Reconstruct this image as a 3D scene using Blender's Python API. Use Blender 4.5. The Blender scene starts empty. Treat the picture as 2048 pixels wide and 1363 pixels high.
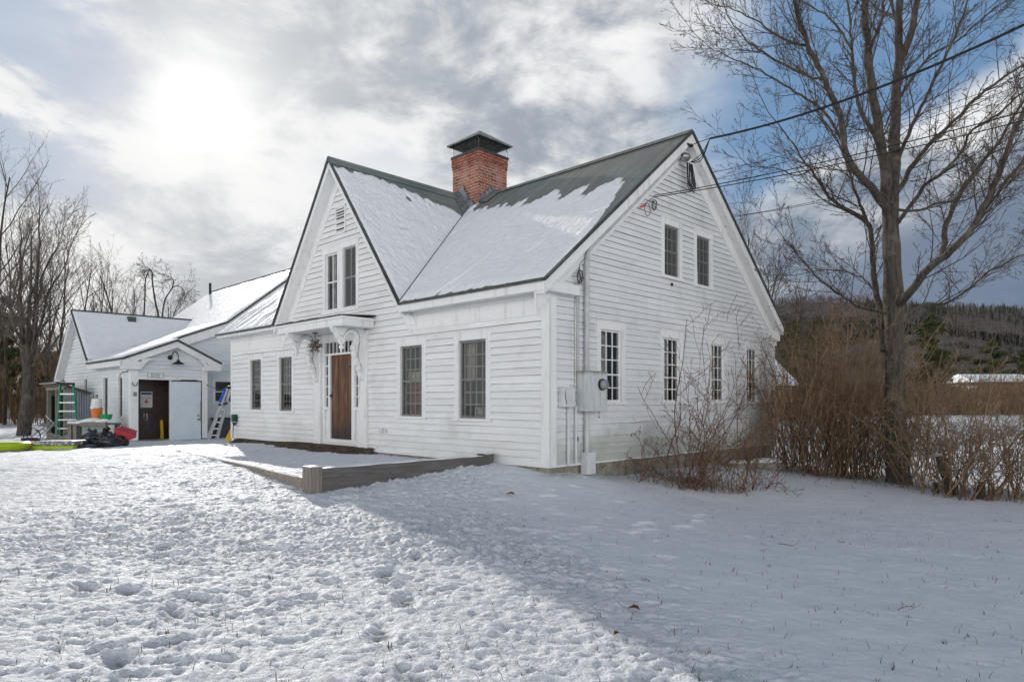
import bpy, math, random, bmesh
import numpy as np
from math import sin, cos, pi, radians, sqrt, atan2
from mathutils import Vector, Matrix
random.seed(7)
SC = bpy.context.scene; COL = SC.collection
# ------------------------------------------------------------------ camera
EYE = 1.65; FP = 1335.0; HY = 802.0
cam = bpy.data.cameras.new("camera"); camo = bpy.data.objects.new("camera", cam); COL.objects.link(camo)
camo.location = (0, 0, EYE); camo.rotation_euler = (pi/2, 0, 0)
cam.sensor_width = 36; cam.lens = FP/2048*36; cam.shift_y = (HY-681.5)/2048
cam.clip_start = 0.1; cam.clip_end = 6000
SC.camera = camo
# ------------------------------------------------------------------ sun, sky, exposure
SUN_AZ = radians(-25.0); SUN_EL = radians(21.9)
sl = bpy.data.lights.new("sun", 'SUN'); so = bpy.data.objects.new("sun", sl); COL.objects.link(so)
sl.energy = 3.45; sl.angle = radians(0.6); sl.color = (1.0, 0.955, 0.885)
sd = Vector((sin(SUN_AZ)*cos(SUN_EL), cos(SUN_AZ)*cos(SUN_EL), sin(SUN_EL)))
so.rotation_euler = sd.to_track_quat('Z', 'Y').to_euler(); so.location = sd*40
SC.view_settings.view_transform = 'Standard'; SC.view_settings.look = 'None'
SC.view_settings.exposure = 0; SC.view_settings.gamma = 1; SC.view_settings.use_curve_mapping = False
SC.cycles.max_bounces = 6; SC.cycles.transparent_max_bounces = 12
try: SC.cycles.use_denoising = True
except Exception: pass

class NT:
    """small node-graph helper"""
    def __init__(s, tree): s.t = tree; tree.nodes.clear()
    def n(s, typ, **kw):
        nd = s.t.nodes.new(typ)
        for k, v in kw.items():
            if k.startswith('_'): setattr(nd, k[1:], v)
        return nd
    def set(s, sock, v):
        if isinstance(v, bpy.types.NodeSocket): s.t.links.new(v, sock)
        elif v is not None:
            try: sock.default_value = v
            except Exception:
                sock.default_value = tuple(v)+(1,) if len(v) == 3 else v
    def math(s, op, a, b=None, c=None, clamp=False):
        nd = s.t.nodes.new('ShaderNodeMath'); nd.operation = op; nd.use_clamp = clamp
        s.set(nd.inputs[0], a)
        if b is not None: s.set(nd.inputs[1], b)
        if c is not None: s.set(nd.inputs[2], c)
        return nd.outputs[0]
    def ramp(s, x, a, b, lo=0.0, hi=1.0, smooth=True):
        nd = s.t.nodes.new('ShaderNodeMapRange'); nd.interpolation_type = 'SMOOTHSTEP' if smooth else 'LINEAR'
        s.set(nd.inputs[0], x); s.set(nd.inputs[1], a); s.set(nd.inputs[2], b); s.set(nd.inputs[3], lo); s.set(nd.inputs[4], hi)
        return nd.outputs[0]
    def mix(s, f, a, b, mode='MIX'):
        nd = s.t.nodes.new('ShaderNodeMix'); nd.data_type = 'RGBA'; nd.blend_type = mode
        s.set(nd.inputs[0], f)
        for i, v in ((6, a), (7, b)):
            if isinstance(v, (tuple, list)) and len(v) == 3: v = tuple(v)+(1,)
            s.set(nd.inputs[i], v)
        return nd.outputs[2]
    def noise(s, vec, scale, detail=4, rough=.55, dist=0.0, out=0):
        nd = s.t.nodes.new('ShaderNodeTexNoise'); s.set(nd.inputs['Vector'], vec)
        nd.inputs['Scale'].default_value = scale; nd.inputs['Detail'].default_value = detail
        nd.inputs['Roughness'].default_value = rough; nd.inputs['Distortion'].default_value = dist
        return nd.outputs[out]
    def mapv(s, vec, sc=(1, 1, 1), loc=(0, 0, 0), rot=(0, 0, 0)):
        nd = s.t.nodes.new('ShaderNodeMapping'); s.set(nd.inputs[0], vec)
        nd.inputs[1].default_value = loc; nd.inputs[2].default_value = rot; nd.inputs[3].default_value = sc
        return nd.outputs[0]
    def sep(s, v):
        nd = s.t.nodes.new('ShaderNodeSeparateXYZ'); s.set(nd.inputs[0], v); return nd.outputs
    def comb(s, x, y, z):
        nd = s.t.nodes.new('ShaderNodeCombineXYZ'); s.set(nd.inputs[0], x); s.set(nd.inputs[1], y); s.set(nd.inputs[2], z); return nd.outputs[0]
    def bump(s, h, strength=.5, dist=.02, normal=None):
        nd = s.t.nodes.new('ShaderNodeBump'); s.set(nd.inputs['Height'], h)
        nd.inputs['Strength'].default_value = strength; nd.inputs['Distance'].default_value = dist
        if normal is not None: s.set(nd.inputs['Normal'], normal)
        return nd.outputs[0]
    def coord(s, o='Object'):
        return s.t.nodes.new('ShaderNodeTexCoord').outputs[o]

# the sky: Nishita clear sky with a broken layer of cloud over it
world = bpy.data.worlds.new("World"); SC.world = world; world.use_nodes = True
w = NT(world.node_tree)
gen = w.coord('Generated')
sky = w.n('ShaderNodeTexSky', _sky_type='NISHITA', _sun_disc=False, _sun_elevation=SUN_EL, _sun_rotation=SUN_AZ)
x, y, z = w.sep(gen)
az = w.math('ARCTAN2', x, y)
el = w.math('ARCSINE', z)
# stretched coordinates so that clouds flatten towards the horizon
kz = w.math('ADD', w.math('MAXIMUM', z, 0.0), 0.32)
cp = w.comb(w.math('DIVIDE', x, kz), w.math('DIVIDE', y, kz), 0.0)
n1 = w.noise(w.mapv(cp, loc=(3.1, 1.7, 0)), 1.25, 8, .62, .35)
n2 = w.noise(w.mapv(cp, loc=(8.3, 5.2, 0)), 3.4, 7, .6, .25)
n3 = w.noise(w.mapv(gen, sc=(1, 1, 1.9), loc=(.3, .2, 0)), 2.6, 8, .6, .3)
warp = w.math('MULTIPLY', w.math('SUBTRACT', n3, .5), .45)
azw = w.math('ADD', az, warp); elw = w.math('ADD', el, w.math('MULTIPLY', w.math('SUBTRACT', n2, .5), .12))
# clear gap to the right (azimuth 12..60 deg) bounded below by a rising cloud bank
gap_l = w.ramp(w.math('ADD', azw, w.math('MULTIPLY', elw, -.25)), .06, .30)
bank_top = w.math('ADD', .235, w.math('MULTIPLY', w.math('SUBTRACT', az, .28), .42))
gap_b = w.ramp(w.math('SUBTRACT', elw, bank_top), -.02, .035)
gap_t = w.ramp(w.math('ADD', el, w.math('MULTIPLY', w.math('SUBTRACT', n1, .5), .9)), .50, .68, 1, 0)
gap_r = w.ramp(azw, 1.0, 1.35, 1, 0)
gap = w.math('MULTIPLY', w.math('MULTIPLY', gap_l, gap_b), w.math('MULTIPLY', gap_t, gap_r))
# small blue-grey breaks elsewhere
brk = w.ramp(w.math('ADD', w.math('MULTIPLY', n1, .5), w.math('MULTIPLY', n3, .5)), .53, .62)
brk = w.math('MULTIPLY', brk, w.ramp(el, .25, .45))
brk2 = w.math('MULTIPLY', w.math('MULTIPLY', w.ramp(w.math('ADD', azw, w.math('MULTIPLY', w.math('SUBTRACT', n2, .5), .4)), -.50, -.62), w.ramp(az, -1.3, -.9)), w.math('MULTIPLY', w.ramp(el, .20, .28), w.ramp(n2, .60, .50)))
brk = w.math('MAXIMUM', brk, brk2)
clear = w.math('MAXIMUM', gap, w.math('MULTIPLY', brk, .75))
# angle from the sun
dotn = w.n('ShaderNodeVectorMath', _operation='DOT_PRODUCT')
nrm = w.n('ShaderNodeVectorMath', _operation='NORMALIZE'); w.set(nrm.inputs[0], gen)
w.set(dotn.inputs[0], nrm.outputs[0]); dotn.inputs[1].default_value = tuple(sd)
ang = w.math('ARCCOSINE', w.math('MINIMUM', dotn.outputs['Value'], .99999))
angw = w.math('ADD', ang, w.math('MULTIPLY', w.math('SUBTRACT', n3, .5), .22))
glow = w.math('POWER', 2.718, w.math('MULTIPLY', angw, -6.0))
core = w.math('POWER', 2.718, w.math('MULTIPLY', ang, -25.0))
# cloud brightness
n4 = w.noise(w.mapv(gen, sc=(1, 1, 2.2), loc=(.9, .1, .4)), 5.5, 9, .62, .5)
shade = w.ramp(w.math('ADD', w.math('ADD', w.math('MULTIPLY', n3, .5), w.math('MULTIPLY', n2, .2)), w.math('MULTIPLY', n4, .3)), .425, .555)
cl = w.mix(shade, (.21, .265, .345), (.94, .94, .935))
veil = w.math('MULTIPLY', w.math('POWER', 2.718, w.math('MULTIPLY', ang, -2.4)), .46)
cl = w.mix(veil, cl, (.80, .81, .815))
# dark base of the bank low on the right
bank = w.math('MULTIPLY', w.ramp(azw, .12, .34), w.ramp(w.math('SUBTRACT', bank_top, elw), .01, .16))
cl = w.mix(w.math('MULTIPLY', bank, .95), cl, (.15, .205, .30))
# warm pale cloud low on the left
low = w.math('MULTIPLY', w.ramp(azw, .02, -.15), w.ramp(el, .24, .05))
cl = w.mix(w.math('MULTIPLY', low, .5), cl, (.78, .77, .745))
# cloud behind the camera: unseen, made brighter towards the horizon to light the shaded walls
back = w.math('MULTIPLY', w.ramp(y, .15, -.5), w.ramp(el, .52, .22))
cl = w.mix(w.math('MULTIPLY', back, .97), cl, (2.5, 2.47, 2.42))
zen = w.ramp(w.math('ADD', el, w.math('MULTIPLY', w.ramp(y, .2, -.3), .25)), .60, .80)
cl = w.mix(w.math('MULTIPLY', zen, .94), cl, (.115, .155, .225))
cl = w.mix(w.math('MULTIPLY', glow, .66), cl, (.97, .97, .955))
cl = w.mix(w.math('MINIMUM', w.math('MULTIPLY', core, 1.2), 1.0), cl, (1.35, 1.34, 1.30))
skyb = w.mix(1.0, sky.outputs[0], (.085, .085, .085), 'MULTIPLY')
skyb = w.mix(.75, skyb, (.165, .31, .53))
col = w.mix(clear, cl, skyb)
bg = w.n('ShaderNodeBackground'); w.set(bg.inputs[0], col); bg.inputs[1].default_value = 1.0
wo = w.n('ShaderNodeOutputWorld'); w.t.links.new(bg.outputs[0], wo.inputs[0])

# ------------------------------------------------------------------ frames
DX, DY = 73/FP*11.0, 11.0; TH = radians(44.6); Z0 = .58
HM = Matrix.Translation((DX, DY, Z0)) @ Matrix.Rotation(-TH, 4, 'Z')   # house frame: x along front wall (house is x<0), y into the house
HMi = HM.inverted()
def hw(x, y, z=0): return HM @ Vector((x, y, z))
def at(px, py, Y): return Vector(((px-1024)/FP*Y, Y, EYE+(HY-py)/FP*Y))

# ------------------------------------------------------------------ mesh helpers
def tag(o, label=None, cat=None, group=None, kind=None):
    if label: o['label'] = label
    if cat: o['category'] = cat
    if group: o['group'] = group
    if kind: o['kind'] = kind
    return o
def empty(name, loc=(0, 0, 0), rz=0, mat=None):
    o = bpy.data.objects.new(name, None); COL.objects.link(o); o.empty_display_size = .2
    if mat is not None: o.matrix_world = mat
    else: o.location = loc; o.rotation_euler = (0, 0, rz)
    return o
class MB:
    def __init__(s): s.v = []; s.f = []
    def add(s, vs, fs):
        b = len(s.v); s.v += [tuple(p) for p in vs]; s.f += [tuple(i+b for i in q) for q in fs]; return s
    def quad(s, a, b, c, d): return s.add((a, b, c, d), ((0, 1, 2, 3),))
    def box(s, x0, x1, y0, y1, z0, z1, M=None):
        vs = [(x, y, z) for z in (z0, z1) for x, y in ((x0, y0), (x1, y0), (x1, y1), (x0, y1))]
        if M is not None: vs = [M @ Vector(p) for p in vs]
        return s.add(vs, ((0, 3, 2, 1), (4, 5, 6, 7), (0, 1, 5, 4), (1, 2, 6, 5), (2, 3, 7, 6), (3, 0, 4, 7)))
    def beam(s, a, b, wd, ht, up=(0, 0, 1), ext=0):
        a = Vector(a); b = Vector(b); d = (b-a).normalized(); a = a-d*ext; b = b+d*ext
        u = Vector(up); r = d.cross(u)
        if r.length < 1e-4: r = d.cross(Vector((1, 0, 0)))
        r.normalize(); u = r.cross(d)
        vs = [p+r*(sx*wd/2)+u*(sz*ht/2) for p in (a, b) for sx, sz in ((-1, -1), (1, -1), (1, 1), (-1, 1))]
        return s.add(vs, ((0, 3, 2, 1), (4, 5, 6, 7), (0, 1, 5, 4), (1, 2, 6, 5), (2, 3, 7, 6), (3, 0, 4, 7)))
    def tube(s, pts, r, k=8, cap=True):
        pts = [Vector(p) for p in pts]; n = len(pts)
        rs = r if isinstance(r, (list, tuple)) else [r]*n
        prev = None; b = len(s.v)
        for i, p in enumerate(pts):
            d = (pts[min(i+1, n-1)]-pts[max(i-1, 0)])
            d = d.normalized() if d.length > 1e-9 else Vector((0, 0, 1))
            if prev is None:
                t = Vector((0, 0, 1)) if abs(d.z) < .9 else Vector((1, 0, 0)); u = d.cross(t).normalized()
            else:
                u = (prev-d*prev.dot(d)); u = u.normalized() if u.length > 1e-6 else d.orthogonal().normalized()
            prev = u; v = d.cross(u)
            for j in range(k):
                a = 2*pi*j/k; s.v.append(tuple(p+(u*cos(a)+v*sin(a))*rs[i]))
        for i in range(n-1):
            for j in range(k):
                j2 = (j+1) % k; s.f.append((b+i*k+j, b+i*k+j2, b+(i+1)*k+j2, b+(i+1)*k+j))
        if cap: s.f.append(tuple(b+j for j in reversed(range(k)))); s.f.append(tuple(b+(n-1)*k+j for j in range(k)))
        return s
    def lathe(s, c, prof, k=16, axis=None):
        """prof: list of (radius, height) about the vertical through c (or an axis matrix)"""
        b = len(s.v); M = axis if axis is not None else Matrix.Translation(c)
        for r, h in prof:
            for j in range(k): a = 2*pi*j/k; s.v.append(tuple(M @ Vector((r*cos(a), r*sin(a), h))))
        for i in range(len(prof)-1):
            for j in range(k):
                j2 = (j+1) % k; s.f.append((b+i*k+j, b+i*k+j2, b+(i+1)*k+j2, b+(i+1)*k+j))
        s.f.append(tuple(b+j for j in reversed(range(k)))); s.f.append(tuple(b+(len(prof)-1)*k+j for j in range(k)))
        return s
    def sphere(s, c, r, k=10, sc=(1, 1, 1)):
        m = k//2+1; M = Matrix.Translation(c) @ Matrix.Diagonal((*sc, 1))
        return s.lathe(None, [(max(r*sin(pi*i/m), r*.02), -r*cos(pi*i/m)) for i in range(m+1)], k, M)
    def prism(s, poly, fa, fb):
        """poly of 2-D points extruded between two mappings"""
        n = len(poly); b = len(s.v)
        s.v += [tuple(fa(*p)) for p in poly]+[tuple(fb(*p)) for p in poly]
        s.f.append(tuple(range(b+n-1, b-1, -1))); s.f.append(tuple(range(b+n, b+2*n)))
        for i in range(n):
            j = (i+1) % n; s.f.append((b+i, b+j, b+n+j, b+n+i))
        return s
    def build(s, name, m, parent=None, smooth=False, bevel=0, recalc=True, mat=None):
        me = bpy.data.meshes.new(name); me.from_pydata(s.v, [], s.f); me.update()
        if recalc and len(s.f) < 60000:
            bm = bmesh.new(); bm.from_mesh(me); bmesh.ops.recalc_face_normals(bm, faces=bm.faces); bm.to_mesh(me); bm.free()
        if smooth:
            me.shade_smooth()
            try: me.set_sharp_from_angle(angle=radians(38))
            except Exception: pass
        o = bpy.data.objects.new(name, me); COL.objects.link(o); me.materials.append(m)
        if getattr(s, 'edge', None):   # grimy bottom edges, painted dark to strengthen the shade line under each board
            me.materials.append(MAT['board_edge_shade'])
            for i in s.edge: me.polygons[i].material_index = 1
        if parent is not None: o.parent = parent
        if mat is not None: o.matrix_world = mat
        if bevel:
            bv = o.modifiers.new('bevel', 'BEVEL'); bv.width = bevel; bv.segments = 2; bv.limit_method = 'ANGLE'
        return o
def fast_mesh(name, V, F, m, parent=None, smooth=False):
    """V (n,3), F (m,k) numpy arrays"""
    me = bpy.data.meshes.new(name); k = F.shape[1]
    me.vertices.add(len(V)); me.vertices.foreach_set('co', np.ascontiguousarray(V, dtype=np.float32).ravel())
    me.loops.add(F.size); me.loops.foreach_set('vertex_index', np.ascontiguousarray(F, dtype=np.int32).ravel())
    me.polygons.add(len(F)); me.polygons.foreach_set('loop_start', np.arange(0, F.size, k, dtype=np.int32))
    try: me.polygons.foreach_set('loop_total', np.full(len(F), k, dtype=np.int32))
    except Exception: pass
    me.update(calc_edges=True); me.validate()
    if smooth: me.shade_smooth()
    o = bpy.data.objects.new(name, me); COL.objects.link(o); me.materials.append(m)
    if parent is not None: o.parent = parent
    return o
def part_at(o, name, m=None):
    return o
def thing_at(name, loc, label, cat, group=None, rz=0, mat=None):
    o = empty(name, loc, rz, mat); return tag(o, label, cat, group)

# ------------------------------------------------------------------ noise on numpy arrays
_rs = np.random.RandomState(3); _G = _rs.rand(512, 512)
def vnoise(x, y, seed=0):
    x = x+seed*17.31; y = y+seed*9.77
    xi = np.floor(x).astype(int); yi = np.floor(y).astype(int); fx = x-xi; fy = y-yi
    fx = fx*fx*fx*(fx*(fx*6-15)+10); fy = fy*fy*fy*(fy*(fy*6-15)+10)
    g = lambda a, b: _G[a % 512, b % 512]
    return (g(xi, yi)*(1-fx)+g(xi+1, yi)*fx)*(1-fy)+(g(xi, yi+1)*(1-fx)+g(xi+1, yi+1)*fx)*fy - .5
def fbm(x, y, o=4, seed=0, gain=.5):
    r = 0; a = 1; t = 0
    for i in range(o):
        r = r+a*vnoise(x*2**i, y*2**i, seed+i*3); t += a; a *= gain
    return r/t*1.6
def sstep(a, b, x):
    t = np.clip((x-a)/(b-a), 0, 1); return t*t*(3-2*t)

# ------------------------------------------------------------------ materials
MAT = {}
def mat(name, fn):
    m = bpy.data.materials.new(name); m.use_nodes = True; g = NT(m.node_tree)
    out = g.n('ShaderNodeOutputMaterial'); p = g.n('ShaderNodeBsdfPrincipled')
    g.t.links.new(p.outputs[0], out.inputs[0]); p.inputs['Specular IOR Level'].default_value = .3
    fn(g, p, out); MAT[name] = m; return m
def flat(name, c, rough=.7, metal=0, var=.15, scale=6, bump=0, spec=.3):
    def fn(g, p, out):
        co = g.coord(); n = g.noise(co, scale, 5)
        g.set(p.inputs['Base Color'], g.mix(g.ramp(n, .3, .7), tuple(v*(1-var) for v in c), tuple(min(v*(1+var), .95) for v in c)))
        p.inputs['Roughness'].default_value = rough; p.inputs['Metallic'].default_value = metal
        p.inputs['Specular IOR Level'].default_value = spec
        if bump: g.set(p.inputs['Normal'], g.bump(g.noise(co, scale*6, 4), bump, .01))
    return mat(name, fn)
def m_siding(name, base, dirt, low):
    def fn(g, p, out):
        co = g.coord(); xx, yy, zz = g.sep(co)
        s = g.comb(g.math('ADD', xx, yy), 0.0, zz)
        st = g.noise(g.mapv(s, sc=(1.2, 1, 14)), 1.0, 5, .6)
        bl = g.noise(s, 1.1, 6, .65); fine = g.noise(g.mapv(s, sc=(3, 1, 40)), 3, 4, .6)
        gi = g.n('ShaderNodeNewGeometry'); v = g.mix(gi.outputs['Random Per Island'], tuple(min(c*1.03, .9) for c in base), tuple(c*.93 for c in base)); v = g.mix(g.math('MULTIPLY', g.ramp(st, .35, .7), .5), v, tuple(c*.82 for c in base))
        v = g.mix(g.math('MULTIPLY', g.ramp(bl, .52, .74), dirt), v, tuple(c*.62 for c in (base[0], base[1]*1.0, base[2]*1.0)))
        v = g.mix(g.math('MULTIPLY', g.ramp(fine, .62, .74), .35+.4*dirt), v, (.40, .38, .36))
        wet = g.math('MULTIPLY', g.ramp(g.math('ADD', zz, g.math('MULTIPLY', bl, -.9)), -.3, .25, 1, 0), low)
        v = g.mix(wet, v, (.36, .38, .30))
        g.set(p.inputs['Base Color'], v); p.inputs['Roughness'].default_value = .55
        g.set(p.inputs['Normal'], g.bump(g.noise(g.mapv(s, sc=(2, 1, 30)), 4, 5), .25, .006))
    return mat(name, fn)
m_siding('siding_front', (.84, .845, .84), .42, .10)
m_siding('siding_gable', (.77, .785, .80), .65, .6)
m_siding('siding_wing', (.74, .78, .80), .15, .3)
def fn(g, p, out):
    co = g.coord(); n = g.noise(g.mapv(co, sc=(6, 6, 1.2)), 1.3, 6, .65); n2 = g.noise(co, 14, 4)
    v = g.mix(g.ramp(n, .5, .75), (.80, .805, .80), (.62, .62, .60)); v = g.mix(g.math('MULTIPLY', g.ramp(n2, .68, .78), .5), v, (.38, .36, .32))
    g.set(p.inputs['Base Color'], v); p.inputs['Roughness'].default_value = .5
    g.set(p.inputs['Normal'], g.bump(n2, .12, .004))
mat('trim', fn)
flat('trim_clean', (.80, .80, .80), .45, var=.05, scale=4)
flat('door_paint', (.66, .73, .78), .4, var=.04, scale=3)
flat('board_edge_shade', (.30, .30, .29), .8, var=.3, scale=5)
flat('carved_groove', (.36, .39, .37), .8, var=.3, scale=12)
flat('sash_grey', (.20, .20, .185), .5, var=.15)
flat('sash_inner', (.42, .40, .37), .5, var=.1)
flat('dark_inside', (.035, .032, .030), .9, var=.3)
flat('dark_backing', (.10, .085, .075), .9, var=.4, scale=1.2)
flat('curtain', (.62, .58, .52), .9, var=.25, scale=9)
flat('red_cloth', (.28, .10, .07), .8, var=.4, scale=5)
def fn(g, p, out):
    gl = g.n('ShaderNodeBsdfGlossy'); gl.inputs['Roughness'].default_value = .03; gl.inputs[0].default_value = (.9, .93, .95, 1)
    tr = g.n('ShaderNodeBsdfTransparent'); tr.inputs[0].default_value = (.62, .64, .63, 1)
    fr = g.n('ShaderNodeFresnel'); gi = g.n('ShaderNodeNewGeometry'); g.set(fr.inputs[0], g.ramp(gi.outputs['Backfacing'], 0, 1, 1.45, 1/1.45, False))
    co = g.coord(); g.set(gl.inputs['Normal'], g.bump(g.noise(co, 2.2, 2), .12, .02))
    mx = g.n('ShaderNodeMixShader'); g.set(mx.inputs[0], g.math('ADD', g.math('MULTIPLY', fr.outputs[0], 1.1), .03, clamp=True))
    g.t.links.new(tr.outputs[0], mx.inputs[1]); g.t.links.new(gl.outputs[0], mx.inputs[2]); g.t.links.new(mx.outputs[0], out.inputs[0])
mat('glass', fn)
def fn(g, p, out):
    tr = g.n('ShaderNodeBsdfTransparent'); tr.inputs[0].default_value = (.75, .75, .75, 1)
    df = g.n('ShaderNodeBsdfDiffuse'); df.inputs[0].default_value = (.20, .20, .195, 1)
    mx = g.n('ShaderNodeMixShader'); mx.inputs[0].default_value = .36
    g.t.links.new(tr.outputs[0], mx.inputs[1]); g.t.links.new(df.outputs[0], mx.inputs[2]); g.t.links.new(mx.outputs[0], out.inputs[0])
mat('insect_screen', fn)
def fn(g, p, out):   # weathered green metal roofing with fine ribs running down the slope
    co = g.coord(); xx, yy, zz = g.sep(co)
    n = g.noise(g.mapv(co, sc=(2.5, .5, .5)), 1.6, 6, .7); n2 = g.noise(co, 16, 5, .7)
    v = g.mix(g.ramp(n, .35, .7), (.15, .18, .17), (.25, .28, .265))
    rust = g.math('MULTIPLY', g.ramp(n2, .46, .58), g.math('MULTIPLY', g.ramp(g.noise(g.mapv(co, sc=(1, .35, .35)), 1.3, 3), .40, .54), g.ramp(xx, -4.6, -3.2)))
    v = g.mix(g.math('MULTIPLY', rust, .6), v, (.23, .15, .095))
    g.set(p.inputs['Base Color'], v); p.inputs['Roughness'].default_value = .5; p.inputs['Metallic'].default_value = .15
    rib = g.math('SINE', g.math('MULTIPLY', xx, 2*pi/.085))
    g.set(p.inputs['Normal'], g.bump(g.math('ADD', rib, g.math('MULTIPLY', n2, .8)), .5, .006))
mat('roof_metal', fn)
flat('roof_edge', (.065, .075, .070), .5, var=.3, metal=.2)
flat('cap_metal', (.22, .225, .21), .42, metal=.6, var=.3, scale=8, bump=.1)
flat('soot_metal', (.06, .062, .06), .5, metal=.4, var=.4, scale=8)
flat('lead', (.24, .27, .28), .45, metal=.6, var=.35, scale=9, bump=.4)
def fn(g, p, out):
    gi = g.n('ShaderNodeNewGeometry'); r = gi.outputs['Random Per Island']; co = g.coord(); n = g.noise(co, 30, 4)
    cr = g.n('ShaderNodeValToRGB'); g.set(cr.inputs[0], r)
    e = cr.color_ramp.elements; e[0].color = (.22, .075, .05, 1); e[1].color = (.40, .17, .115, 1)
    a = e.new(.3); a.color = (.32, .105, .07, 1); a = e.new(.65); a.color = (.37, .13, .085, 1); a = e.new(.10); a.color = (.20, .07, .05, 1)
    v = g.mix(g.math('MULTIPLY', g.ramp(n, .4, .75), .45), cr.outputs[0], (.16, .07, .05)); n5 = g.noise(co, 2.6, 5, .7); v = g.mix(g.math('MULTIPLY', g.ramp(n5, .52, .68), .45), v, (.46, .36, .32)); v = g.mix(g.math('MULTIPLY', g.ramp(n5, .46, .34), .5), v, (.10, .06, .05))
    g.set(p.inputs['Base Color'], v); p.inputs['Roughness'].default_value = .85; g.set(p.inputs['Normal'], g.bump(n, .4, .004))
mat('brick', fn)
flat('mortar', (.52, .42, .37), .9, var=.2, scale=20, bump=.3)
def m_snow(name, bumps):
    def fn(g, p, out):
        co = g.coord(); n = g.noise(co, 3.5, 6, .6)
        g.set(p.inputs['Base Color'], g.mix(g.ramp(n, .3, .7), (.86, .875, .895), (.91, .92, .93)))
        p.inputs['Roughness'].default_value = .55; p.inputs['Specular IOR Level'].default_value = .25
        h = None
        for sc, am in bumps:
            t = g.math('MULTIPLY', g.noise(co, sc, 5, .65), am); h = t if h is None else g.math('ADD', h, t)
        g.set(p.inputs['Normal'], g.bump(h, 1.0, 1.0))
    return mat(name, fn)
m_snow('snow_roof', ((9, .032), (34, .012)))
def fn(g, p, out):
    co = g.coord(); n = g.noise(co, 3.5, 6, .6); xx, yy, zz = g.sep(co)
    att = g.n('ShaderNodeAttribute', _attribute_name='melt')
    att2 = g.n('ShaderNodeAttribute', _attribute_name='rough')
    base = g.mix(g.ramp(n, .3, .7), (.765, .785, .815), (.82, .835, .85))
    gr = g.noise(co, 22, 5, .7); grass = g.mix(g.noise(co, 60, 2), (.05, .05, .022), (.16, .12, .06))
    k = g.math('MULTIPLY', att.outputs['Fac'], g.ramp(gr, .40, .56))
    # far off, brown stubble shows through the snow
    far = g.math('MULTIPLY', g.ramp(yy, 26, 45), g.ramp(g.noise(g.mapv(co, sc=(.05, .22, 1)), 1.5, 6, .7), .52, .60))
    k = g.math('MAXIMUM', k, g.math('MULTIPLY', far, .75))
    g.set(p.inputs['Base Color'], g.mix(k, base, grass)); p.inputs['Roughness'].default_value = .6; p.inputs['Specular IOR Level'].default_value = .15
    r = att2.outputs['Fac']
    h = g.math('ADD', g.math('MULTIPLY', g.noise(co, 16, 5, .62), .035), g.math('MULTIPLY', g.noise(co, 70, 4, .6), .008))
    h = g.math('MULTIPLY', h, g.math('ADD', g.math('MULTIPLY', r, .85), .12))
    g.set(p.inputs['Normal'], g.bump(h, 1.0, 1.0))
mat('snow_ground', fn)
def m_wood(name, c1, c2, c3, sc, grey=0):
    def fn(g, p, out):
        co = g.coord(); n = g.noise(g.mapv(co, sc=sc), 2, 7, .65, .4); n2 = g.noise(g.mapv(co, sc=tuple(s*.35 for s in sc)), 2, 4)
        v = g.mix(g.ramp(n, .35, .68), c1, c2); v = g.mix(g.ramp(n2, .50, .68), v, c3)
        g.set(p.inputs['Base Color'], v); p.inputs['Roughness'].default_value = .6; g.set(p.inputs['Normal'], g.bump(n, .35, .006))
    return mat(name, fn)
def fn(g, p, out):
    co = g.coord(); xx, yy, zz = g.sep(co)
    n = g.noise(g.mapv(co, sc=(16, 16, 1.1)), 1.6, 7, .65, .5); n2 = g.noise(g.mapv(co, sc=(5, 5, .9)), 1.5, 5)
    v = g.mix(g.ramp(n, .35, .7), (.060, .023, .012), (.145, .060, .026))
    v = g.mix(g.math('MULTIPLY', g.ramp(n2, .50, .66), .7), v, (.24, .11, .048))
    v = g.mix(g.math('MULTIPLY', g.ramp(g.math('ADD', zz, g.math('MULTIPLY', n, -.9)), -.25, .25, 1, 0), .85), v, (.022, .018, .016))
    g.set(p.inputs['Base Color'], v); p.inputs['Roughness'].default_value = .38; g.set(p.inputs['Normal'], g.bump(n, .3, .004))
mat('door_wood', fn)
m_wood('board_grey', (.098, .092, .090), (.16, .15, .145), (.13, .115, .108), (1.2, 1.2, 14))
m_wood('timber', (.20, .17, .135), (.33, .285, .235), (.26, .225, .18), (3, 12, 12))
m_wood('old_timber', (.16, .145, .125), (.28, .25, .22), (.2, .18, .15), (12, 12, 1.5))
def fn(g, p, out):
    co = g.coord(); xx, yy, zz = g.sep(co); n = g.noise(co, 2.2, 6, .65); n2 = g.noise(g.mapv(co, sc=(3, 3, .6)), 1.4, 5, .6)
    v = g.mix(g.ramp(n, .3, .7), (.20, .185, .15), (.34, .32, .27)); v = g.mix(g.math('MULTIPLY', g.ramp(n2, .52, .68), .85), v, (.085, .095, .03))
    joint = g.ramp(g.math('ABSOLUTE', g.math('SUBTRACT', g.math('FRACT', g.math('MULTIPLY', g.math('ADD', xx, yy), 1.35)), .5)), .0, .012, 1, 0)
    v = g.mix(g.math('MULTIPLY', joint, .8), v, (.07, .065, .05))
    g.set(p.inputs['Base Color'], v); p.inputs['Roughness'].default_value = .9; g.set(p.inputs['Normal'], g.bump(g.noise(co, 18, 5), .4, .01))
mat('foundation', fn)
flat('soil', (.075, .055, .038), .95, var=.5, scale=7, bump=.8)
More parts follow.
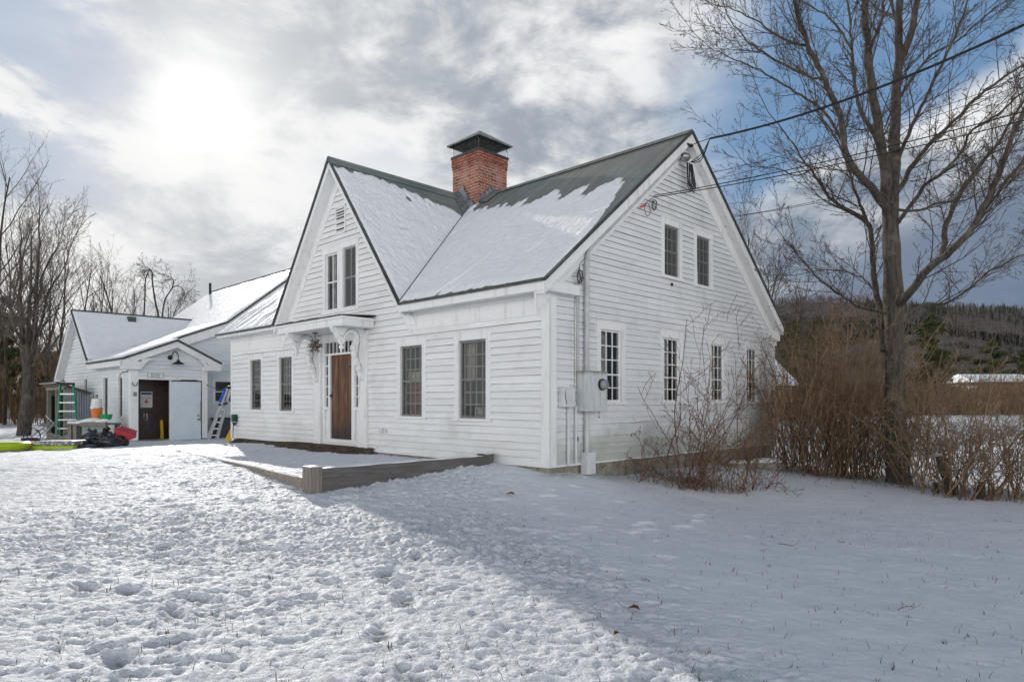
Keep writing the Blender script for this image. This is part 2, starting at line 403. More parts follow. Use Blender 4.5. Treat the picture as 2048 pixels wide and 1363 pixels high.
def m_bark(name, a, b, lich, sc=1.0):
    def fn(g, p, out):
        co = g.coord(); n = g.noise(g.mapv(co, sc=(14*sc, 14*sc, 2.2*sc)), 1.2, 7, .7, .3); n2 = g.noise(co, 3*sc, 5, .65)
        v = g.mix(g.ramp(n, .35, .65), a, b); v = g.mix(g.math('MULTIPLY', g.ramp(n2, .52, .66), .7), v, lich)
        g.set(p.inputs['Base Color'], v); p.inputs['Roughness'].default_value = .9; g.set(p.inputs['Normal'], g.bump(n, 1.0, .03))
    return mat(name, fn)
m_bark('bark_maple', (.040, .033, .027), (.110, .091, .073), (.15, .142, .112))
m_bark('bark_dark', (.035, .028, .022), (.095, .075, .058), (.12, .11, .08))
m_bark('bark_birch', (.42, .40, .37), (.62, .60, .56), (.10, .09, .08))
flat('twig_maple', (.075, .057, .044), .85, var=.35, scale=3)
flat('twig_grey', (.125, .105, .090), .9, var=.35, scale=1)
flat('twig_brown', (.185, .120, .072), .9, var=.4, scale=2.5)
flat('twig_tan', (.24, .17, .11), .9, var=.4, scale=2.5)
flat('twig_red', (.15, .080, .058), .8, var=.4, scale=2.5)
flat('dry_leaf', (.20, .095, .04), .8, var=.5, scale=9)
flat('dead_grass', (.13, .10, .05), .9, var=.5, scale=5)
def fn(g, p, out):
    co = g.coord(); n = g.noise(co, .9, 5); n2 = g.noise(co, 6, 3)
    v = g.mix(g.ramp(n, .35, .65), (.030, .042, .018), (.095, .105, .038)); v = g.mix(g.ramp(n2, .5, .8), v, (.13, .125, .05))
    g.set(p.inputs['Base Color'], v); p.inputs['Roughness'].default_value = .8
mat('needles', fn)
def fn(g, p, out):   # leafless hillside wood with dark stands of conifers
    co = g.coord(); n = g.noise(g.mapv(co, sc=(1, 1, 2)), .012, 8, .65); n2 = g.noise(g.mapv(co, sc=(.6, .6, 1.6)), .006, 6, .65); n3 = g.noise(co, .11, 4, .7)
    v = g.mix(g.ramp(n3, .3, .7), (.085, .075, .072), (.15, .133, .126)); v = g.mix(g.ramp(n2, .50, .57), v, g.mix(g.ramp(n3, .4, .7), (.012, .017, .015), (.030, .036, .024)))
    v = g.mix(g.math('MULTIPLY', g.ramp(n, .58, .72), .5), v, (.12, .095, .08))
    g.set(p.inputs['Base Color'], v); p.inputs['Roughness'].default_value = .95; p.inputs['Specular IOR Level'].default_value = 0
mat('hill_wood', fn)
flat('pvc', (.62, .64, .66), .4, var=.08, scale=5)
flat('pvc_old', (.52, .53, .53), .5, var=.15, scale=5)
def fn(g, p, out):
    co = g.coord(); xx, yy, zz = g.sep(co); n = g.noise(g.mapv(co, sc=(14, 14, 1.5)), 1.5, 5)
    v = g.mix(g.ramp(n, .45, .75), (.58, .61, .62), (.42, .44, .42)); v = g.mix(g.math('MULTIPLY', g.ramp(g.math('ADD', zz, g.math('MULTIPLY', n, .2)), 1.60, 1.70), .7), v, (.16, .15, .07))
    g.set(p.inputs['Base Color'], v); p.inputs['Roughness'].default_value = .45
mat('box_metal', fn)
flat('steel', (.38, .38, .37), .35, metal=.9, var=.15)
flat('aluminium', (.55, .56, .57), .35, metal=.8, var=.1)
flat('black_rubber', (.018, .018, .02), .5, var=.2)
flat('black_iron', (.03, .028, .028), .5, metal=.3, var=.2)
flat('blue_plastic', (.02, .11, .55), .4, var=.1)
flat('yellow_plastic', (.80, .55, .02), .4, var=.1)
flat('orange_plastic', (.66, .19, .04), .35, var=.08)
flat('white_plastic', (.72, .72, .70), .4, var=.06)
flat('green_plastic', (.02, .34, .11), .35, var=.1)
flat('ladder_green', (.02, .22, .12), .4, var=.1)
flat('hose_green', (.012, .07, .045), .5, var=.2)
flat('red_plastic', (.55, .07, .08), .4, var=.12)
flat('coral_float', (.95, .11, .13), .35, var=.05)
flat('lime_float', (.36, .50, .015), .3, var=.06)
flat('lime_pale', (.62, .70, .22), .4, var=.06)
flat('float_grey', (.28, .27, .30), .4, var=.3, scale=14)
flat('tape_red', (.85, .04, .03), .5, var=.05)
flat('corrugated', (.17, .19, .21), .45, metal=.35, var=.2, scale=2)
flat('corrugated_pale', (.30, .34, .33), .5, metal=.2, var=.15, scale=2)
flat('fence_grey', (.24, .23, .22), .8, var=.2)
flat('bag_black', (.022, .023, .027), .28, var=.3, scale=5, spec=.6)
flat('meter_face', (.30, .32, .33), .15, metal=.3, var=.3, scale=30)
flat('sign_white', (.75, .76, .76), .5, var=.03)
flat('sign_blue', (.05, .12, .30), .5, var=.03)
flat('sign_red', (.65, .05, .05), .5, var=.03)
flat('ink', (.03, .03, .035), .6, var=.03)
flat('brass', (.40, .30, .16), .35, metal=.7, var=.2)
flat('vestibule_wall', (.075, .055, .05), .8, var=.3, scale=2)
flat('vestibule_floor', (.22, .22, .20), .6, var=.2, scale=3)
flat('star_glass', (.36, .31, .27), .2, var=.3, scale=20)
flat('far_wall', (.24, .16, .11), .9, var=.2)
flat('far_bank', (.19, .13, .075), .95, var=.4, scale=.6)
flat('ice', (.7, .75, .8), .15, var=.05, spec=.6)
# ================================================================== THE HOUSE
EV = -.35; OX = .22; RY = 4.25; RZ = 6.69; RS = .795; CG = -6.46; CS = 1.31; CZ = 6.66
def roof_main(x, y): return RZ-RS*np.abs(y-RY)
def roof_cross(x, y): return CZ-CS*np.abs(x-CG)
Pf = lambda s, d, z: Vector((s, -d, z))
Pg = lambda s, d, z: Vector((d, s, z))
def pbox(mb, P, s0, s1, d0, d1, z0, z1):
    vs = [P(s, d, z) for z in (z0, z1) for s, d in ((s0, d0), (s1, d0), (s1, d1), (s0, d1))]
    return mb.add(vs, ((0, 3, 2, 1), (4, 5, 6, 7), (0, 1, 5, 4), (1, 2, 6, 5), (2, 3, 7, 6), (3, 0, 4, 7)))
def siding(P, z0, z1, c, bnd, holes, D=.017, seed=1):
    mb = MB(); mb.edge = []; R = random.Random(seed); z = z0
    while z < z1-1e-3:
        zt = min(z+c*(1+R.uniform(-.05, .05)), z1); dd = D*R.uniform(.85, 1.25); ph = R.uniform(0, 6)
        cuts = sorted({z, zt} | {h for q in holes for h in (q[2], q[3]) if z+1e-4 < h < zt-1e-4})
        for a, b in zip(cuts, cuts[1:]):
            la, ra = bnd(a); lb, rb = bnd(b)
            if la >= ra: continue
            if lb >= rb: lb = rb = (lb+rb)/2
            iv = [(None, None)]; hs = sorted((q[0], q[1]) for q in holes if q[2] <= a+1e-4 and q[3] >= b-1e-4)
            segs = []; cur = (la, lb)
            for h0, h1 in hs: segs.append((cur, (h0, h0))); cur = (h1, h1)
            segs.append((cur, (ra, rb)))
            for (sa, sb), (ea, eb) in segs:
                if ea <= sa and eb <= sb: continue
                n = max(1, int((ea-sa)/.9)); da = dd*(zt-a)/(zt-z)+.001; db = dd*(zt-b)/(zt-z)+.001
                for i in range(n):
                    t0, t1 = i/n, (i+1)/n
                    wob = lambda s: .003*sin(s*1.9+ph)+.002*sin(s*4.3+ph*2)
                    A0 = sa+(ea-sa)*t0; A1 = sa+(ea-sa)*t1; B0 = sb+(eb-sb)*t0; B1 = sb+(eb-sb)*t1
                    mb.quad(P(A0, da, a+wob(A0)), P(A1, da, a+wob(A1)), P(B1, db, b+wob(B1)), P(B0, db, b+wob(B0)))
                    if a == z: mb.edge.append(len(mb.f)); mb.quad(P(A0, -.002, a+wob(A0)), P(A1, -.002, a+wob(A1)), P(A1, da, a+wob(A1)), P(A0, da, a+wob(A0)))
        z = zt
    return mb
def window(parent, P, s0, s1, z0, z1, cols, rows, cw=.10, head=.12, sill=.045, style='white', curtain=None, tilt=0, label=None, proud=.028, midf=.5, bare=False):
    m = MB(); trim = MAT['trim'] if not bare else MAT['trim_clean']
    for a, b in ((s0-cw, s0), (s1, s1+cw)): pbox(m, P, a, b, -.10, proud, z0-.0, z1)
    pbox(m, P, s0-cw, s1+cw, -.10, proud+.003, z1, z1+head)
    pbox(m, P, s0-cw-.012, s1+cw+.012, -.02, proud+.016, z1+head, z1+head+.018)
    fr = m.build('window', trim, parent)
    if label: fr['label'] = label
    m = MB(); pbox(m, P, s0-cw-.015, s1+cw+.015, -.12, proud+.03, z0-sill, z0); m.build('sill', trim, fr)
    zm = z0+(z1-z0)*(1-midf); b = .04 if style != 'white' else .032
    smat = MAT['trim_clean'] if style == 'white' or (style == 'screen' and P is Pf) else (MAT['sash_inner'] if style == 'screen' else MAT['sash_grey'])
    m = MB(); d0, d1 = -.052, -.022
    pbox(m, P, s0, s0+b, d0, d1, z0, z1); pbox(m, P, s1-b, s1, d0, d1, z0, z1)
    pbox(m, P, s0+b, s1-b, d0, d1-.002, z0, z0+b*1.1); pbox(m, P, s0+b, s1-b, d0, d1-.002, z1-b, z1); pbox(m, P, s0+b, s1-b, d0-.012, d1+.004, zm-b*.45, zm+b*.45)
    so_ = m.build('sash', smat, fr)
    m = MB()
    dm = -.095 if style == 'storm' else -.036; t = .011 if style == 'storm' else .0095; th = .018
    for (a, c_, nr) in ((zm+b*.45, z1-b, rows[0]), (z0+b, zm-b*.45, rows[1])):
        for i in range(1, cols): q = s0+b+(s1-s0-2*b)*i/cols; pbox(m, P, q-t, q+t, dm-th/2, dm+th/2, a, c_)
        for i in range(1, nr): q = a+(c_-a)*i/nr; pbox(m, P, s0+b, s1-b, dm-th/2+.001, dm+th/2+.001, q-t, q+t)
    if style == 'storm':
        pbox(m, P, s0, s0+.05, -.11, -.085, z0, z1); pbox(m, P, s1-.05, s1, -.11, -.085, z0, z1); pbox(m, P, s0, s1, -.11, -.084, zm-.03, zm+.02)
    if m.v: m.build('muntin', MAT['sash_inner'] if style == 'storm' else smat, fr)
    m = MB(); gd = -.040
    m.quad(P(s0+.01, gd, z0+.01), P(s1-.01, gd, z0+.01), P(s1-.01, gd-.006, z1-.01), P(s0+.01, gd-.006, z1-.01)); m.build('glass', MAT['glass'], fr)
    if style == 'screen' or tilt:
        m = MB(); mx = (s0+s1)/2
        a, b2 = s0+.012+tilt, s1-.012+tilt*.2
        m.quad(P(s0+.012+tilt*1.0, -.012, z0+.02), P(s1-.012+tilt*.1, -.012, z0+.02), P(s1-.012, -.012, z1-.012), P(s0+.012, -.012, z1-.012)); m.build('screen', MAT['insect_screen'], fr)
        if tilt:
            m = MB()
            m.beam(P(s0+.012+tilt, -.008, z0+.02), P(s0+.012, -.008, z1-.012), .012, .012); m.beam(P(s1-.008, -.008, z0+.02), P(s1-.008, -.008, z1-.012), .014, .012)
            m.build('screen_frame', MAT['trim_clean'], fr)
    if curtain:
        m = MB()
        for (c0, c1, cz0, cz1, mt) in curtain:
            mm = MB(); N = 14; a = s0+(s1-s0)*c0; bb = s0+(s1-s0)*c1; za = z0+(z1-z0)*cz0; zb = z0+(z1-z0)*cz1
            for i in range(N):
                q0 = a+(bb-a)*i/N; q1 = a+(bb-a)*(i+1)/N; f = lambda q: -.19+.018*sin(q*75)
                mm.quad(P(q0, f(q0), za), P(q1, f(q1), za), P(q1, f(q1), zb), P(q0, f(q0), zb))
            mm.build('curtain', MAT[mt], fr)
    return fr

house = empty('farmhouse', mat=HM)
tag(house, 'white clapboard farmhouse with a steep front gable, brick chimney and snowy green metal roof', 'house')
L = 12.5; W = 8.76
# openings
fwin = [(-11.197, -10.529, .84, 2.225), (-9.452, -8.766, .82, 2.22), (-4.08, -3.351, .765, 2.20), (-2.229, -1.485, .75, 2.20)]
gwin = [(1.40, 2.03, 1.06, 2.37), (3.50, 4.11, 1.06, 2.36), (5.45, 6.06, 1.07, 2.355), (7.20, 7.78, 1.06, 2.36)]
gup = [(3.506, 4.084, 3.62, 4.655), (4.80, 5.40, 3.59, 4.655)]
dup_ = [(-7.105, -6.553, 3.22, 4.56), (-6.317, -5.759, 3.22, 4.60)]
DOOR = (-7.25, -5.62, .02, 2.47)   # door, sidelights, transom
def bfront(z):
    if z <= 3.0: return (-L, 0)
    h = (CZ-z)/CS; return (CG-h+.02, CG+h-.02)
sf = siding(Pf, 0, 6.6, .127, bfront, fwin+dup_+[DOOR], D=.028, seed=3)
# the recessed wall of the house is one sheet per side; the back and left walls are plain clapboards too
wf = sf.build('wall', MAT['siding_front'], house, recalc=False)
def bgab(z):
    if z <= 3.05: return (0, W)
    h = (RZ-z)/RS; return (max(0, RY-h), min(W, RY+h))
gsd = siding(Pg, 0, 6.62, .111, bgab, gwin+gup, D=.021, seed=5)
gw_ = gsd.build('wall', MAT['siding_gable'], house, recalc=False); gw_['label'] = 'clapboard gable end wall with grimy streaks'
mb = MB()
for z in np.arange(0, 3.0, .125): mb.quad((-L, W, z), (0, W, z), (0, W-.001, z+.125), (-L, W-.001, z+.125))
mb.build('wall', MAT['siding_front'], house, recalc=False)
sl_ = siding(lambda s, d, z: Vector((-L-d, s, z)), 0, 6.62, .127, bgab, [], seed=8); sl_.build('wall', MAT['siding_front'], house, recalc=False)
mb = MB()   # closed backing box coloured dark, standing in for dim rooms behind the panes
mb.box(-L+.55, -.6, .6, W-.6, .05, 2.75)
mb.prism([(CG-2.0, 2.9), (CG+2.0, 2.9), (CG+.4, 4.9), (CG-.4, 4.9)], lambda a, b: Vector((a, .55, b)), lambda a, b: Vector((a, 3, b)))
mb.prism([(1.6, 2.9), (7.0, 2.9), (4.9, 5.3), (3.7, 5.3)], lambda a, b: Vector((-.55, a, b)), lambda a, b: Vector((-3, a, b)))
mb.build('room_backing', MAT['dark_backing'], house)
# foundation
mb = MB(); mb.box(-L+.03, -.03, .03, W-.03, -1.1, -.005); mb.build('foundation', MAT['foundation'], house)
for a_ in ((Pg, -.02, W, -.02, .022, -.03, .0), (Pf, -5.15, -.021, -.02, .022, -.03, 0), (Pf, -L, -7.6, -.02, .012, -.14, 0.0)): mb = MB(); pbox(mb, *a_); mb.build('water_table', MAT['trim'], house)
# corner boards, frieze
mb = MB(); pbox(mb, Pf, -.135, .03, -.02, .034, .0, 2.88); pbox(mb, Pg, .0, .17, -.02, .030, .0, 2.86); mb.build('corner_board', MAT['trim'], house, bevel=.003)
mb = MB(); pbox(mb, Pf, -L-.02, -L+.12, -.02, .03, 0, 2.9); mb.build('corner_board', MAT['trim'], house)
mb = MB(); pbox(mb, Pg, W-.15, W+.03, -.02, .03, 0, 2.7); mb.build('corner_board', MAT['trim'], house)
mb = MB(); mb.prism([(-3.77, 2.51), (-.13, 2.51), (-.13, 3.02), (-4.16, 3.02)], lambda a, b: Vector((a, -.026, b)), lambda a, b: Vector((a, .01, b)))
pbox(mb, Pf, -3.70, OX-.03, .30, .335, 2.85, 3.0); pbox(mb, Pf, -3.75, OX-.03, .0, .30, 2.868, 2.885)
mb.build('frieze', MAT['trim'], house)
mb = MB(); mb.prism([(-L, 2.5), (-9.18, 2.5), (-8.8, 3.02), (-L, 3.02)], lambda a, b: Vector((a, -.026, b)), lambda a, b: Vector((a, .01, b)))
pbox(mb, Pf, -L-.26, -9.2, .30, .335, 2.92, 3.0); pbox(mb, Pf, -L-.26, -9.15, 0, .30, 2.93, 2.945); mb.build('frieze', MAT['trim'], house)
mb = MB(); pbox(mb, Pg, -.336, .58, -.01, .19, 2.852, 3.02); mb.build('cornice_return', MAT['trim'], house, bevel=.004)
mb = MB(); pbox(mb, Pg, W-.35, W+.12, -.01, .12, 2.62, 2.86); mb.build('cornice_return', MAT['trim'], house)
# ---- roof planes (slabs) ; verge overhang .22 at the gable, .3 at the front gable
def plane_slab(mb, quad, n, th=.035):
    q = [Vector(p) for p in quad]; nn = Vector(n).normalized()*th
    return mb.add([*q, *[p-nn for p in q]], ((0, 1, 2, 3), (7, 6, 5, 4), (0, 4, 5, 1), (1, 5, 6, 2), (2, 6, 7, 3), (3, 7, 4, 0)))
zE = RZ-RS*(RY-EV)
def rm(x, y): return (x, y, RZ-RS*abs(y-RY))
def valley_y(x): # where cross roof meets main roof front slope
    return RY-(RZ-(CZ-CS*abs(x-CG)))/RS
mb = MB(); N = 40
xr = CG+(CZ-zE)/CS; xl = CG-(CZ-zE)/CS     # where cross roof reaches the eave level
nf = (0, -RS, 1)
plane_slab(mb, (rm(xr, EV), rm(OX, EV), rm(OX, RY), rm(xr, RY)), nf)
mb.add([rm(xr, EV), rm(xr, RY), rm(CG, RY), rm(CG, valley_y(CG)-.0)], ((0, 1, 2, 3),))
plane_slab(mb, (rm(-L-.28, EV), rm(xl, EV), rm(xl, RY), rm(-L-.28, RY)), nf)
mb.add([rm(xl, EV), rm(xl, RY), rm(CG, RY), rm(CG, valley_y(CG))], ((0, 1, 2, 3),))
plane_slab(mb, (rm(OX, RY), rm(OX, W+.1), rm(-L-.28, W+.1), rm(-L-.28, RY)), (0, RS, 1))
roof = mb.build('roof', MAT['roof_metal'], house)
FY = -.30
def rc(x, y): return (x, y, CZ-CS*abs(x-CG))
mb = MB()
for sgn, xe in ((1, xr), (-1, xl)):
    q = [rc(xe, FY), rc(CG, FY), rc(CG, RY-.04), rc(xe, EV)]
    n = Vector((CS*sgn, 0, 1)).normalized()*.035
    mb.add(q+[tuple(Vector(p)-n) for p in q[:2]]+[tuple(Vector(q[2])-n), tuple(Vector(q[3])-n)], ((0, 1, 2, 3), (0, 4, 5, 1), (4, 7, 6, 5)))
# ribs need x to run across the slope: own object with swapped material coordinates is not needed at this size
mb.build('roof', MAT['roof_metal'], house, recalc=False)
mb = MB()   # ridge caps, drip edges, valley flashing
for a, b in (((OX+.01, RY, RZ+.02), (CG+.5, RY, RZ+.02)), ((CG-.5, RY, RZ+.02), (-L-.28, RY, RZ+.02)), ((CG, FY-.03, CZ+.02), (CG, RY-.5, CZ+.02))):
    a = Vector(a); b = Vector(b); d = (b-a).normalized(); sd_ = Vector((-d.y, d.x, 0)); sl2 = RS if abs(d.x) > .5 else CS
    for s in (1, -1):
        o = sd_*s*.16+Vector((0, 0, -.16*sl2+.012)); mb.quad(a, b, b+o, a+o)
    mb.beam(a+Vector((0, 0, -.012)), b+Vector((0, 0, -.012)), .045, .035)
mb.build('ridge_cap', MAT['roof_metal'], house, recalc=False)
mb = MB()
mb.beam(Vector(rm(OX+.012, EV))-Vector((0, 0, .02)), Vector(rm(OX+.012, RY))-Vector((0, 0, .02)), .03, .055); mb.beam(Vector(rm(OX+.012, RY))-Vector((0, 0, .02)), Vector(rm(OX+.012, W+.1))-Vector((0, 0, .02)), .03, .055)
mb.beam(Vector((xr, EV-.012, zE-.02)), Vector((OX, EV-.012, zE-.02)), .03, .05); mb.beam(Vector((-L-.28, EV-.012, zE-.02)), Vector((xl, EV-.012, zE-.02)), .03, .05)
for xe in (xr, xl): mb.beam(Vector(rc(xe, FY-.012))-Vector((0, 0, .025)), Vector(rc(CG, FY-.012))-Vector((0, 0, .025)), .03, .06, ext=.01)
for xe in (xr, xl): # valley
    a = Vector((xe, EV, zE+.012)); b = Vector((CG+(.55 if xe > CG else -.55), 0, 0)); b = Vector((b.x, valley_y(b.x), CZ-CS*.55+.012)); mb.tube([a, b], .009, 5)
mb.build('drip_edge', MAT['roof_edge'], house)
# rake trim: fascia at the verge, soffit, frieze board on the wall
mb = MB()
def rake(mb, pts, P_out, P_in, fas=.17, dep=.03, frz=.26, off=.05):
    """pts: list of (s,z) of the roof underside along the rake"""
    (s0, z0), (s1, z1) = pts
    def strip(d0, d1, t0, t1): # between depths, and drops below the roof line
        vs = []
        for s, z in ((s0, z0), (s1, z1)):
            for d, t in ((d0, t0), (d1, t0), (d1, t1), (d0, t1)): vs.append(P_out(s, d, z-t))
        mb.add(vs, ((0, 3, 2, 1), (4, 5, 6, 7), (0, 1, 5, 4), (1, 2, 6, 5), (2, 3, 7, 6), (3, 0, 4, 7)))
    return strip
k = sqrt(1+RS*RS)
for s0, z0, s1, z1 in ((EV, zE, RY, RZ), (W+.1, RZ-RS*(W+.1-RY), RY, RZ)):
    st = rake(mb, ((s0, z0), (s1, z1)), Pg, Pg)
    st(OX-.03, OX-.002, .047*k, .20*k); st(.0, OX-.03, .16*k, .185*k); st(.0, .042, .18*k, .41*k)
mb.build('rake_board', MAT['trim'], house)
mb = MB(); k2 = sqrt(1+CS*CS)
for xe in (xr, xl):
    xx_ = xe; st = rake(mb, ((xx_, zE), (CG, CZ)), Pf, Pf)
    st(.27, .297, .047*k2, .15*k2); st(.0, .27, .12*k2, .14*k2); st(.0, .040, .13*k2, .34*k2)
mb.prism([(-3.5, 2.62), (-3.82, 2.62), (-4.3, 3.25), (-3.98, 3.25)], lambda a, b: Vector((a, -.045, b)), lambda a, b: Vector((a, -.005, b)))
mb.build('rake_board', MAT['trim'], house)
# ---- windows
cloth = [(0, .42, 0, 1, 'curtain')]
for i, q in enumerate(fwin):
    cur = [None, None, [(.05, .95, .02, .46, 'red_cloth'), (0, .95, .52, .64, 'curtain')], [(0, .28, .5, 1, 'curtain'), (.3, 1, .02, .15, 'curtain')]][i]
    window(house, Pf, *q, 4, (3, 3), cw=.13 if i > 1 else .12, head=.15, style='storm', curtain=cur, sill=.05)
for i, q in enumerate(gwin):
    window(house, Pg, *q, 3, (3, 2), cw=.125, head=.15, style='white', curtain=[(.36, .72, 0, 1, 'curtain')], sill=.05, midf=.62, proud=.022)
window(house, Pg, *gup[0], 3, (2, 2), cw=.115, head=.12, style='screen', sill=.055)
window(house, Pg, *gup[1], 3, (2, 2), cw=.115, head=.12, style='screen', sill=.055, tilt=.07)
window(house, Pf, *dup_[0], 2, (1, 1), cw=.115, head=.14, style='white', sill=.09, curtain=[(.0, .3, 0, 1, 'curtain'), (.7, 1, 0, 1, 'curtain')])
window(house, Pf, *dup_[1], 2, (1, 1), cw=.118, head=.14, style='screen', sill=.09)
# louvred vent in the front gable
mb = MB(); 
for a, b, c, d in ((-6.62, -6.585, 4.95, 5.60), (-6.215, -6.18, 4.95, 5.60), (-6.62, -6.18, 5.565, 5.60), (-6.62, -6.18, 4.95, 4.985)): pbox(mb, Pf, a, b, -.01, .045, c, d)
v_ = mb.build('vent', MAT['trim_clean'], house)
mb = MB()
for i in range(9):
    zc = 5.01+i*.065; mb.add([Pf(s, d, z) for s in (-6.585, -6.215) for d, z in ((.012, zc+.035), (.042, zc-.005), (.042, zc+.006), (.012, zc+.046))], ((0, 1, 5, 4), (1, 2, 6, 5), (2, 3, 7, 6), (3, 0, 4, 7), (0, 3, 2, 1), (4, 5, 6, 7)))
mb.build('louvre', MAT['trim_clean'], v_)
mb = MB(); pbox(mb, Pf, -6.585, -6.215, .0, .019, 4.985, 5.565); mb.build('vent_back', MAT['dark_inside'], v_)
# ---- door, sidelights, transom, pilasters
door = MB()
for i in range(3):
    a = -6.905+i*.31; pbox(door, Pf, a+.005, a+.303, -.07, -.03-(i % 2)*.003, .19, 2.19)
dr = door.build('door', MAT['door_wood'], house, bevel=.004)
mb = MB()
for zc in (.46, 1.86): pbox(mb, Pf, -6.09, -5.965, -.034, -.018, zc-.02, zc+.02); mb.tube([Pf(-5.972, -.01, zc-.06), Pf(-5.972, -.01, zc+.06)], .012, 8)
mb.build('hinge', MAT['black_iron'], dr)
mb = MB(); mb.lathe(Pf(-6.88, .005, 1.2), [(.01, -.02), (.028, -.01), (.03, .01), (.012, .022)], 10); pbox(mb, Pf, -6.895, -6.855, -.034, -.024, 1.12, 1.28); mb.build('door_knob', MAT['black_iron'], dr)
fr = MB()
pbox(fr, Pf, -7.25, -7.155, -.11, .012, .02, 2.47); pbox(fr, Pf, -5.655, -5.62, -.11, .012, .02, 2.47)
pbox(fr, Pf, -6.985, -6.91, -.11, .008, .19, 2.155); pbox(fr, Pf, -5.97, -5.835, -.11, .008, .19, 2.155)
pbox(fr, Pf, -7.155, -5.655, -.11, .010, 2.155, 2.20); pbox(fr, Pf, -7.25, -5.62, -.11, .014, 2.455, 2.48)
pbox(fr, Pf, -7.155, -5.655, -.12, .05, .10, .19)    # threshold
pbox(fr, Pf, -7.155, -5.655, -.12, .02, .0, .10)
dfr = fr.build('door_frame', MAT['trim_clean'], house, bevel=.003)
for a, b in ((-7.155, -6.985), (-5.835, -5.655)):
    pn = MB(); pbox(pn, Pf, a, b, -.08, -.04, .19, .87); pbox(pn, Pf, a+.03, b-.03, -.08, -.028, .25, .80); pbox(pn, Pf, a-.01, b+.01, -.08, .03, .87, .93)
    pn.build('side_panel', MAT['trim_clean'], dfr)
    m2 = MB()
    for i in range(6): z = .93+(2.155-.93)*i/5; pbox(m2, Pf, a, b, -.06, -.02, z-.013, z+.013)
    pbox(m2, Pf, a, a+.012, -.06, -.02, .93, 2.155); pbox(m2, Pf, b-.012, b, -.06, -.02, .93, 2.155)
    sl3 = m2.build('sidelight', MAT['trim_clean'], house)
    m2 = MB(); m2.quad(Pf(a, -.04, .93), Pf(b, -.04, .93), Pf(b, -.045, 2.155), Pf(a, -.045, 2.155)); m2.build('glass', MAT['glass'], sl3)
m2 = MB()
for i in range(10): s = -7.155+1.5*i/9; pbox(m2, Pf, s-.011, s+.011, -.06, -.02, 2.20, 2.455)
tr_ = m2.build('transom', MAT['trim_clean'], house)
m2 = MB(); m2.quad(Pf(-7.155, -.04, 2.2), Pf(-5.655, -.04, 2.2), Pf(-5.655, -.046, 2.455), Pf(-7.155, -.046, 2.455)); m2.build('glass', MAT['glass'], tr_)
for a, b in ((-7.59, -7.25), (-5.62, -5.24)):
    m2 = MB(); pbox(m2, Pf, a+.02, b-.02, -.02, .055, -.03, 2.64); pbox(m2, Pf, a, b, -.02, .075, -.12, .16); pbox(m2, Pf, a+.02, a+.05, .05, .068, .16, 2.6); pbox(m2, Pf, b-.05, b-.02, .05, .068, .16, 2.6)
    m2.build('pilaster', MAT['trim'], house, bevel=.004)
m2 = MB(); pbox(m2, Pf, -7.25, -5.62, -.02, .045, 2.481, 2.66); m2.build('head_board', MAT['trim'], house)
# ---- hood over the door
m2 = MB(); HX0, HX1, HD = -7.92, -5.02, .82
pbox(m2, Pf, HX0, HX1, .0, HD, 2.665, 2.70)
for s0, s1, d0, d1 in ((HX0, HX1, HD-.04, HD), (HX0, HX0+.04, .03, HD-.04), (HX1-.04, HX1, .03, HD-.04)): pbox(m2, Pf, s0, s1, d0, d1, 2.70, 2.865)
pbox(m2, Pf, HX0-.03, HX1+.03, .03, HD+.03, 2.81, 2.862)
hood = m2.build('door_hood', MAT['trim'], house, bevel=.004)
m2 = MB(); m2.add([Pf(s, d, z) for s in (HX0-.05, HX1+.05) for d, z in ((0, 2.92), (HD+.06, 2.868), (HD+.06, 2.885), (0, 2.94))], ((0, 1, 5, 4), (1, 2, 6, 5), (2, 3, 7, 6), (3, 0, 4, 7), (0, 3, 2, 1), (4, 5, 6, 7)))
m2.build('hood_roof', MAT['roof_edge'], hood)
